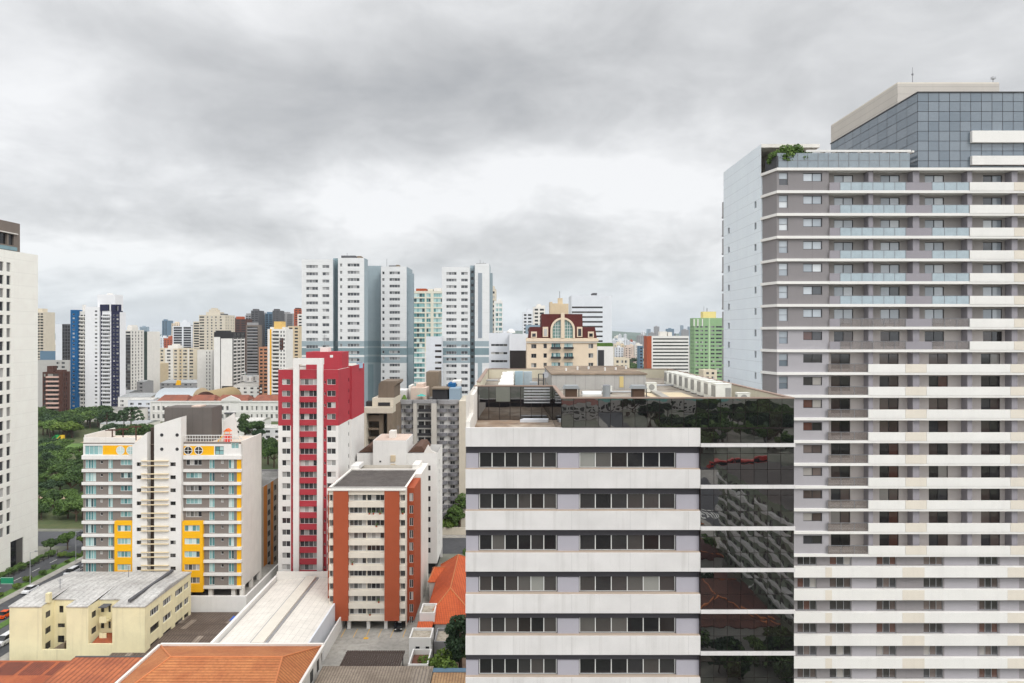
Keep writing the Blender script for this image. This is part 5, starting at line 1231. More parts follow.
# --- the pair of white towers with slate bands
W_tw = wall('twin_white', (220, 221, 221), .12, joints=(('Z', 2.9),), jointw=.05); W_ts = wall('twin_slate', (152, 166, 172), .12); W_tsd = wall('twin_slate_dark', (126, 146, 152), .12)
def slate(D): # alternating slate and white stripes, from the photo rows
    rows = [(341, 346.5, 1), (348, 355, 2), (357, 363, 1)]
    return [(Z(b_, D), Z(a_, D), m) for a_, b_, m in rows]
def stripes(D, f0=0, f1=1): return [(f0, f1, a, c, m) for a, c, m in slate(D)]
D = 281.0
def twin(name, label, D, blocks, pitch):
    """blocks: (px0, px1, ytop, dy, depth, cols, zones, wallmat)"""
    xa, xb = X(blocks[0][0], D), X(blocks[-1][1], D)
    b = Bld(name, label, 'building', ((xa + xb) / 2, D + 10, 0))
    for p0, p1, yt, dy, dp, cols, zn, wm in blocks:
        d = D + dy; x0, x1 = X(p0, d), X(p1, d); W = x1 - x0; zt = Z(yt, d); ops = []
        for i in range(24):
            z = zt - 4.2 - (i + 1) * pitch + 2.9
            if z < 28: break
            for c in cols: ops.append((c[0] * W, c[1] * W, z + .7, z + 2.0, c[2] if len(c) > 2 else 'h4'))
        mb = MB(); zs = [(f0 * W, f1 * W, a if a is not None else 0, c if c is not None else zt, m) for f0, f1, a, c, m in zn]
        b.face(mb, (x0, d), (1, 0), W, 0, zt, ops, .22, zs)
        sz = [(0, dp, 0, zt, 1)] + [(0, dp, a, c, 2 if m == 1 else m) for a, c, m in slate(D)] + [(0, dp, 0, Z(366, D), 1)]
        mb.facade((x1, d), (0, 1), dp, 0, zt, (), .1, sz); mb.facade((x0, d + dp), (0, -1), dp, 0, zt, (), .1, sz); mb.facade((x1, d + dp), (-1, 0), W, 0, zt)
        mb.poly([(x0, d, zt), (x1, d, zt), (x1, d + dp, zt), (x0, d + dp, zt)])
        b.part('wall', mb, [W_tw, W_ts, W_tsd] if wm is None else [wm, W_ts, W_tsd])
    return b
st = stripes(D)
b = twin('slate_banded_tower', 'wide white tower with slate blue bands beside the crimson tower block', D, [
    (301.7, 333, 259.4, 0, 18, ((.14, .52), (.66, .88, 'h2')), st, None), (333.2, 337.8, 258.2, 3.5, 12, (), st, W_tsd),
    (338, 364.2, 257.9, 0, 7.2, ((.07, .16, 'h1'), (.36, .82)), st, None)], 3.0)
b.part('roof_room', MB().box(X(340, 284), X(354, 284), 286, 292, Z(258, D), Z(255, 284)), W_greyd); b.part('roof_room', MB().box(X(357, 284), X(361, 284), 284, 288, Z(258, D), Z(256, 284)), W_conc); b.part('antenna', MB().cyl(X(346, 286), 288, Z(256, D), Z(251, D), .08), FR_grey)
b.finish()
D = 304.0; st = stripes(D)
b = twin('slate_banded_tower', 'narrower white tower joined by a slate wall behind the wide slate banded tower', D, [
    (367.5, 380.6, 265.8, 6, 12, (), [(0, 1, None, None, 1)] + [(0, 1, a, c, 2 if m == 1 else 0) for a, c, m in slate(D)] + [(0, .45, 0, Z(365, D), 0)], W_tsd),
    (380.9, 406.6, 266.5, 0, 18, ((.05, .14, 'h1'), (.33, .74)), st, None), (406.8, 413.4, 273.5, 4, 2.4, (), [(0, 1, None, None, 1)] + st, W_tsd)], 2.93)
b.part('roof_room', MB().box(X(388, 306), X(397, 306), 308, 314, Z(266.5, D), Z(265, 306)), W_greyd); b.part('antenna', MB().cyl(X(386, 308), 310, Z(266.5, D), Z(257.5, D), .08), FR_grey); b.part('roof_room', MB().box(X(396, 307), X(399, 307), 307, 311, Z(266.5, D), Z(264.6, 306)), W_conc)
b.finish()
D = 300.0; st = stripes(D)
b = twin('slate_banded_tower', 'white tower with slate bands and a tall glazed stair strip, third of the banded group', D, [
    (442, 470, 267, 0, 18, ((.15, .52), (.68, .92, 'h2')), st, None), (470.2, 474.6, 265.5, 3, 12, ((.2, .8, 's1'),), st, W_ts),
    (474.8, 489.5, 263.6, 0, 14, (), [(.22, .5, Z(338, D), Z(273, D), 1)] + st + [(.2, .5, 0, Z(362, D), 1)], None), (489.8, 492.4, 273, 5, 6, (), [(0, 1, None, None, 1)] + st, None)], 2.9)
b.part('roof_room', MB().box(X(476, 302), X(486, 302), 304, 310, Z(264, D), Z(262.8, 302)), W_greyd); b.part('antenna', MB().cyl(X(480, 304), 305, Z(264, D), Z(258.5, D), .08), FR_grey); b.part('antenna', MB().cyl(X(483, 304), 307, Z(264, D), Z(260, D), .06), FR_grey)
b.part('stair_glazing', MB().box(X(478.2, D), X(481.6, D), D - .12, D - .01, Z(338, D), Z(273, D)), G_blue)
b.finish()
# --- between them
tower('green_glass_block', 'cream tower with rows of teal balcony windows between two banded white towers', 'building', 396, 413, 444, 291, 18, wall('paint_pale_sage', (216, 212, 196), .15), ((.03, .38, 't4'), (.43, .57, 't2'), (.66, .97, 't4')), 2.9, (.1, .84), 't4', boxes=((416, 426, 288.5, W_brick), (434, 441, 288, W_offw), (428, 433, 289)), mats=(W_white,), zones=((0, 1, 0, Z(352, 396), 1),))
tower('striped_office', 'white stepped office with dark ribbon strips against the third banded tower', 'building', 292, 426, 441.5, 336.5, 6, W_white2, ((.58, 1.0, 's2k'),), 2.45, (.3, .68), 's2k', top=2.6)
tower('beige_slim_block', 'slim beige tower top peeking out behind the third banded tower', 'building', 430, 489, 496, 289, 14, W_beige, ((.3, .8),), 2.9, boxes=((490, 494.5, 286),))
tower('teal_window_block', 'narrow white block with teal windows right of the third banded tower', 'building', 410, 494, 502.3, 301, 14, W_white, ((.2, .5, 't2'), (.58, .95, 't2')), 2.9, (.15, .8), 't2', boxes=((498, 501, 299.5),))
tower('banded_white_office', 'white office with long dark window strips left of the arched mansion', 'building', 262, 489, 509, 333, 16, W_white2, ((.1, .92, 's4'),), 3.1, (.32, .62), 's4', top=3.0, boxes=((503, 512, 331, W_white2),))
b = tower('dark_glass_annex', 'white annex over a dark glass wall touching the banded white office', 'building', 250, 509.3, 528, 334, 14, W_white2, (), 3.0)
b.part('glass_wall', MB().box(X(509.8, 250), X(527, 250), 249.9, 249.99, 0, Z(350.5, 250)), G_dark)
t = empty('roof_dome', 'small white ribbed dome on the white annex roof', 'dome', (X(511, 256), 257, Z(333, 250)))
part('drum', MB().cyl(X(511, 256), 257, Z(333, 250), Z(331.5, 256), 1.6, k=14), W_white, t); part('shell', MB().cyl(X(511, 256), 257, Z(331.5, 256), Z(329, 256), 1.6, .5, 14), W_white, t)

# --- mansion with the arched window
D = 218.0
W = X(597, D) - X(527, D); x0 = X(527, D); u = lambda zx: X(490 + zx / 4.267, D) - x0; rr = lambda zy: Z(280 + zy / 4.267, D)
b = Bld('arched_mansion', 'golden beige mansion block with a maroon mansard and a great arched window', 'building', (x0 + W / 2, 226, 0))
zc = rr(248); ops = []
for j in range(9):
    dz = 40.5 * j
    v = lambda a: rr(a + dz)
    ops += [(u(176), u(198), v(292), v(274), 's2'), (u(228), u(243), v(292), v(272), 'm1'), (u(262), u(300), v(294), v(270), 't4'), (u(317), u(354), v(294), v(270), 't4'), (u(372), u(386), v(320), v(268), 's1') if j % 2 == 9 else (u(420), u(441), v(292), v(272), 's2w')]
mb = MB(); b.face(mb, (x0, D), (1, 0), W, 0, zc, ops, .3); mb.facade((x0 + W, D), (0, 1), 16, 0, zc); mb.facade((x0, D + 16), (0, -1), 16, 0, zc); mb.facade((x0 + W, D + 16), (-1, 0), W, 0, zc)
b.part('wall', mb, W_gold)
b.part('cornice', MB().box(x0 - .4, x0 + W + .4, D - .6, D - .005, rr(262), rr(250)), W_gold); b.part('cornice', MB().box(x0 - .2, x0 + W + .2, D - .35, D - .005, rr(268), rr(262.3)), W_offw)
for j in range(5):
    for a, c in ((260, 302), (315, 356)): b.part('balcony', MB().box(x0 + u(a), x0 + u(c), D - 1.0, D - .01, rr(294 + 40.5 * j), rr(286 + 40.5 * j)), FR_dark)
for a, c in ((165, 220), (397, 456)): b.part('mansard', MB().xprism([(x0 + u(a), zc), (x0 + u(c), zc), (x0 + u(c) - (.0 if a < 200 else .6), rr(200)), (x0 + u(a) + (.5 if a < 200 else 0), rr(200))], D + .1, D + 14), W_mans)
b.part('mansard', MB().xprism([(x0 + u(220), zc), (x0 + u(397), zc), (x0 + u(395), rr(145)), (x0 + u(222), rr(145))], D + .3, D + 13), W_mans)
# arch: surround, glazing, centre pier
cxm = x0 + u(310); Ra = u(362) - u(310); base = zc; spr = rr(160) - Ra
def arch(R_, k=18): return [(cxm + R_ * math.cos(math.pi * i / k), spr + R_ * math.sin(math.pi * i / k)) for i in range(k + 1)]
o_, i_ = arch(Ra), arch(Ra * .84)
mb = MB()
pts = [(cxm + Ra, base)] + o_ + [(cxm - Ra, base)]; pin = [(cxm + Ra * .84, base)] + i_ + [(cxm - Ra * .84, base)]
for k in range(len(pts) - 1):
    mb.xprism([pts[k], pts[k + 1], pin[k + 1], pin[k]], D - .5, D + .25)
b.part('arch_surround', mb, W_gold)
aw = b.part('arch_window', MB().xprism([(cxm - Ra * .84, base), (cxm + Ra * .84, base)] + i_, D - .02, D + .08), plain('arch_glass', (110, 140, 132), .08))
g = MB()
for k in range(-3, 4): 
    h_ = math.sqrt(max(.1, (Ra * .84) ** 2 - (k * .75) ** 2)); g.box(cxm + k * .75 - .05, cxm + k * .75 + .05, D - .08, D - .025, base, spr + h_)
for k in range(4): g.box(cxm - Ra * .8, cxm + Ra * .8, D - .075, D - .03, base + .9 + 1.05 * k, base + .99 + 1.05 * k)
part('frame', g, FR_white, aw, weld=False)
b.part('centre_pier', MB().box(cxm - .55, cxm + .55, D - .6, D + .3, base, rr(140)), W_gold)
for a, c, v0, v1 in ((175, 200, 246, 220), (225, 248, 243, 200), (371, 394, 243, 200), (418, 443, 246, 220)):
    d_ = b.part('dormer', MB().box(x0 + u(a), x0 + u(c), D - .15, D + 2, rr(v0), rr(v1)), W_gold)
    part('pane', MB().box(x0 + u(a + 5), x0 + u(c - 5), D - .22, D - .153, rr(v0 - 4), rr(v1 + 8)), G_mix, d_)
b.part('roof_tower', MB().box(x0 + u(258), x0 + u(337), D + 2, D + 8, rr(146), rr(100)), W_tan); b.part('roof_tower', MB().box(x0 + u(258), x0 + u(268), D + 2.2, D + 8, rr(99.9), rr(92)), W_tan)
b.part('roof_tower', MB().box(x0 + u(268.2), x0 + u(314), D + 3, D + 6, rr(99.9), rr(98)), W_tan); b.part('roof_tower', MB().box(x0 + u(294), x0 + u(313), D + 3.1, D + 6, rr(97.9), rr(75)), W_tan); b.part('antenna', MB().cyl(x0 + u(301), D + 4, rr(75), rr(45), .06), FR_dark)
b.finish()
tower('white_slatted_office', 'tall white office with seven dark strips behind the arched mansion', 'building', 400, 571.5, 612, 295.3, 20, W_white2, ((0.01, .77, 's2k'),), 2.83, (.3, .66), 's2k', top=5.6, boxes=((593, 597, 293, W_greyd),))
b = tower('white_box_building', 'plain white building with one dark opening below a planted roof edge', 'building', 262, 597.5, 613.5, 346.5, 16, W_white, (), 3)
b.part('opening', MB().box(X(598, 262), X(604, 262), 261.85, 261.99, 0, Z(350, 262)), FR_dark); b.part('roof_garden', MB().box(X(597, 262), X(613, 262), 262.3, 268, Z(346.4, 262), Z(343, 262)), GRASS)
tower('pale_block', 'grey white tower left of the mansion with a stepped top', 'building', 600, 523, 533, 312.5, 18, W_white2, ((.1, .35), (.5, .85)), 3.0, boxes=((527, 533, 309),))
tower('pale_block', 'offwhite tower directly behind the mansion roof on its left', 'building', 560, 533.5, 545, 307, 18, W_offw, ((.1, .4), (.55, .9)), 3.0, boxes=((536, 545, 305.5), (537, 541, 304)))
tower('pale_block', 'low green roofed wing beside the mansion mansard', 'building', 300, 526, 541, 325, 12, W_steel, ((.1, .9, 's4'),), 3.0)
# --- right: brick ended slab, green block
b = tower('brick_ended_slab', 'long white slab of flats with a brick red end wall', 'building', 590, 647, 689, 336, 14, W_white, ((.14, .985, 's4', (.22, .62)),), 2.9, side=(), mats=(W_brick,), zones=((0, .11, None, None, 1),), side_zones=((0, 1, None, None, 1),), boxes=((660, 667, 331.5, W_offw), (668, 672, 332, W_offw)), limit=60)
b = tower('green_block', 'mint green apartment block with a yellow roof house', 'building', 512, 694.5, 727, 318, 13, W_green, ((.03, .13), (.18, .27), (.32, .41), (.50, .62), (.66, .84), (.89, .98)), 2.88, (.28, .72), 's2', boxes=((703, 716, 311.6, wall('roof_yellow', (226, 210, 140), .15), 3),), mats=(wall('green_pale', (176, 200, 164), .1),), zones=((.44, .48, None, None, 1),), top=5.2, side=((.2, .35), (.6, .75)))
for f in (.10, .22, .36): b.part('fin', MB().box(X(690.3 + 32 * f, 512), X(690.3 + 32 * f + 1, 512), 511.6, 511.99, Z(326, 512), Z(319, 512)), W_white)
b.part('antenna', MB().cyl(X(705, 515), 518, Z(311.6, 515), Z(306, 515), .12), FR_grey); b.part('antenna', MB().cyl(X(708.5, 515), 519, Z(311.6, 515), Z(308, 515), .3), FR_grey)
tower('low_beige_house', 'low sandy house at the foot of the green block', 'house', 470, 703.5, 717, 370, 12, W_ochre, ((.2, .4), (.6, .8)), 3)
tower('low_beige_house', 'sandy flat roofed house right of the plain white building', 'house', 420, 614, 629.5, 358, 14, W_ochre, ((.15, .3), (.45, .6), (.7, .85)), 3)
tower('slim_tower', 'thin slate grey tower against the brick red end wall', 'building', 640, 639.5, 643, 346, 12, W_steeld, ((.2, .8),), 2.9)

# --- left group
W_bw = wall('blue_tower_white', (226, 226, 228), .08)
D = 520.0; q = lambda u: X(30 + u / 5.69, D); r = lambda v: Z(290 + v / 5.69, D)
b = Bld('blue_edge_tower', 'slim white and navy tower with a bright blue edge standing above the park trees', 'building', (q(385), 528, 0))
def slab(x0u, x1u, vt, dy, dp, mats, cols=(), zn=(), vb=None):
    d = D + dy; W = q(x1u) - q(x0u); zt = r(vt); ops = []
    for i in range(26):
        z = zt - 2 - (i + 1) * 2.9
        if z < 2: break
        for c in cols: ops.append((c[0] * W, c[1] * W, z + .8, z + 2.1, c[2]))
    mb = MB(); b.face(mb, (q(x0u), d), (1, 0), W, 0, zt, ops, .25, [(f0 * W, f1 * W, 0, zt, m) for f0, f1, m in zn])
    mb.facade((q(x1u), d), (0, 1), dp, 0, zt); mb.facade((q(x0u), d + dp), (0, -1), dp, 0, zt); mb.facade((q(x1u), d + dp), (-1, 0), W, 0, zt); mb.poly([(q(x0u), d, zt), (q(x1u), d, zt), (q(x1u), d + dp, zt), (q(x0u), d + dp, zt)])
    b.part('wall', mb, mats)
slab(230, 270, 113, 0, 16, [W_blue], ((.3, .6, 'm1'),))
slab(271, 312, 120, 2.5, 12, [W_offw], ((.1, .45, 's2k'), (.55, .95, 's2k')))
slab(313, 394, 95, 0, 18, [W_bw], ((.68, .86, 'm1'),))
slab(395, 503, 118, 1.5, 4.5, [W_navy, W_bw], ((.1, .5, 's4'), (.66, .76, 'm1'), (.84, .95, 'm1')), ((.08, .56, 1),))
slab(503.2, 507, 125, 1.7, 7.2, [W_bw], ())
for i in range(25):
    z_ = r(125) - 2 - (i + 1) * 2.9
    for y_ in (1.4, 4.6): b.part('flank_window', MB().box(X(119.1, D + 1.7) + .004, X(119.1, D + 1.7) + .06, D + 1.7 + y_, D + 2.9 + y_, z_ + .8, z_ + 2.1), FR_dark)
b.part('crown_frame', MB().box(q(393), q(440), D + 1, D + 4, r(117.9), r(82)), W_navy); b.part('crown_frame', MB().box(q(448), q(456), D + 1, D + 4, r(117.9), r(82)), W_bw).__setitem__('label', 'white crown post'); b.part('crown_frame', MB().box(q(456.5), q(482), D + 1, D + 4, r(117.9), r(82)), W_navy); b.part('crown_frame', MB().box(q(482.3), q(503), D + 1, D + 4, r(90), r(82)).box(q(497), q(503), D + 1, D + 4, r(117.9), r(90.1)), W_navy)
b.part('roof_room', MB().box(q(362), q(465), D + 5, D + 15, r(119), r(24)), W_bw); b.part('roof_tank', MB().box(q(408), q(430), D + 7, D + 10, r(23.9), r(16)), W_offw); b.part('chimney', MB().box(q(268), q(277), D + 6, D + 9, r(120), r(82)), W_offw)
for i in range(23):
    z = r(118) - 2 - (i + 1) * 2.9
    b.part('balcony', MB().box(q(405), q(452), D - .1, D + 1.48, z - .1, z + .9), W_bw)
    if i < 21: b.part('balcony', MB().box(q(273), q(305), D + 1.0, D + 2.48, z - .1, z + .85), W_offw)
b.finish(50)
tower('beige_tower', 'beige tower with balcony column and an orange roof house right of the ivory tower', 'building', 700, 36, 55, 312, 18, W_beige, ((.1, .45, 's2k'), (.55, .9, 's2k')), 2.95, (.2, .85), boxes=((36, 42, 308.5, W_ochre),), sf=.42, balc=((.05, .95),))
tower('glass_grid_block', 'grey block with a dark blue glass grid left of the blue edge', 'building', 610, 55.5, 70.3, 324, 16, W_white2, (), 3.0, (.12, .92), 'b1', side=((.04, .3), (.36, .64), (.7, .96)), mats=(W_greyd,), side_zones=((0, 1, None, None, 1),), sf=.45)
tower('pale_low_block', 'pale grey lower block with a blue grey roof box behind the brown balcony building', 'building', 505, 37, 70.2, 360, 16, wall('paint_pale_grey', (176, 174, 170), .2), ((.6, .7), (.76, .86)), 3, sf=.97, boxes=((40, 55, 351, W_steeld, 3),))
tower('brown_balcony_block', 'dark brown block with a curved stack of pink balconies beside the park', 'building', 470, 42.5, 70, 372, 16, W_brown, ((.05, .15, 's1k'), (.25, .8, 's2k')), 3.0, (.2, .9), balc=((.22, .84),), balm=wall('balcony_pink', (206, 172, 160), .1), boxes=((47, 53, 366), (56, 63, 370)), sf=.72, side=((.2, .3, 's1k'), (.5, .6, 's1k')))
tower('white_slab_block', 'white tower with dark balconies right of the navy tower', 'building', 600, 124, 144, 330, 20, W_offw, ((.0, .98, 's2k'),), 2.9, (.25, .9), boxes=((127, 132, 326.5), (128, 131, 325)), sf=.33, side=((.1, .2), (.34, .42), (.56, .64), (.8, .88)), mats=(W_greyd,), zones=((0, 1, None, Z(337, 600), 1),), ind=True)
tower('blank_slab', 'tall pale slab with a blank wall and a dark green edge', 'building', 640, 143.6, 160, 331.5, 20, W_offw, (), 2.9, mats=(wall('edge_green', (48, 62, 56), .1),), zones=((0, 1, None, None, 1),), sf=.22)
tower('far_blue_tower', 'isolated dark blue glass tower on the far skyline', 'building', 1900, 162, 167.7, 320.5, 30, W_steeld, ((.1, .45), (.55, .9)), 3.2, boxes=((163.5, 166, 319.3),))
tower('grid_white_block', 'white framed block with two dark glazed bays on the left skyline', 'building', 800, 172.6, 193, 326, 20, W_white2, ((.05, .48, 's4'), (.56, .95, 's4')), 2.9, (.14, .92), boxes=((180, 190, 322), (183, 187, 320)), sf=.95)
tower('grid_beige_block', 'beige tower with shadowed stacked balconies joined to the large beige slab', 'building', 780, 193.2, 208, 321.5, 20, W_beige, ((.05, .62, 's2k'), (.7, .95)), 2.9, (.25, .85), sf=.9)
tower('large_beige_tower', 'largest beige tower of the left skyline with a stepped roof', 'building', 700, 199, 235, 315, 24, W_beige, ((.02, .2, 's2k'), (.3, .36), (.46, .52), (.62, .68), (.8, .88)), 2.9, boxes=((206, 220, 312), (209, 216, 309.5), (211, 214, 308), (220, 224, 313.7, W_greyd)), sf=.72, side=((.1, .16), (.3, .36), (.6, .66), (.84, .9)), ind=True)
tower('ochre_wide_block', 'wide ochre apartment block with rows of small windows', 'building', 760, 151.5, 208, 348.5, 16, W_ochre, ((.05, .12), (.2, .26), (.34, .42), (.5, .56), (.62, .66), (.7, .78), (.84, .92)), 3.6, mats=(W_offw, W_tan), zones=((.3, .48, None, None, 1), (.8, .83, None, None, 1), (.03, .14, None, None, 2), (.6, .68, None, None, 2)), boxes=((168, 178, 345.5, W_offw), (172, 176, 344, W_offw)), ind=True, sf=.8)
tower('ochre_low_block', 'square tan block with a column of dark balconies in front of the wide ochre block', 'building', 700, 142, 168.5, 364, 40, W_tan, ((.3, .75, 's2k'),), 3.1, (.25, .8), boxes=((143, 152, 362.3, W_brown),), sf=.5, ind=True)
tower('cream_side_block', 'plain cream block tucked between the ochre block and the large beige tower', 'building', 590, 197.2, 214, 350, 20, W_offw, ((.6, .66), (.8, .86)), 2.9, sf=.9)
tower('white_framed_block', 'charcoal tower with two blank white panels and white ringed flank balconies', 'building', 560, 214, 245, 332, 18, W_dark, (), 2.9, (.3, .95), mats=(W_white,), zones=((0, .32, 0, Z(337, 560), 1), (.36, .96, 0, Z(338.5, 560), 1)), boxes=((216, 226, 330.5, W_dark),), sf=.62, side=((.04, .3, 's2k'), (.36, .62, 's2k'), (.7, .97, 's2k')), side_zones=((.02, .32, None, Z(338, 560), 1), (.34, .64, None, Z(338, 560), 1), (.68, .99, None, Z(338, 560), 1)))
tower('striped_tower', 'grey tower with tight horizontal balcony stripes', 'building', 620, 246, 262, 325, 18, W_taupe, ((.1, .92, 's2k'),), 2.75, (.3, .82), boxes=((247, 257, 322.5, W_grey),), sf=.8, ind=True, balc=((.12, .9),), balm=W_grey)
for i, (a, c, yt, DD, wm, lb) in enumerate(((245.5, 251, 315, 980, W_grey, 'grey tower at the start of the dark skyline row'), (251, 258.5, 310.5, 960, W_greyd, 'darkest peak at the left of the dark skyline row'), (258.5, 265, 314, 990, W_grey, 'grey tower in the dip of the dark skyline row'), (265, 272.5, 313.5, 985, W_steeld, 'bluish tower in the middle of the dark skyline row'), (272.5, 279, 310.5, 960, W_greyd, 'second dark peak of the dark skyline row'), (279, 293.5, 313.5, 1000, W_grey, 'broad grey tower closing the dark skyline row'))):
    tower('skyline_tower', lb, 'building', DD, a, c, yt, 22, wm, ((.08, .42), (.55, .92)), 2.95, boxes=(((a + c) / 2 - 2, (a + c) / 2 + 2, yt - 1.6, wm),))
tower('brown_skyline_block', 'brown red tower half hidden before the dark skyline row', 'building', 820, 235, 246.5, 319, 18, W_brown, ((.1, .4), (.55, .9)), 2.9, boxes=((236, 242, 316.5, W_brick),))
tower('yellow_edge_tower', 'white tower with a golden edge and golden roof near the crimson tower block', 'building', 520, 267.5, 293, 329, 18, W_white, ((.28, .62, 's2k'), (.7, .78), (.86, .94)), 2.85, (.25, .8), mats=(W_yellow, W_brown), zones=((.13, .22, None, None, 1), (.66, .86, Z(350, 520), Z(338, 520), 2)), boxes=((274, 282, 321.5, wall('roof_gold', (222, 184, 110), .15)), (270, 285, 327, W_offw)), balc=((.25, .64),), sf=.72)
tower('tan_back_tower', 'tan tower directly behind the gold edged white tower', 'building', 600, 288, 299, 326, 16, W_tan, ((.1, .4, 's2k'), (.6, .9)), 2.9)
tower('brick_skyline_tower', 'dark brick red tower rising at the edge of the wide slate banded tower', 'building', 900, 294, 302, 309, 20, W_brick, ((.15, .4), (.6, .85)), 2.95, boxes=((295, 299, 307.8, W_brown),))
tower('brick_low_block', 'orange brick low block at the foot of the gold edged tower', 'building', 560, 259, 268, 347, 14, wall('paint_orange_brick', (180, 128, 98), .2), ((.1, .4), (.55, .9)), 2.9)
tower('offwhite_mid_block', 'pale tower squeezed between the brick skyline tower and the banded tower', 'building', 640, 297.5, 303, 314, 16, W_offw, ((.2, .8),), 2.9)

# ------------------------------------------------------------------ white colonial complex and its roofs
D = 490.0
x0, x1 = X(151, D), X(279, D); W = x1 - x0; zt = Z(401.3, D); zg = 0
b = Bld('colonial_palace', 'long two storey white colonial building with a low pediment and red tile roofs', 'building', ((x0 + x1) / 2, 500, 0))
ops = []; n = 26
for i in range(n):
    f = (i + .5) / n * W
    if abs(i - 16.5) < 1: continue
    for zz, h in ((2.0, 3.0), (7.8, 3.0)): ops.append((f - .8, f + .8, zz, zz + h, 's2w'))
mb = MB(); b.face(mb, (x0, D), (1, 0), W, 0, zt, ops, .4); mb.facade((x1, D), (0, 1), 18, 0, zt); mb.facade((x0, D + 18), (0, -1), 18, 0, zt); mb.facade((x1, D + 18), (-1, 0), W, 0, zt)
b.part('wall', mb, W_white)
b.part('cornice', MB().box(x0 - .4, x1 + .4, D - .5, D - .01, zt - .6, zt + .3), W_white); b.part('string_course', MB().box(x0, x1, D - .25, D - .01, 6.2, 6.6), W_white)
for i in range(0, n + 1, 2): b.part('pilaster', MB().box(x0 + W * i / n - .4, x0 + W * i / n + .4, D - .3, D - .012, 0, zt - .61), W_white)
xc = X(231, D)
b.part('pediment', MB().xprism([(xc - 7, zt + .3), (xc + 7, zt + .3), (xc + 6, zt + 1.6), (xc, zt + 4.2), (xc - 6, zt + 1.6)], D - .8, D + .4), W_white)
b.part('porch', MB().box(xc - 3.4, xc + 3.4, D - 3.5, D - .02, 5.4, 6.4), W_greyd); b.part('door', MB().box(xc - 1.5, xc + 1.5, D - .1, D - .013, 0, 4.8), FR_dark)
for s_ in (-3, 3): b.part('porch_column', MB().box(xc + s_ - .25, xc + s_ + .25, D - 3.4, D - 2.9, 0, 5.39), W_white)
T_pal = tiles('tile_palace', (158, 92, 68), (128, 76, 60), 'X', .6, 0, .4)
for a, c in ((157, 187), (188, 214), (216, 248), (252, 279)):
    xa, xb = X(a, D + 1), X(c, D + 1)
    b.part('roof', MB().poly([(xa, D + .5, zt + .31), (xb, D + .5, zt + .31), (xb - 2, D + 8, zt + 4.0), (xa + 2, D + 8, zt + 4.0)]).poly([(xa + 2, D + 8, zt + 4), (xb - 2, D + 8, zt + 4), (xb, D + 17, zt + .3), (xa, D + 17, zt + .3)]).poly([(xb, D + .5, zt + .31), (xb, D + 17, zt + .3), (xb - 2, D + 8, zt + 4)]).poly([(xa, D + 17, zt + .3), (xa, D + .5, zt + .31), (xa + 2, D + 8, zt + 4)]), T_pal)
b.finish()
def vault(name, label, x0, x1, y0, y1, z0, h, mat, endm, axis='x', group=None):
    b = Bld(name, label, 'hall', ((x0 + x1) / 2, (y0 + y1) / 2, 0), group)
    mb = MB(); en = MB(); n = 14
    if axis == 'x':
        c, w = (y0 + y1) / 2, (y1 - y0) / 2
        P_ = [(c - w * math.cos(math.pi * i / n), z0 + h * math.sin(math.pi * i / n)) for i in range(n + 1)]
        for (a, za), (d, zd) in zip(P_, P_[1:]): mb.poly([(x0, a, za), (x1, a, za), (x1, d, zd), (x0, d, zd)])
        en.poly([(x1, y, z) for y, z in P_]); en.poly([(x0, y, z) for y, z in P_[::-1]])
    else:
        c, w = (x0 + x1) / 2, (x1 - x0) / 2
        P_ = [(c - w * math.cos(math.pi * i / n), z0 + h * math.sin(math.pi * i / n)) for i in range(n + 1)]
        for (a, za), (d, zd) in zip(P_, P_[1:]): mb.poly([(a, y0, za), (d, y0, zd), (d, y1, zd), (a, y1, za)][::-1])
        en.poly([(x, y0, z) for x, z in P_[::-1]])
    b.part('roof', mb, mat, smooth=True); b.part('end_wall', en, endm); b.part('wall', MB().box(x0 + .1, x1 - .1, y0 + .1, y1 - .1, 0, z0), W_white); return b
M_vault = plain('vault_metal', (176, 182, 186), .4, .3)
vault('barrel_hall', 'long silver barrel vaulted hall behind the red roofed white palace', X(160, 525), X(197, 525), 516, 548, 11.5, 9.0, M_vault, W_tan)
vault('barrel_hall', 'brown ended vaulted hall running back from the silver vault', X(198, 520), X(221, 520), 514, 575, 11, 8.2, wall('vault_brown', (158, 138, 102), .35), W_brown, 'y')
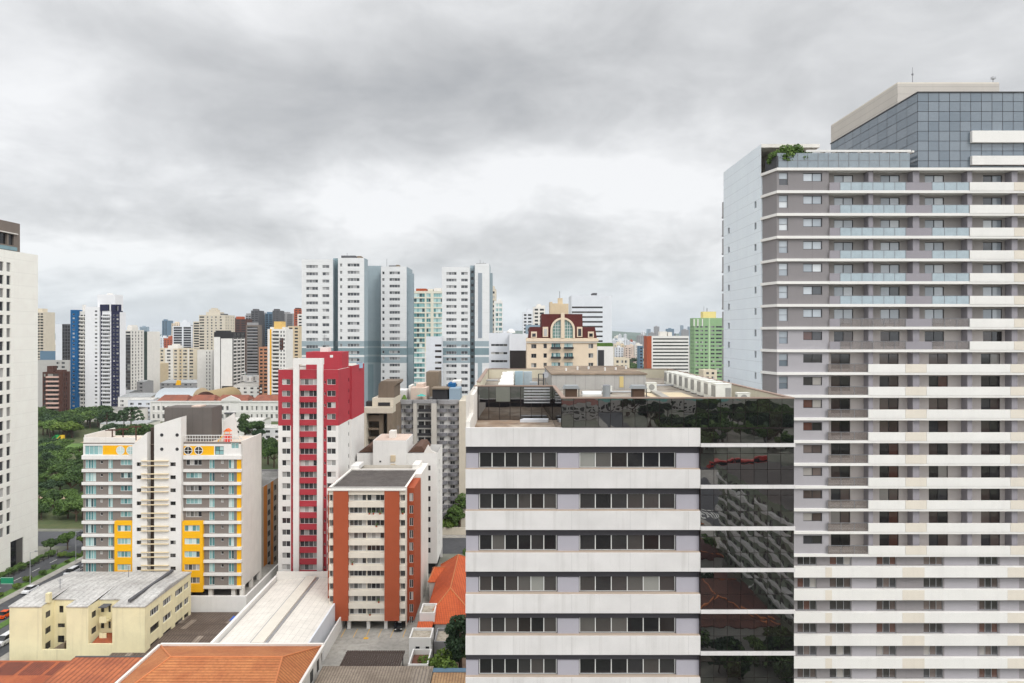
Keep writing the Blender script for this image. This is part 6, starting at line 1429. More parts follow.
# low white roofs round the palace
def low(name, label, D, x0, x1, ytop, depth, wm, rm, group=None, wins=True, ind=False):
    xa, xb = X(x0, D), X(x1, D); zt = max(2.6, Z(ytop, D)); b = Bld(name, label, 'building', ((xa + xb) / 2, D + depth / 2, 0), group)
    ops = []; W = xb - xa
    if wins:
        k = max(1, int(W / 5))
        for i in range(k):
            for z in np.arange(1.0, zt - 2.2, 3.2): ops.append(((i + .25) * W / k, (i + .7) * W / k, z, z + 1.5, 's2'))
    mb = MB()
    b.face(mb, (xa, D), (1, 0), W, 0, zt, ops, .25); mb.facade((xb, D), (0, 1), depth, 0, zt); mb.facade((xa, D + depth), (0, -1), depth, 0, zt); mb.facade((xb, D + depth), (-1, 0), W, 0, zt)
    b.part('wall', mb, wm); mb2 = MB(); ym = D + depth / 2
    mb2.poly([(xa - .2, D - .2, zt + .02), (xb + .2, D - .2, zt + .02), (xb + .2, ym, zt + min(2.2, depth * .08)), (xa - .2, ym, zt + min(2.2, depth * .08))]).poly([(xa - .2, ym, zt + min(2.2, depth * .08)), (xb + .2, ym, zt + min(2.2, depth * .08)), (xb + .2, D + depth + .2, zt + .02), (xa - .2, D + depth + .2, zt + .02)])
    mb2.poly([(xb + .2, D - .2, zt + .02), (xb + .2, D + depth + .2, zt + .02), (xb + .2, ym, zt + min(2.2, depth * .08))]); mb2.poly([(xa - .2, D + depth + .2, zt + .02), (xa - .2, D - .2, zt + .02), (xa - .2, ym, zt + min(2.2, depth * .08))])
    b.part('roof', mb2, rm); b.finish(); return b
RW = ROOF_light; RZ = tiles('sheet_zinc', (176, 178, 178), (150, 152, 152), 'X', 1.5, 0, .4)
LOWS = [(560, 222, 262, 386, 40, W_white, RW, 'wide white hall with roof plant behind the palace'), (600, 232, 258, 378, 24, W_white2, RZ, 'white plant building with ducts right of the vaulted halls'), (585, 262, 300, 384, 40, W_white, RZ, 'broad white roofed hall left of the crimson tower block'),
        (640, 160, 200, 383, 30, W_grey, RZ, 'grey sheet roofed hall beyond the silver vault'), (645, 201, 235, 381, 30, W_offw, RW, 'pale flat hall beyond the brown vault'), (640, 222, 250, 374, 20, wall('glass_green', (128, 176, 150), .15), RZ, 'pale green glazed hall below the charcoal tower'),
        (620, 262, 296, 373, 24, wall('glass_green2', (140, 186, 160), .15), RZ, 'second pale green hall beneath the gold edged tower'),
        (470, 100, 131, 411, 22, W_offw, ROOF_grey, 'long grey roof at the park side of the palace'), (520, 118, 150, 397, 26, W_white, RZ, 'white sheet roofed hall under the navy tower'), (500, 128, 152, 400, 14, W_white2, RW, 'small white house cluster left of the palace'), (545, 108, 128, 393, 20, W_grey, RZ, 'grey hall at the base of the navy tower'),
        (425, 222, 262, 421, 16, W_white, RW, 'low white roof in front of the palace right half'), (405, 245, 282, 428, 14, W_white2, RW, 'white flat roofed wing nearest the side street'), (430, 190, 221, 424, 14, W_offw, RW, 'low pale wing behind the dark roof tower'), (440, 100, 146, 424, 18, W_offw, RZ, 'low long shed behind the pergola terrace'),
        (700, 36, 72, 392, 20, W_offw, ROOF_grey, 'low pale shed behind the brown balcony block'), (610, 132, 144, 382, 16, W_grey, RZ, 'low grey house at the foot of the white tower with dark balconies')]
for D, a, c, yt, dp, wm, rm, lb in LOWS: low('low_hall', lb, D, a, c, yt, dp, wm, rm)
for i, (px, yy, h) in enumerate(((238, 575, 14), (244, 578, 16), (250, 574, 13), (256, 580, 15))):
    zt_ = 22.5; x = X(px, yy); t = empty('roof_duct', ('short white duct box at the left of the hall roof', 'white twin duct box standing on the hall roof', 'lower white duct box next to the twin box', 'white duct box at the right end of the hall roof')[i], 'duct', (x, yy, zt_))
    part('casing', MB().box(x - 1.8, x + 1.8, yy - 2, yy + 2, zt_ + .01, zt_ + h * .3), W_white, t); part('outlet', MB().box(x - 1.2, x - .2, yy - 2.4, yy - 2.01, zt_ + 1, zt_ + h * .25), W_grey, t)
single('roof_sign', 'small plain yellow panel among the low white roofs', 'panel', MB().xprism([(X(176, 560), Z(385, 560)), (X(181, 560), Z(385, 560)), (X(181, 560), Z(380.5, 560)), (X(177.5, 560), Z(380, 560))], 559, 560), W_yellow, (X(178, 560), 560, 18))
# orange and grey block between the yellow block and the red tower
D = 176.0; xr2 = X(263.6, D)
b = Bld('orange_trim_block', 'grey flats with orange trim seen edge on beside the crimson tower block', 'building', (xr2 - 6, 186, 0), split=True)
zt = Z(486.5, D); ops = []
for k in range(8):
    for y in (3.0, 7.6, 12.2, 16.8): ops.append((y, y + 2.0, zt - 3.0 - k * 2.75, zt - 1.5 - k * 2.75, 's2k'))
mb = MB(); b.face(mb, (xr2, D), (0, 1), 22, 0, zt, ops, .2, [(0, 2.6, 0, zt, 1), (5.2, 7.2, 0, zt, 1), (20.4, 22, 0, zt, 1)]); mb.facade((xr2 - 14, D), (1, 0), 14, 0, zt); mb.facade((xr2, D + 22), (-1, 0), 14, 0, zt); mb.facade((xr2 - 14, D + 22), (0, -1), 22, 0, zt)
b.part('wall', mb, [wall('flats_grey', (178, 168, 156), .2), wall('trim_orange', (206, 128, 52), .15)]); roof_part(b, xr2 - 14, xr2, D, D + 22, zt + .01, ROOF_grey, W_grey, .5); b.finish()

# ------------------------------------------------------------------ houses and yards between the terracotta block and the office
T_o2 = tiles('tile_bright', (214, 102, 52), (190, 82, 40), 'X', .35, .45, .3)
b = hip_house('tiled_house', 'house with a bright orange tile roof close to the office block', X(432, 150), X(468, 150) + 3, 138, 172, 5.2, 9.2, 146, 168, X(452, 150), X(452, 150), W_offw, T_o2, .4); b.finish()
b = hip_house('tiled_house', 'small orange roofed wing jutting towards the white rear block', X(430, 163), X(446, 163), 162, 171, 4.8, 6.6, 166.5, 166.5, X(433, 163), X(445, 163), W_offw, T_o2, .3); b.finish()
def box_house(name, label, px0, px1, y0, y1, z, wm, rm, wins=(), par=.5):
    D = y0; xa, xb = X(px0, D), X(px1, D); b = Bld(name, label, 'house', ((xa + xb) / 2, (y0 + y1) / 2, 0), split=True)
    mb = MB(); b.face(mb, (xa, y0), (1, 0), xb - xa, 0, z, wins, .2); b.face(mb, (xb, y0), (0, 1), y1 - y0, 0, z, [(1, 2.2, z - 2.4, z - 1, 's2k')], .2); mb.facade((xb, y1), (-1, 0), xb - xa, 0, z); mb.facade((xa, y1), (0, -1), y1 - y0, 0, z)
    b.part('wall', mb, wm); roof_part(b, xa + .002, xb - .002, y0 + .002, y1 - .002, z + .004, rm, wm, par, .25); b.finish(); return b
RS = ground_mat('roof_stone', (186, 176, 160), (160, 150, 134), (120, 110, 98), .4, 1.5)
box_house('white_annex', 'white boxy annex with a stone coloured roof before the bright tile roof', 419.5, 434.5, 138, 143, 7.2, W_white, RS, [(1.1, 1.9, 2.8, 5.2, 's1k')])
box_house('white_annex', 'low white box with a dark slatted terrace at the yard corner', 408, 428, 122, 128, 4.6, W_white, wall('deck_brown', (120, 82, 68), .3), [(2.6, 3.4, 1.2, 3, 's1k')], 1.0)
box_house('white_annex', 'white box with a pale roof behind the slatted terrace', 409, 431, 128.5, 133, 6.4, W_white, RS, [(1.2, 2.0, 3, 4.8, 's1k'), (3.1, 3.8, 3, 4.8, 's1k')])
b = Bld('lean_to', 'small orange tiled lean to between two white annex boxes', 'shed', (-17, 135.5, 0)); b.part('wall', MB().box(X(416, 134), X(431, 134), 133.2, 137.5, 0, 4.4), W_white); b.part('roof', MB().poly([(X(416, 134) - .1, 133.1, 4.5), (X(431, 134), 133.1, 4.5), (X(431, 134), 137.8, 5.6), (X(416, 134) - .1, 137.8, 5.6)]), T_o2)
box_house('grey_house', 'grey house with a pale roof and dark carport below the orange roof', 434, 452, 131, 137, 4.6, W_grey, RS, [(1.6, 3.0, .2, 2.4, 's1k')])
b = Bld('sheet_roof_shed', 'shed with a broad weathered grey roof at the front of the parking court', 'shed', (-22, 110, 0)); b.part('wall', MB().box(-33.4, -14.2, 96, 121.6, 0, 3.6), W_offw); b.part('roof', MB().poly([(-33.8, 95, 3.3), (-14, 95, 3.3), (-14, 122, 4.3), (-33.8, 122, 4.3)]), tiles('sheet_weathered', (160, 146, 130), (132, 118, 104), 'X', .5, 0, .5)); b.part('roof_sheet', MB().poly([(-17.5, 97, 3.42), (-14.4, 97, 3.42), (-14.4, 121, 4.3), (-17.5, 121, 4.3)]), tiles('sheet_pale', (180, 170, 150), (150, 140, 120)))
b = Bld('sheet_roof_shed', 'narrow tan roofed shed with a blue grey gutter beside the office foot', 'shed', (-10, 112, 0)); b.part('wall', MB().box(-13.6, -6, 100, 120.5, 0, 3.8), W_offw); b.part('roof', MB().poly([(-13.8, 99, 3.5), (-5.5, 99, 3.5), (-5.5, 119.5, 4.4), (-13.8, 119.5, 4.4)]), tiles('sheet_tan', (196, 160, 118), (160, 124, 90), 'X', .5, 0, .5)); b.part('gutter', MB().box(-13.9, -5.4, 119.55, 120.9, 4.0, 4.5), W_steeld)
t = empty('slatted_pergola', 'dark slatted roof over parking bays in the concrete court', 'pergola', (-26, 126, 0))
for i in range(26): part('slat', MB().box(-31.6 + i * .43, -31.25 + i * .43, 122.6, 131, 2.75, 2.9), wall('slat_brown', (74, 62, 56), .2), t)
for y in (123, 130.6): part('beam', MB().box(-31.8, -20.5, y, y + .2, 2.5, 2.74), FR_dark, t)
for x in (-31.5, -26, -20.9):
    for y in (123, 130.6): part('post', MB().box(x - .08, x + .08, y, y + .16, 0, 2.49), FR_dark, t)
structure('yard_floor', MB().poly([(-17.4, 100, .04), (-5, 100, .04), (-5, 176, .04), (-17.4, 176, .04)]), ground_mat('yard', (150, 120, 100), (130, 108, 90), (110, 96, 80), .2, 1))
single('yard_wall', 'white yard wall along the parking court', 'wall', MB().box(-17.45, -17.2, 128, 160, .01, 3.0), W_white, (-17.3, 140, 0))
single('street_wall', 'low beige wall on the far side of the back street', 'wall', MB().box(-28, -10, 215.2, 215.6, .01, 2.4), W_beige, (-20, 215.4, 0))

# ------------------------------------------------------------------ trees
LG = [leafmat('leaf_deep', (.022, .044, .013), (.050, .095, .026), (.10, .16, .044)), leafmat('leaf_mid', (.040, .078, .018), (.088, .155, .036), (.15, .23, .058)), leafmat('leaf_bright', (.05, .085, .014), (.10, .16, .026), (.17, .24, .045)), leafmat('leaf_blue', (.016, .034, .016), (.034, .066, .028), (.062, .105, .044))]
BARK = wall('bark', (92, 76, 62), .4)
def leaves(seed, clumps, n, size):
    rg = np.random.default_rng(seed)
    cl = np.array(clumps); w = cl[:, 3] ** 2; w = w / w.sum()
    k = rg.choice(len(cl), n, p=w); d = rg.normal(size=(n, 3)); d /= np.linalg.norm(d, axis=1)[:, None]
    c = cl[k, :3] + d * (cl[k, 3] * (rg.uniform(.45, 1.0, n) ** .45))[:, None] * np.array([1, 1, .72])
    nr = d * .8 + rg.normal(size=(n, 3)) * .7; nr /= np.linalg.norm(nr, axis=1)[:, None]
    t = np.cross(nr, rg.normal(size=(n, 3))); t /= np.linalg.norm(t, axis=1)[:, None]; bt = np.cross(nr, t)
    s_ = size * rg.uniform(.55, 1.35, n)[:, None]
    v = np.stack([c - t * s_ - bt * s_ * .6, c + t * s_ - bt * s_ * .6, c + t * s_ * .8 + bt * s_ * .7, c - t * s_ * .8 + bt * s_ * .7], 1).reshape(-1, 3)
    me = bpy.data.meshes.new('crown'); me.vertices.add(4 * n); me.vertices.foreach_set('co', v.ravel())
    me.loops.add(4 * n); me.loops.foreach_set('vertex_index', np.arange(4 * n)); me.polygons.add(n); me.polygons.foreach_set('loop_start', np.arange(0, 4 * n, 4)); me.polygons.foreach_set('loop_total', np.full(n, 4))
    me.update(); me.validate(); return me
def proto(seed, kind):
    r_ = random.Random(seed); cl = []
    tk = MB()
    if kind == 'broad':
        tk.tube((0, 0, 0), (.2, 0, .34), .035, .026); 
        for i in range(16):
            a = r_.uniform(0, 6.28); R_ = .36 * math.sqrt(r_.random()); z = .52 + .30 * r_.random() * (1 - (R_ / .45) ** 2)
            cl.append((R_ * math.cos(a), R_ * math.sin(a), z, r_.uniform(.11, .19)))
            if i < 7: tk.tube((.0 + .2 * 0, 0, .3), (R_ * math.cos(a), R_ * math.sin(a), z - .03), .018, .006, 5)
        tk.v = [(x - .2 * min(1, z / .34) if abs(x) < 1 and z > .33 and False else x, y, z) for x, y, z in tk.v]
    elif kind == 'umbrella':
        tk.tube((0, 0, 0), (.02, 0, .45), .03, .02)
        for i in range(18):
            a = i * 2.4; R_ = .46 * math.sqrt((i + .5) / 18); z = .74 - .22 * (R_ / .46) ** 2 + r_.uniform(-.03, .05)
            cl.append((R_ * math.cos(a), R_ * math.sin(a), z, r_.uniform(.09, .15)))
            if i % 2 == 0: tk.tube((.02, 0, .42), (R_ * math.cos(a), R_ * math.sin(a), z - .02), .014, .005, 5)
    elif kind == 'tall':
        tk.tube((0, 0, 0), (0, 0, .8), .03, .012)
        for i in range(15):
            z = .3 + .62 * i / 15; R_ = .17 * (1 - ((z - .55) / .55) ** 2) * r_.uniform(.5, 1); a = r_.uniform(0, 6.28)
            cl.append((R_ * math.cos(a), R_ * math.sin(a), z, r_.uniform(.08, .13)))
            if i % 2 == 0: tk.tube((0, 0, z - .1), (R_ * math.cos(a), R_ * math.sin(a), z), .01, .004, 5)
    elif kind == 'araucaria':
        tk.tube((0, 0, 0), (0, 0, .92), .028, .010)
        for t_ in range(4):
            z = .62 + .1 * t_; rr_ = (.34, .30, .24, .14)[t_]
            for i in range(7):
                a = i * .9 + t_; p = (rr_ * math.cos(a), rr_ * math.sin(a), z + .04); tk.tube((0, 0, z - .02), p, .009, .004, 4); cl.append((*p, .055)); cl.append((p[0] * .6, p[1] * .6, z + .02, .035))
    else:  # bush
        tk.tube((0, 0, 0), (0, 0, .4), .04, .02)
        for i in range(10):
            a = r_.uniform(0, 6.28); R_ = .34 * math.sqrt(r_.random()); cl.append((R_ * math.cos(a), R_ * math.sin(a), .35 + .3 * r_.random(), r_.uniform(.18, .28)))
            if i < 4: tk.tube((0, 0, .2), (R_ * math.cos(a), R_ * math.sin(a), .45), .02, .008, 4)
    if kind == 'broad':
        tk2 = MB(); tk2.tube((0, 0, 0), (0, 0, .34), .034, .024)
        for c in cl[:8]: tk2.tube((0, 0, .31), (c[0], c[1], c[2] - .02), .017, .006, 5)
        tk = tk2
    n = {'broad': 3600, 'umbrella': 3200, 'tall': 4200, 'araucaria': 1300, 'bush': 2600}[kind]; sz = {'broad': .025, 'umbrella': .021, 'tall': .015, 'araucaria': .020, 'bush': .032}[kind]
    cm = leaves(seed, cl, n, sz)
    tm = tk.mesh('trunk', [BARK], weld=False)
    return cm, tm
PRO = {k: [proto(s_ * 7 + i, k) for i in range(3)] for s_, k in enumerate(('broad', 'umbrella', 'tall', 'araucaria', 'bush'))}
CM = {}
def tree(name, label, x, y, h, kind='broad', leaf=0, group=None, z=0, wide=1.0, cat='tree', parts=True):
    i = rnd.randrange(3); cm, tm = PRO[kind][i]
    t = empty(name, label, cat, (x, y, z), group, rnd.uniform(0, 6.28))
    key = (kind, i, leaf)
    if key not in CM: m = cm.copy(); m.materials.clear(); m.materials.append(LG[leaf]); CM[key] = m
    for nm, me in (('crown', CM[key]), ('trunk', tm)):
        o = bpy.data.objects.new(nm, me); col.objects.link(o); o.parent = t; o.scale = (h * wide, h * wide, h)
    return t
G1 = 'park trees seen over the cross street'
def park(n, pxa, pxb, Da, Db, ha, hb, lab, grp, kinds, lv):
    for i in range(n):
        D = rnd.uniform(Da, Db); px = rnd.uniform(pxa, pxb)
        tree('park_tree', lab, X(px, D), D, rnd.uniform(ha, hb), rnd.choice(kinds), rnd.choice(lv), grp, wide=rnd.uniform(.95, 1.3))
park(13, 38, 76, 410, 430, 9, 13, 'broad light green tree along the park lawn', 'broad light trees along the park lawn', ('umbrella', 'umbrella', 'broad'), (1, 2, 2))
park(20, 38, 110, 425, 484, 12, 16, 'dark green crown in the wooded strip below the brown balcony block and the navy tower', 'dark crowns in the wooded strip of the park', ('broad', 'umbrella'), (0, 0, 3, 1))
park(12, 100, 152, 330, 420, 11, 16, 'dark tree rising behind the pergola terrace', 'dark trees behind the pergola terrace', ('broad', 'broad'), (0, 3, 0))
park(12, 36, 84, 290, 325, 8, 11, 'dark broad tree between the sports courts', 'dark trees between the sports courts', ('broad', 'tall'), (0, 3, 0, 1))
park(7, 36, 80, 332, 368, 8, 11, 'rounded tree beside the reddish court of the park', 'rounded trees beside the reddish court', ('broad', 'umbrella'), (0, 1, 3))
park(6, 38, 80, 262, 288, 7, 10, 'tree in the belt behind the cross street verge', 'tree belt behind the cross street verge', ('broad', 'tall'), (0, 3, 1))
park(16, 36, 84, 228, 258, 5, 8.5, 'leafy tree along the cross street edge of the park', 'leafy trees along the cross street', ('broad', 'bush'), (1, 0, 1))
park(4, 70, 84, 262, 285, 9, 12, 'dark tree close behind the white and grey block at the reddish court', 'dark trees at the reddish court', ('broad',), (3, 0))
for i, (px, D, h) in enumerate(((131, 400, 20), (107, 410, 17), (124, 415, 16.5))):
    tree('araucaria_tree', ('tall araucaria with a flat open crown behind the pergola posts', 'slim araucaria left of the tallest one by the terrace', 'araucaria nearest the dark roof tower')[i], X(px, D), D, h, 'araucaria', 3)
for i, (px, D, h, k, lf) in enumerate(((253, 395, 15, 'broad', 0), (245, 400, 17, 'tall', 0), (259, 390, 10, 'broad', 3), (268, 330, 14, 'broad', 0), (274, 322, 12, 'broad', 1), (265, 345, 13, 'broad', 0))):
    tree('street_tree', ('dark round tree just right of the white flank wall top', 'taller slim tree above the white flank wall', 'low dark tree against the white flank wall', 'dark tree at the left edge of the crimson tower block', 'lighter tree touching the crimson tower block', 'back tree over the side street')[i], X(px, D), D, h, k, lf)
for i, (px, D, h, k, lf) in enumerate(((452, 216.5, 9, 'tall', 1), (460, 218, 13, 'tall', 1), (445, 217, 6, 'bush', 2), (456, 219, 8, 'broad', 1), (438, 217, 5, 'bush', 1))):
    tree('street_tree', ('slender green tree before the curved balcony block', 'tallest slender tree between the balcony block and the office', 'yellow green shrub on the back street verge', 'rounded green tree under the slender pair', 'small shrub at the white rear block corner')[i], X(px, D), D, h, k, lf)
for i, (x, y, h, k, lf, w) in enumerate(((-12.9, 124, 6.6, 'bush', 2, 1.0), (-15.0, 125, 5.4, 'bush', 2, .9), (-9.6, 127, 12.0, 'tall', 3, 1.15), (-8.0, 129, 10, 'tall', 0, 1.2), (-10.4, 196, 5, 'broad', 1, 1.2), (-12.4, 193, 4, 'bush', 1, 1))):
    tree('garden_tree' if k != 'bush' else 'garden_bush', ('bright green bush at the yard end by the tan roofed shed', 'smaller bright green bush next to the yard wall', 'tall dark cypress like tree hugging the office block', 'second dark cypress like tree behind the first', 'green tree beyond the bright tile roof', 'small bush beyond the bright tile roof')[i], x, y, h, k, lf, wide=w)
for i in range(13):
    y = 160 + i * 2.9; tree('hedge_bush', 'clipped shrub in the row at the foot of the ivory tower', -131.9 + rnd.uniform(-.4, .4), y, rnd.uniform(1.6, 2.6), 'bush', rnd.choice((0, 1)), 'shrubs at the foot of the ivory tower', wide=1.3)
for i in range(7): tree('verge_shrub', 'low shrub on the corner bed before the cross street', -128 + i * 2.6, 196 + rnd.uniform(-2, 4), rnd.uniform(1.2, 2.2), 'bush', rnd.choice((1, 2)), 'shrubs on the corner bed', wide=1.4)
tree('street_tree', 'thin young tree on the corner of the avenue', -120.5, 199, 8, 'broad', 1, wide=.8)

# ------------------------------------------------------------------ far city
def far(n, pxa, pxb, Da, Db, ha, hb, pal, label, group, wmin=9, wmax=22, spike=.45):
    for i in range(n):
        D = rnd.uniform(Da, Db); px = rnd.uniform(pxa, pxb); h = rnd.uniform(ha, hb) * (1 + (rnd.random() ** 6) * spike); w = rnd.uniform(wmin, wmax); wm = rnd.choice(pal)
        xa = X(px, D) - w / 2; zt = h
        b = Bld('city_block', label, 'building', (xa + w / 2, D + 7, 0), group); mb = MB(); k = max(2, int(w / 4.5)); ops = []
        for z in np.arange(2, zt - 2.2, 3.3):
            if HY - (z - H) / D * F > 372: continue
            for j in range(k): ops.append(((j + .22) * w / k, (j + .75) * w / k, z, z + 1.5))
        mb.facade((xa, D), (1, 0), w, 0, zt, ops, .3, (), 0, None, 1)
        for o_, u_, L_ in (((xa + w, D), (0, 1), 14), ((xa + w, D + 14), (-1, 0), w), ((xa, D + 14), (0, -1), 14)): mb.facade(o_, u_, L_, 0, zt)
        mb.poly([(xa, D, zt), (xa + w, D, zt), (xa + w, D + 14, zt), (xa, D + 14, zt)], 2)
        b.part('wall', mb, [wm, G_far, ROOF_light])
        b.part('roof_room', MB().box(xa + w * .3, xa + w * .65, D + 3, D + 9, zt + .005, zt + 3.2), wm)
PALE = [W_offw, W_white, W_beige, W_white2, W_gold]; WARM = [W_ochre, W_tan, W_brick, W_beige, W_pink]; COOL = [W_grey, W_steel, W_greyd, W_white2, W_steeld]
far(26, 613, 642, 1300, 2600, 12, 46, PALE, 'small pale block in the far city right of the white slatted office', 'pale blocks in the far city')
far(12, 613, 642, 1250, 2200, 10, 40, WARM, 'small warm coloured block in the far city right of the white slatted office', 'warm blocks in the far city')
far(12, 613, 645, 1500, 3200, 15, 50, COOL, 'small grey block in the far city right of the white slatted office', 'grey blocks in the far city')
far(14, 645, 692, 2600, 4500, 40, 74, COOL, 'tiny hazy tower on the skyline above the brick ended slab', 'hazy towers above the brick ended slab', 14, 30)
far(10, 158, 174, 1300, 2600, 22, 58, PALE, 'tiny pale block around the isolated dark blue tower', 'pale blocks around the dark blue tower', 12, 24)
far(16, 120, 300, 1200, 1900, 35, 66, PALE, 'pale block low on the skyline behind the left towers', 'pale blocks behind the left towers', 14, 26)
far(18, 125, 300, 1500, 2600, 45, 74, COOL, 'hazy grey block low on the skyline behind the left towers', 'hazy grey blocks behind the left towers', 16, 30)
far(16, 125, 300, 950, 1500, 32, 58, WARM, 'warm toned block among the rooftops behind the left towers', 'warm blocks behind the left towers', 14, 24)
far(5, 36, 68, 1100, 1600, 40, 56, PALE, 'pale block between the ivory tower and the navy tower', 'pale blocks between ivory and navy towers', 14, 26)
for i, (px, yt, w, DD) in enumerate(((681.5, 325.3, 2.0, 3600), (689, 326.5, 4, 3300), (647.5, 329, 3.2, 3900), (667.5, 330, 2.4, 3000))):
    tower('skyline_tower', ('slim pointed hazy tower beside the mint green block', 'broad hazy tower touching the mint green block', 'hazy tower on the wooded ridge', 'hazy tower just above the white slab')[i], 'building', DD, px, px + w, yt, 30, W_steel, ((.15, .4), (.6, .85)), 3.4)
for i in range(46):
    D = rnd.uniform(1150, 2300); px = rnd.uniform(614, 643) if i < 30 else rnd.uniform(155, 176)
    tree('city_tree', 'dark tree clump among the far city blocks' if i < 30 else 'dark tree clump below the isolated blue tower', X(px, D), D, rnd.uniform(11, 17), 'broad', 3, 'trees among the far city blocks' if i < 30 else 'trees below the blue tower', wide=1.5)
for i in range(12): tree('city_tree', 'green tree behind the sandy flat roofed house', X(rnd.uniform(618, 641), 900), rnd.uniform(860, 960), rnd.uniform(22, 28), 'broad', 0, 'trees behind the sandy house', wide=1.2)

# ------------------------------------------------------------------ cars
PAINT = {k: plain('car_' + k, c, .25) for k, c in dict(white=(225, 226, 228), silver=(170, 174, 180), black=(28, 29, 32), red=(170, 34, 28), orange=(220, 84, 24), blue=(40, 70, 130), grey=(96, 98, 104)).items()}
TYRE = plain('tyre', (26, 26, 27), .9); RIM = plain('rim', (170, 172, 176), .4, .5); LAMP = plain('lamp_lens', (225, 225, 215), .2); TAIL = plain('tail_lens', (150, 20, 18), .3); CG = plain('car_glass', (20, 24, 28), .05)
def loft(secs):
    """secs: list of (y, halfwidth_low, halfwidth_top, zlow, ztop) along the car"""
    mb = MB(); rings = []
    for y, wl, wt, zl, zt_ in secs:
        zm = zl + (zt_ - zl) * .55; rings.append([(-wl, y, zl), (wl, y, zl), (wl, y, zm), (wt, y, zt_), (-wt, y, zt_), (-wl, y, zm)])
    for a, c in zip(rings, rings[1:]):
        for i in range(6): mb.poly([a[i], a[(i + 1) % 6], c[(i + 1) % 6], c[i]][::-1])
    mb.poly(rings[0]); mb.poly(rings[-1][::-1]); return mb
def car_proto(paint, van=False):
    r_ = bpy.data.objects.new('parked_car', None); col.objects.link(r_); r_.location = (0, 0, -50)
    LOC[r_.name] = (0, 0, 0)
    P2 = PAINT[paint]
    if van: body = loft([(-2.25, .80, .70, .35, .95), (-2.1, .88, .78, .28, 1.05), (-1.2, .9, .84, .28, 1.1), (1.9, .9, .84, .28, 1.1), (2.2, .86, .78, .35, 1.05)]); cab = loft([(-1.55, .82, .70, 1.0, 1.12), (-.75, .83, .70, 1.0, 1.78), (1.9, .83, .70, 1.0, 1.78), (2.18, .8, .7, 1.0, 1.1)])
    else: body = loft([(-2.15, .74, .62, .36, .72), (-2.0, .84, .74, .28, .8), (-.9, .87, .80, .26, .92), (1.5, .87, .80, .26, .94), (2.05, .82, .72, .32, .9)]); cab = loft([(-1.15, .78, .62, .86, .93), (-.35, .79, .6, .86, 1.42), (.9, .79, .6, .86, 1.42), (1.75, .76, .62, .86, .95)])
    bo = part('body', body, P2, r_); part('cabin_glass', cab, CG, r_)
    ztop = 1.79 if van else 1.43; ya, yb_ = (-.75, 1.9) if van else (-.32, .88)
    part('roof_panel', MB().box(-.64, .64, ya, yb_, ztop - .012, ztop + .035), P2, r_)
    for sx in (-.8, .8):
        for y in (-1.35, 1.3):
            w = MB(); ring = 14
            n = len(w.v); w.v += [(sx + d, y + .32 * math.cos(6.2832 * i / ring), .32 + .32 * math.sin(6.2832 * i / ring)) for d in (-.1, .1) for i in range(ring)]
            w.f += [tuple(n + i for i in range(ring)), tuple(n + ring + i for i in reversed(range(ring)))] + [(n + i, n + (i + 1) % ring, n + ring + (i + 1) % ring, n + ring + i) for i in range(ring)]; w.m += [0] * (ring + 2)
            wh = part('wheel', w, TYRE, r_)
            part('rim', MB().box(sx - .115, sx + .115, y - .15, y + .15, .17, .47), RIM, wh)
        part('headlight', MB().box(sx * .75 - .16, sx * .75 + .16, -2.17 if not van else -2.27, -2.08, .58, .74), LAMP, r_); part('tail_light', MB().box(sx * .8 - .12, sx * .8 + .12, 2.02 if not van else 2.12, 2.12 if not van else 2.24, .62, .84), TAIL, r_)
        part('mirror', MB().box(sx * 1.12 - .09, sx * 1.12 + .09, -.95, -.8, .92, 1.04), P2, r_)
    return r_
CP = {}
def car(x, y, rz, paint, label, van=False, group=None, z=.03):
    k = (paint, van)
    if k not in CP: CP[k] = car_proto(paint, van); t = CP[k]
    else: t = copy_tree(CP[k])
    if 'group' in t: del t['group']
    t.location = (x, y, z); t.rotation_euler.z = R(rz); t['label'] = label; t['category'] = 'car'
    if group: t['group'] = group
    return t
car(-119.3 + 3.2, 180, 0, 'white', 'white people carrier at the kerb beyond the cream block roof', True)
car(-115.8, 187, 0, 'silver', 'silver car ahead of the white people carrier')
car(-115.5, 193, 0, 'grey', 'grey car nearest the street corner')
car(-113.8, 153.5, 180, 'orange', 'orange car on the avenue left of the cream block')
car(-104.2, 140.5, 0, 'white', 'white car parked beside the cream block wall', True)
car(-104.2, 136, 0, 'silver', 'silver car parked in line behind the white one at the cream block')
car(-103.9, 131.0, 0, 'black', 'dark car at the very front of the avenue line')
car(-118.6, 168, 0, 'white', 'white car passing under the green road sign')
car(-137.5, 207.5, 90, 'black', 'black car waiting on the cross street by the ivory tower')
car(-134.5, 214.5, 90, 'grey', 'grey car behind the black one on the cross street')
car(-134, 217.0, 90, 'black', 'dark car half hidden by the white and grey block on the cross street') if False else None
car(-131.5, 212.5, -90, 'blue', 'dark blue car right of the utility pole on the cross street')
car(-24.6, 147.5, 10, 'black', 'black car parked under the terracotta block')
car(-66.6, 160.5, 90, 'black', 'dark car under the soffit of the yellow block')
car(-62.5, 166, 0, 'grey', 'grey car beneath the flank wall of the yellow block')

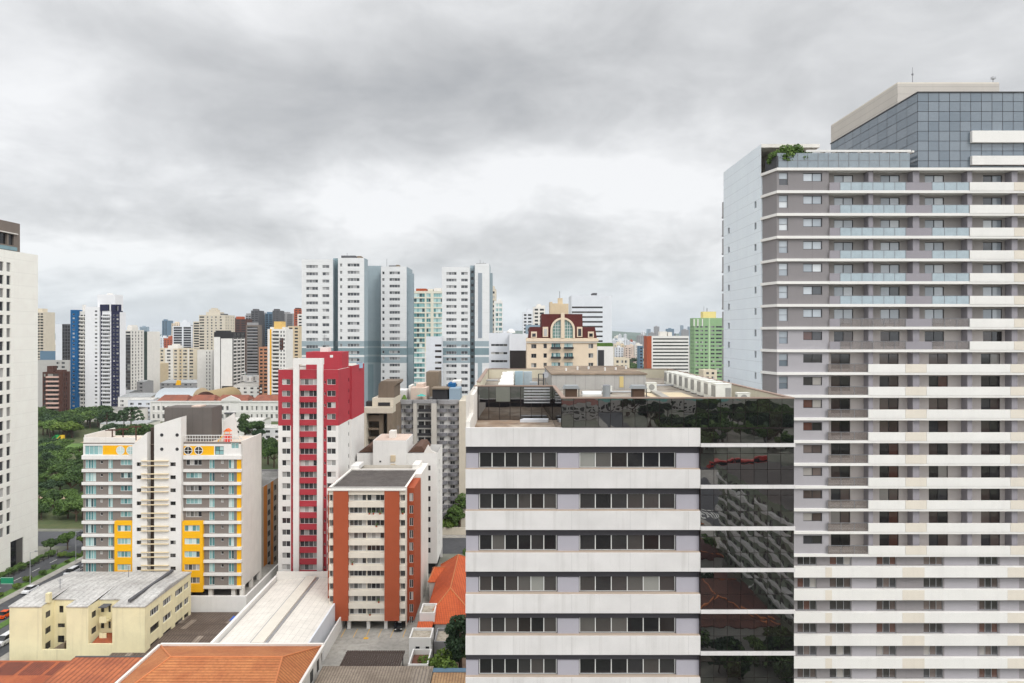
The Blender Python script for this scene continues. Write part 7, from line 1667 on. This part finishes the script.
# ------------------------------------------------------------------ street furniture
t = empty('road_sign', 'green gantry road sign with an arched white arm above the avenue', 'sign', (-121.2, 158, 0))
SG = plain('sign_green', (10, 130, 92), .5)
part('post', MB().cyl(-121.2, 158, 0, 6.3, .14), FR_alu, t); part('arm', MB().tube((-121.2, 158, 6.2), (-118.9, 158, 7.0), .09, .07), FR_alu, t); part('arm', MB().tube((-118.9, 158, 7.0), (-116.0, 158, 6.6), .07, .05), FR_alu, t)
pl = part('panel', MB().box(-118.2, -115.3, 157.8, 157.9, 5.7, 7.3), SG, t); part('border', MB().box(-118.12, -115.38, 157.78, 157.796, 7.18, 7.24).box(-118.12, -115.38, 157.78, 157.796, 5.76, 5.82), FR_white, pl)
def pole(x, y, h, label):
    t = empty('utility_pole', label, 'pole', (x, y, 0)); part('post', MB().cyl(x, y, 0, h, .17, .11), W_conc, t)
    for k in (.4, 1.3): part('crossarm', MB().box(x - 1.3, x + 1.3, y - .07, y + .07, h - k - .12, h - k), W_conc, t)
    for k in (-1.1, -.4, .4, 1.1): part('insulator', MB().cyl(x + k, y, h - .4, h - .2, .06), FR_white, t)
    part('transformer', MB().cyl(x + .5, y, h - 3.2, h - 2.1, .35), FR_grey, t)
pole(-133.8, 209.5 + 10.2, 11.5, 'concrete utility pole with two crossarms on the cross street')
pole(-98.6, 196, 10.5, 'concrete utility pole hidden behind the grey sheet roof')
def lamp(x, y, label, d=1):
    t = empty('street_lamp', label, 'street lamp', (x, y, 0)); part('post', MB().cyl(x, y, 0, 8.5, .1, .06), FR_alu, t); part('arm', MB().tube((x, y, 8.4), (x + 1.8 * d, y, 8.8), .05, .04), FR_alu, t); part('lantern', MB().box(x + 1.5 * d - .35, x + 1.5 * d + .35, y - .12, y + .12, 8.7, 8.9), FR_grey, t)
lamp(-121.4, 172, 'slim street lamp on the avenue path near the road sign'); lamp(-121.4, 190, 'slim street lamp on the avenue path near the corner'); lamp(-22, 212.6, 'street lamp on the back street pavement')
t = empty('fence', 'thin dark railing along the bed at the ivory tower', 'fence', (-130.6, 178, 0))
for i in range(20): part('post', MB().box(-130.65, -130.57, 160 + i * 1.9, 160.08 + i * 1.9, 0, 1.5), FR_dark, t)
for z in (.5, 1.0, 1.44): part('rail', MB().box(-130.63, -130.59, 160, 196.2, z, z + .05), FR_dark, t)
# park furniture that shows between the crowns
for i, (px, D, c) in enumerate(((64, 318, 'pale blue'), (70, 316, 'mid blue'), (58, 322, 'deep blue'), (76, 314, 'small blue'))):
    x = X(px, D); t = empty('shade_canopy', c + ' shade canopy in the park between the dark trees', 'canopy', (x, D, 0)); m_ = plain('canopy%d' % i, ((150, 190, 225), (90, 140, 205), (60, 105, 180), (110, 150, 210))[i])
    part('post', MB().cyl(x, D, 0, 2.6, .08), FR_grey, t); part('cover', MB().cyl(x, D, 2.5, 3.4, 3.2, .2, 6), m_, t)
for i, (px, D, c, l) in enumerate(((55, 402, (230, 190, 40), 'yellow play slide on the sandy park path'), (50, 403, (40, 150, 80), 'green play slide next to the yellow one'))):
    x = X(px, D); t = empty('play_slide', l, 'slide', (x, D, 0)); m_ = plain('slide%d' % i, c)
    part('chute', MB().xprism([(x, .3), (x + .5, .3), (x + 3.6, 3.2), (x + 3.1, 3.2)], D, D + 1), m_, t); part('tower', MB().box(x + 3.5, x + 5, D - .2, D + 1.2, 0, 3.2), m_, t)

# ------------------------------------------------------------------ what stands behind the viewer (seen in the mirror glass)
def behind(name, label, x0, x1, y0, y1, z, wm, ops_h=(), roofm=None, cat='building', group=None):
    """front faces +y (towards the office)"""
    b = Bld(name, label, cat, ((x0 + x1) / 2, (y0 + y1) / 2, 0), group); mb = MB(); W = x1 - x0; ops = []
    for zz in np.arange(1.5, z - 2.5, 3.0):
        for k in range(int(W / 4)): ops.append((k * 4 + 1, k * 4 + 3.2, zz, zz + 1.5))
    mb.facade((x1, y1), (-1, 0), W, 0, z, ops, .2, (), 0, None, 1); so = [(k * 4 + 1, k * 4 + 3.2, zz, zz + 1.5) for zz in np.arange(1.5, z - 2.5, 3.0) for k in range(int((y1 - y0) / 4))]
    mb.facade((x0, y1), (0, -1), y1 - y0, 0, z, so, .2, (), 0, None, 1); mb.facade((x1, y0), (0, 1), y1 - y0, 0, z, so, .2, (), 0, None, 1); mb.facade((x0, y0), (1, 0), W, 0, z)
    b.part('wall', mb, [wm, G_dark]); b.part('roof', MB().poly([(x0, y0, z), (x1, y0, z), (x1, y1, z), (x0, y1, z)]), roofm or ROOF_dark); return b

for i, (px, yy, h) in enumerate(((779, 87.6, 2.4), (786, 87.8, 2.9), (793, 88.0, 2.9), (800, 88.2, 2.6))):
    tree('terrace_shrub', 'green shrub spilling over the glass screen of the tower terrace', X(px, yy), yy, h + .9, 'bush', 1, 'shrubs on the tower terrace', z=zs0 + .05, wide=.9)

# overhead wires at the cross street pole
for i, (dx, z1) in enumerate(((-1.1, 18.0), (.4, 20.5), (1.1, 23.5))):
    mbw = MB(); a = Vector((-133.8 + dx, 219.7, 11.1)); c = Vector((X(83, 160), 166, z1 - 6)); prev = a
    for k in range(1, 13):
        t_ = k / 12; p = a.lerp(c, t_); p.z -= 1.6 * 4 * t_ * (1 - t_) * .5; mbw.tube(prev, p, .05, .05, 4); prev = p
    single('overhead_wire', ('lowest sagging wire from the utility pole to the white and grey block', 'middle sagging wire from the utility pole to the white and grey block', 'highest sagging wire from the utility pole to the white and grey block')[i], 'wire', mbw, FR_grey, tuple(a), weld=False)
# tanks and aerials on the nearer flat roofs
def tank(x, y, z, label):
    t = empty('water_tank', label, 'water tank', (x, y, z)); part('drum', MB().cyl(x, y, z, z + 1.5, .85, k=16), plain('tank_blue', (150, 176, 196), .5), t); part('lid', MB().cyl(x, y, z + 1.5, z + 1.75, .9, .35, 16), FR_grey, t)
tank(X(389, 188), 191.5, Z(515 / 4.555 + 340, 180) + .02, 'pale round water tank behind the core box of the white rear block')
tank(-41.5, 186, Z(365.2, 180) - 1.05, 'pale round water tank on the rear roof of the crimson tower block')
def aerial(x, y, z, h, label):
    t = empty('aerial', label, 'antenna', (x, y, z)); part('pole', MB().cyl(x, y, z, z + h, .05), FR_grey, t)
    for k in range(4): part('rod', MB().box(x - .6 + k * .08, x + .6 - k * .08, y - .02, y + .02, z + h - .25 - k * .25, z + h - .2 - k * .25), FR_grey, t)
aerial(X(322, 172), 174.5, Z(352, 171) + 1.4, 3.0, 'fishbone aerial on top of the crimson roof room')
aerial(X(395, 183), 188, Z(440.5, 178.5) + .09, 2.6, 'fishbone aerial on the white core box')
aerial(-82, 146, CBz + .3, 2.6, 'fishbone aerial on the grey sheet roof of the cream block')
aerial(-92, 139, CBz + .55, 2.2, 'second fishbone aerial near the chimney of the cream block')

for i in range(10): tree('verge_shrub', 'rounded shrub on the grass verge of the avenue', -123.4 + rnd.uniform(-.5, .5), 150 + i * 4.9, rnd.uniform(1.2, 2.4), 'bush', rnd.choice((0, 1, 2)), 'shrubs on the avenue verge', wide=1.1)
for i in range(4): tree('street_tree', ('small tree at the ivory tower corner', 'small tree between the ivory tower and the cross street', 'light small tree on the corner bed', 'thin small tree next to the zebra crossing')[i], (-133.5, -130.5, -126.5, -119.2)[i], (197.5, 200.5, 201.5, 203.4)[i], (5, 6, 4.6, 5.5)[i], 'broad', (0, 1, 2, 1)[i])
T_mir = tiles('tile_maroon', (92, 48, 38), (72, 40, 34), 'X', .5, 0, .5); T_mir2 = tiles('tile_umber', (104, 60, 44), (80, 48, 38), 'X', .5, .6, .5)
for i, (xa, ya, w, d, z, lb) in enumerate(((38, -78, 16, 20, 5.5, 'dark red tiled house mirrored at the bottom of the black glass corner'), (22, -62, 13, 18, 5, 'red tiled house mirrored left of the black glass corner'), (2, -70, 14, 22, 5.2, 'old red tiled house facing the middle of the office windows'), (-14, -58, 12, 16, 4.8, 'small red tiled house facing the left office windows'),
        (40, -112, 18, 22, 5.5, 'wide red tiled house mirrored halfway up the black glass corner'), (33, -44, 20, 26, 5.6, 'dark red tiled house with pale eaves mirrored lowest in the black glass'), (14, -104, 16, 20, 5.2, 'brown red tiled house mirrored between the street and the old house'))):
    hip_house('tiled_house', lb, xa, xa + w, ya, ya + d, z, z + 3, ya + d * .3, ya + d * .7, xa + w / 2, xa + w / 2, W_offw, (T_mir, T_mir2)[i % 2], .4).finish()
b = behind('slab_block', 'pale green slab of flats mirrored in the lower right of the black glass', 59, 86, -78, -20, 26, wall('slab_pale', (140, 148, 130), .2))
for zz in np.arange(4.2, 25, 3.0): b.part('floor_band', MB().box(58.4, 58.98, -77.5, -20.5, zz, zz + .7), W_white)
behind('hall', 'low hall with a teal sheet roof mirrored in the parapet glass', 70, 190, -500, -440, 9, W_offw, roofm=tiles('sheet_teal', (70, 140, 128), (60, 120, 112), 'X', 2))
behind('hall', 'low hall with a red brown roof mirrored beside the teal one', 10, 64, -430, -390, 8, W_offw, roofm=T_dk)
behind('apartment_block', 'beige block standing across the street behind the viewpoint', -70, -40, -120, -90, 30, W_beige)
rect('rear_street', 30, 330, -214, -200, 0.022, ASPH); rect('rear_street', 66, 84, -440, -80, 0.026, ASPH); sheet('rear_pavement', [(60, -80), (66, -80), (66, -440), (60, -440)], .04, CONC); rect('rear_pavement', 84, 112, -198, -110, .038, CONC); rect('rear_pavement', 112, 330, -199, -190, .042, CONC)
mk = MB()
for i in range(14): mk.poly([(66.8 + i * 1.2, -126, .031), (67.4 + i * 1.2, -126, .031), (67.4 + i * 1.2, -119, .031), (66.8 + i * 1.2, -119, .031)])
structure('zebra_crossing', mk, WLINE)
t = empty('articulated_bus', 'long red articulated bus mirrored in the black glass corner', 'bus', (106, -207, 0))
BR = plain('bus_red', (200, 44, 28), .35)
for a, c in ((92, 104.5), (105.5, 120)):
    bd = part('body', MB().box(a, c, -208.3, -205.7, .45, 3.1), BR, t); part('window_band', MB().box(a + .3, c - .3, -205.69, -205.66, 1.5, 2.5), CG, bd); part('window_band', MB().box(a + .3, c - .3, -208.34, -208.31, 1.5, 2.5), CG, bd)
    for x in (a + 2, c - 2):
        for y in (-208.1, -205.9): part('wheel', MB().ydisc(x, y - .15, y + .15, .5, .5, 12), TYRE, t)
part('bellows', MB().box(104.5, 105.5, -208.1, -205.9, .5, 2.95), FR_dark, t)
for i in range(90):
    tree('street_tree', 'dark tree in the mirrored grove behind the viewpoint', rnd.uniform(90, 260), rnd.uniform(-430, -222), rnd.uniform(11, 17), 'broad', rnd.choice((0, 3, 1)), 'trees of the mirrored grove', wide=1.25)
for i in range(12): tree('street_tree', 'dark tree among the mirrored tiled houses', rnd.uniform(-20, 56), rnd.choice((-125, -84, -38)) + rnd.uniform(-4, 4), rnd.uniform(6, 9), 'broad', rnd.choice((0, 3)), 'trees among the mirrored houses')
for i, (x, y, p) in enumerate(((72, -110, 'white'), (78, -135, 'silver'), (74, -160, 'black'), (79, -176, 'white'), (140, -204, 'blue'), (170, -210, 'white'))):
    car(x, y, 0 if x < 100 else 90, p, ('white car', 'silver car', 'black car', 'second white car', 'blue car', 'white car beyond the bus')[i] + ' on the street mirrored in the black glass')
for i in range(26): tree('street_tree', 'small dark tree in the mirrored yards below the black glass', rnd.uniform(30, 57), rnd.choice((rnd.uniform(-16, -6), rnd.uniform(-84, -46))), rnd.uniform(4, 8), rnd.choice(('broad', 'bush')), rnd.choice((0, 3, 1)), 'trees of the mirrored yards')
single('yard_wall', 'white yard wall mirrored as a diagonal line in the black glass', 'wall', MB().prism([(28, -4), (28.5, -4), (57.5, -47), (57, -47)], .01, 2.4), W_white, (42, -25, 0))
for i, (x, y, p) in enumerate(((24, -10, 'grey'), (22, -18, 'white'), (25, -28, 'red'))): car(x, y, 0, p, ('grey car', 'white car', 'red car')[i] + ' in the yard mirrored at the foot of the office')
# ------------------------------------------------------------------ air
HZ = bpy.data.materials.new('haze'); HZ.use_nodes = True; n_ = HZ.node_tree; n_.nodes.clear()
ov = n_.nodes.new('ShaderNodeOutputMaterial'); pv = n_.nodes.new('ShaderNodeVolumePrincipled')
pv.inputs['Color'].default_value = (.80, .86, .93, 1); pv.inputs['Density'].default_value = 0.000055; pv.inputs['Anisotropy'].default_value = 0.0
n_.links.new(pv.outputs[0], ov.inputs['Volume'])
hz = bpy.data.objects.new('haze', MB().box(-9600, 9600, -1700, 9600, -1, 126).mesh('haze', [HZ])); col.objects.link(hz); hz['kind'] = 'stuff'
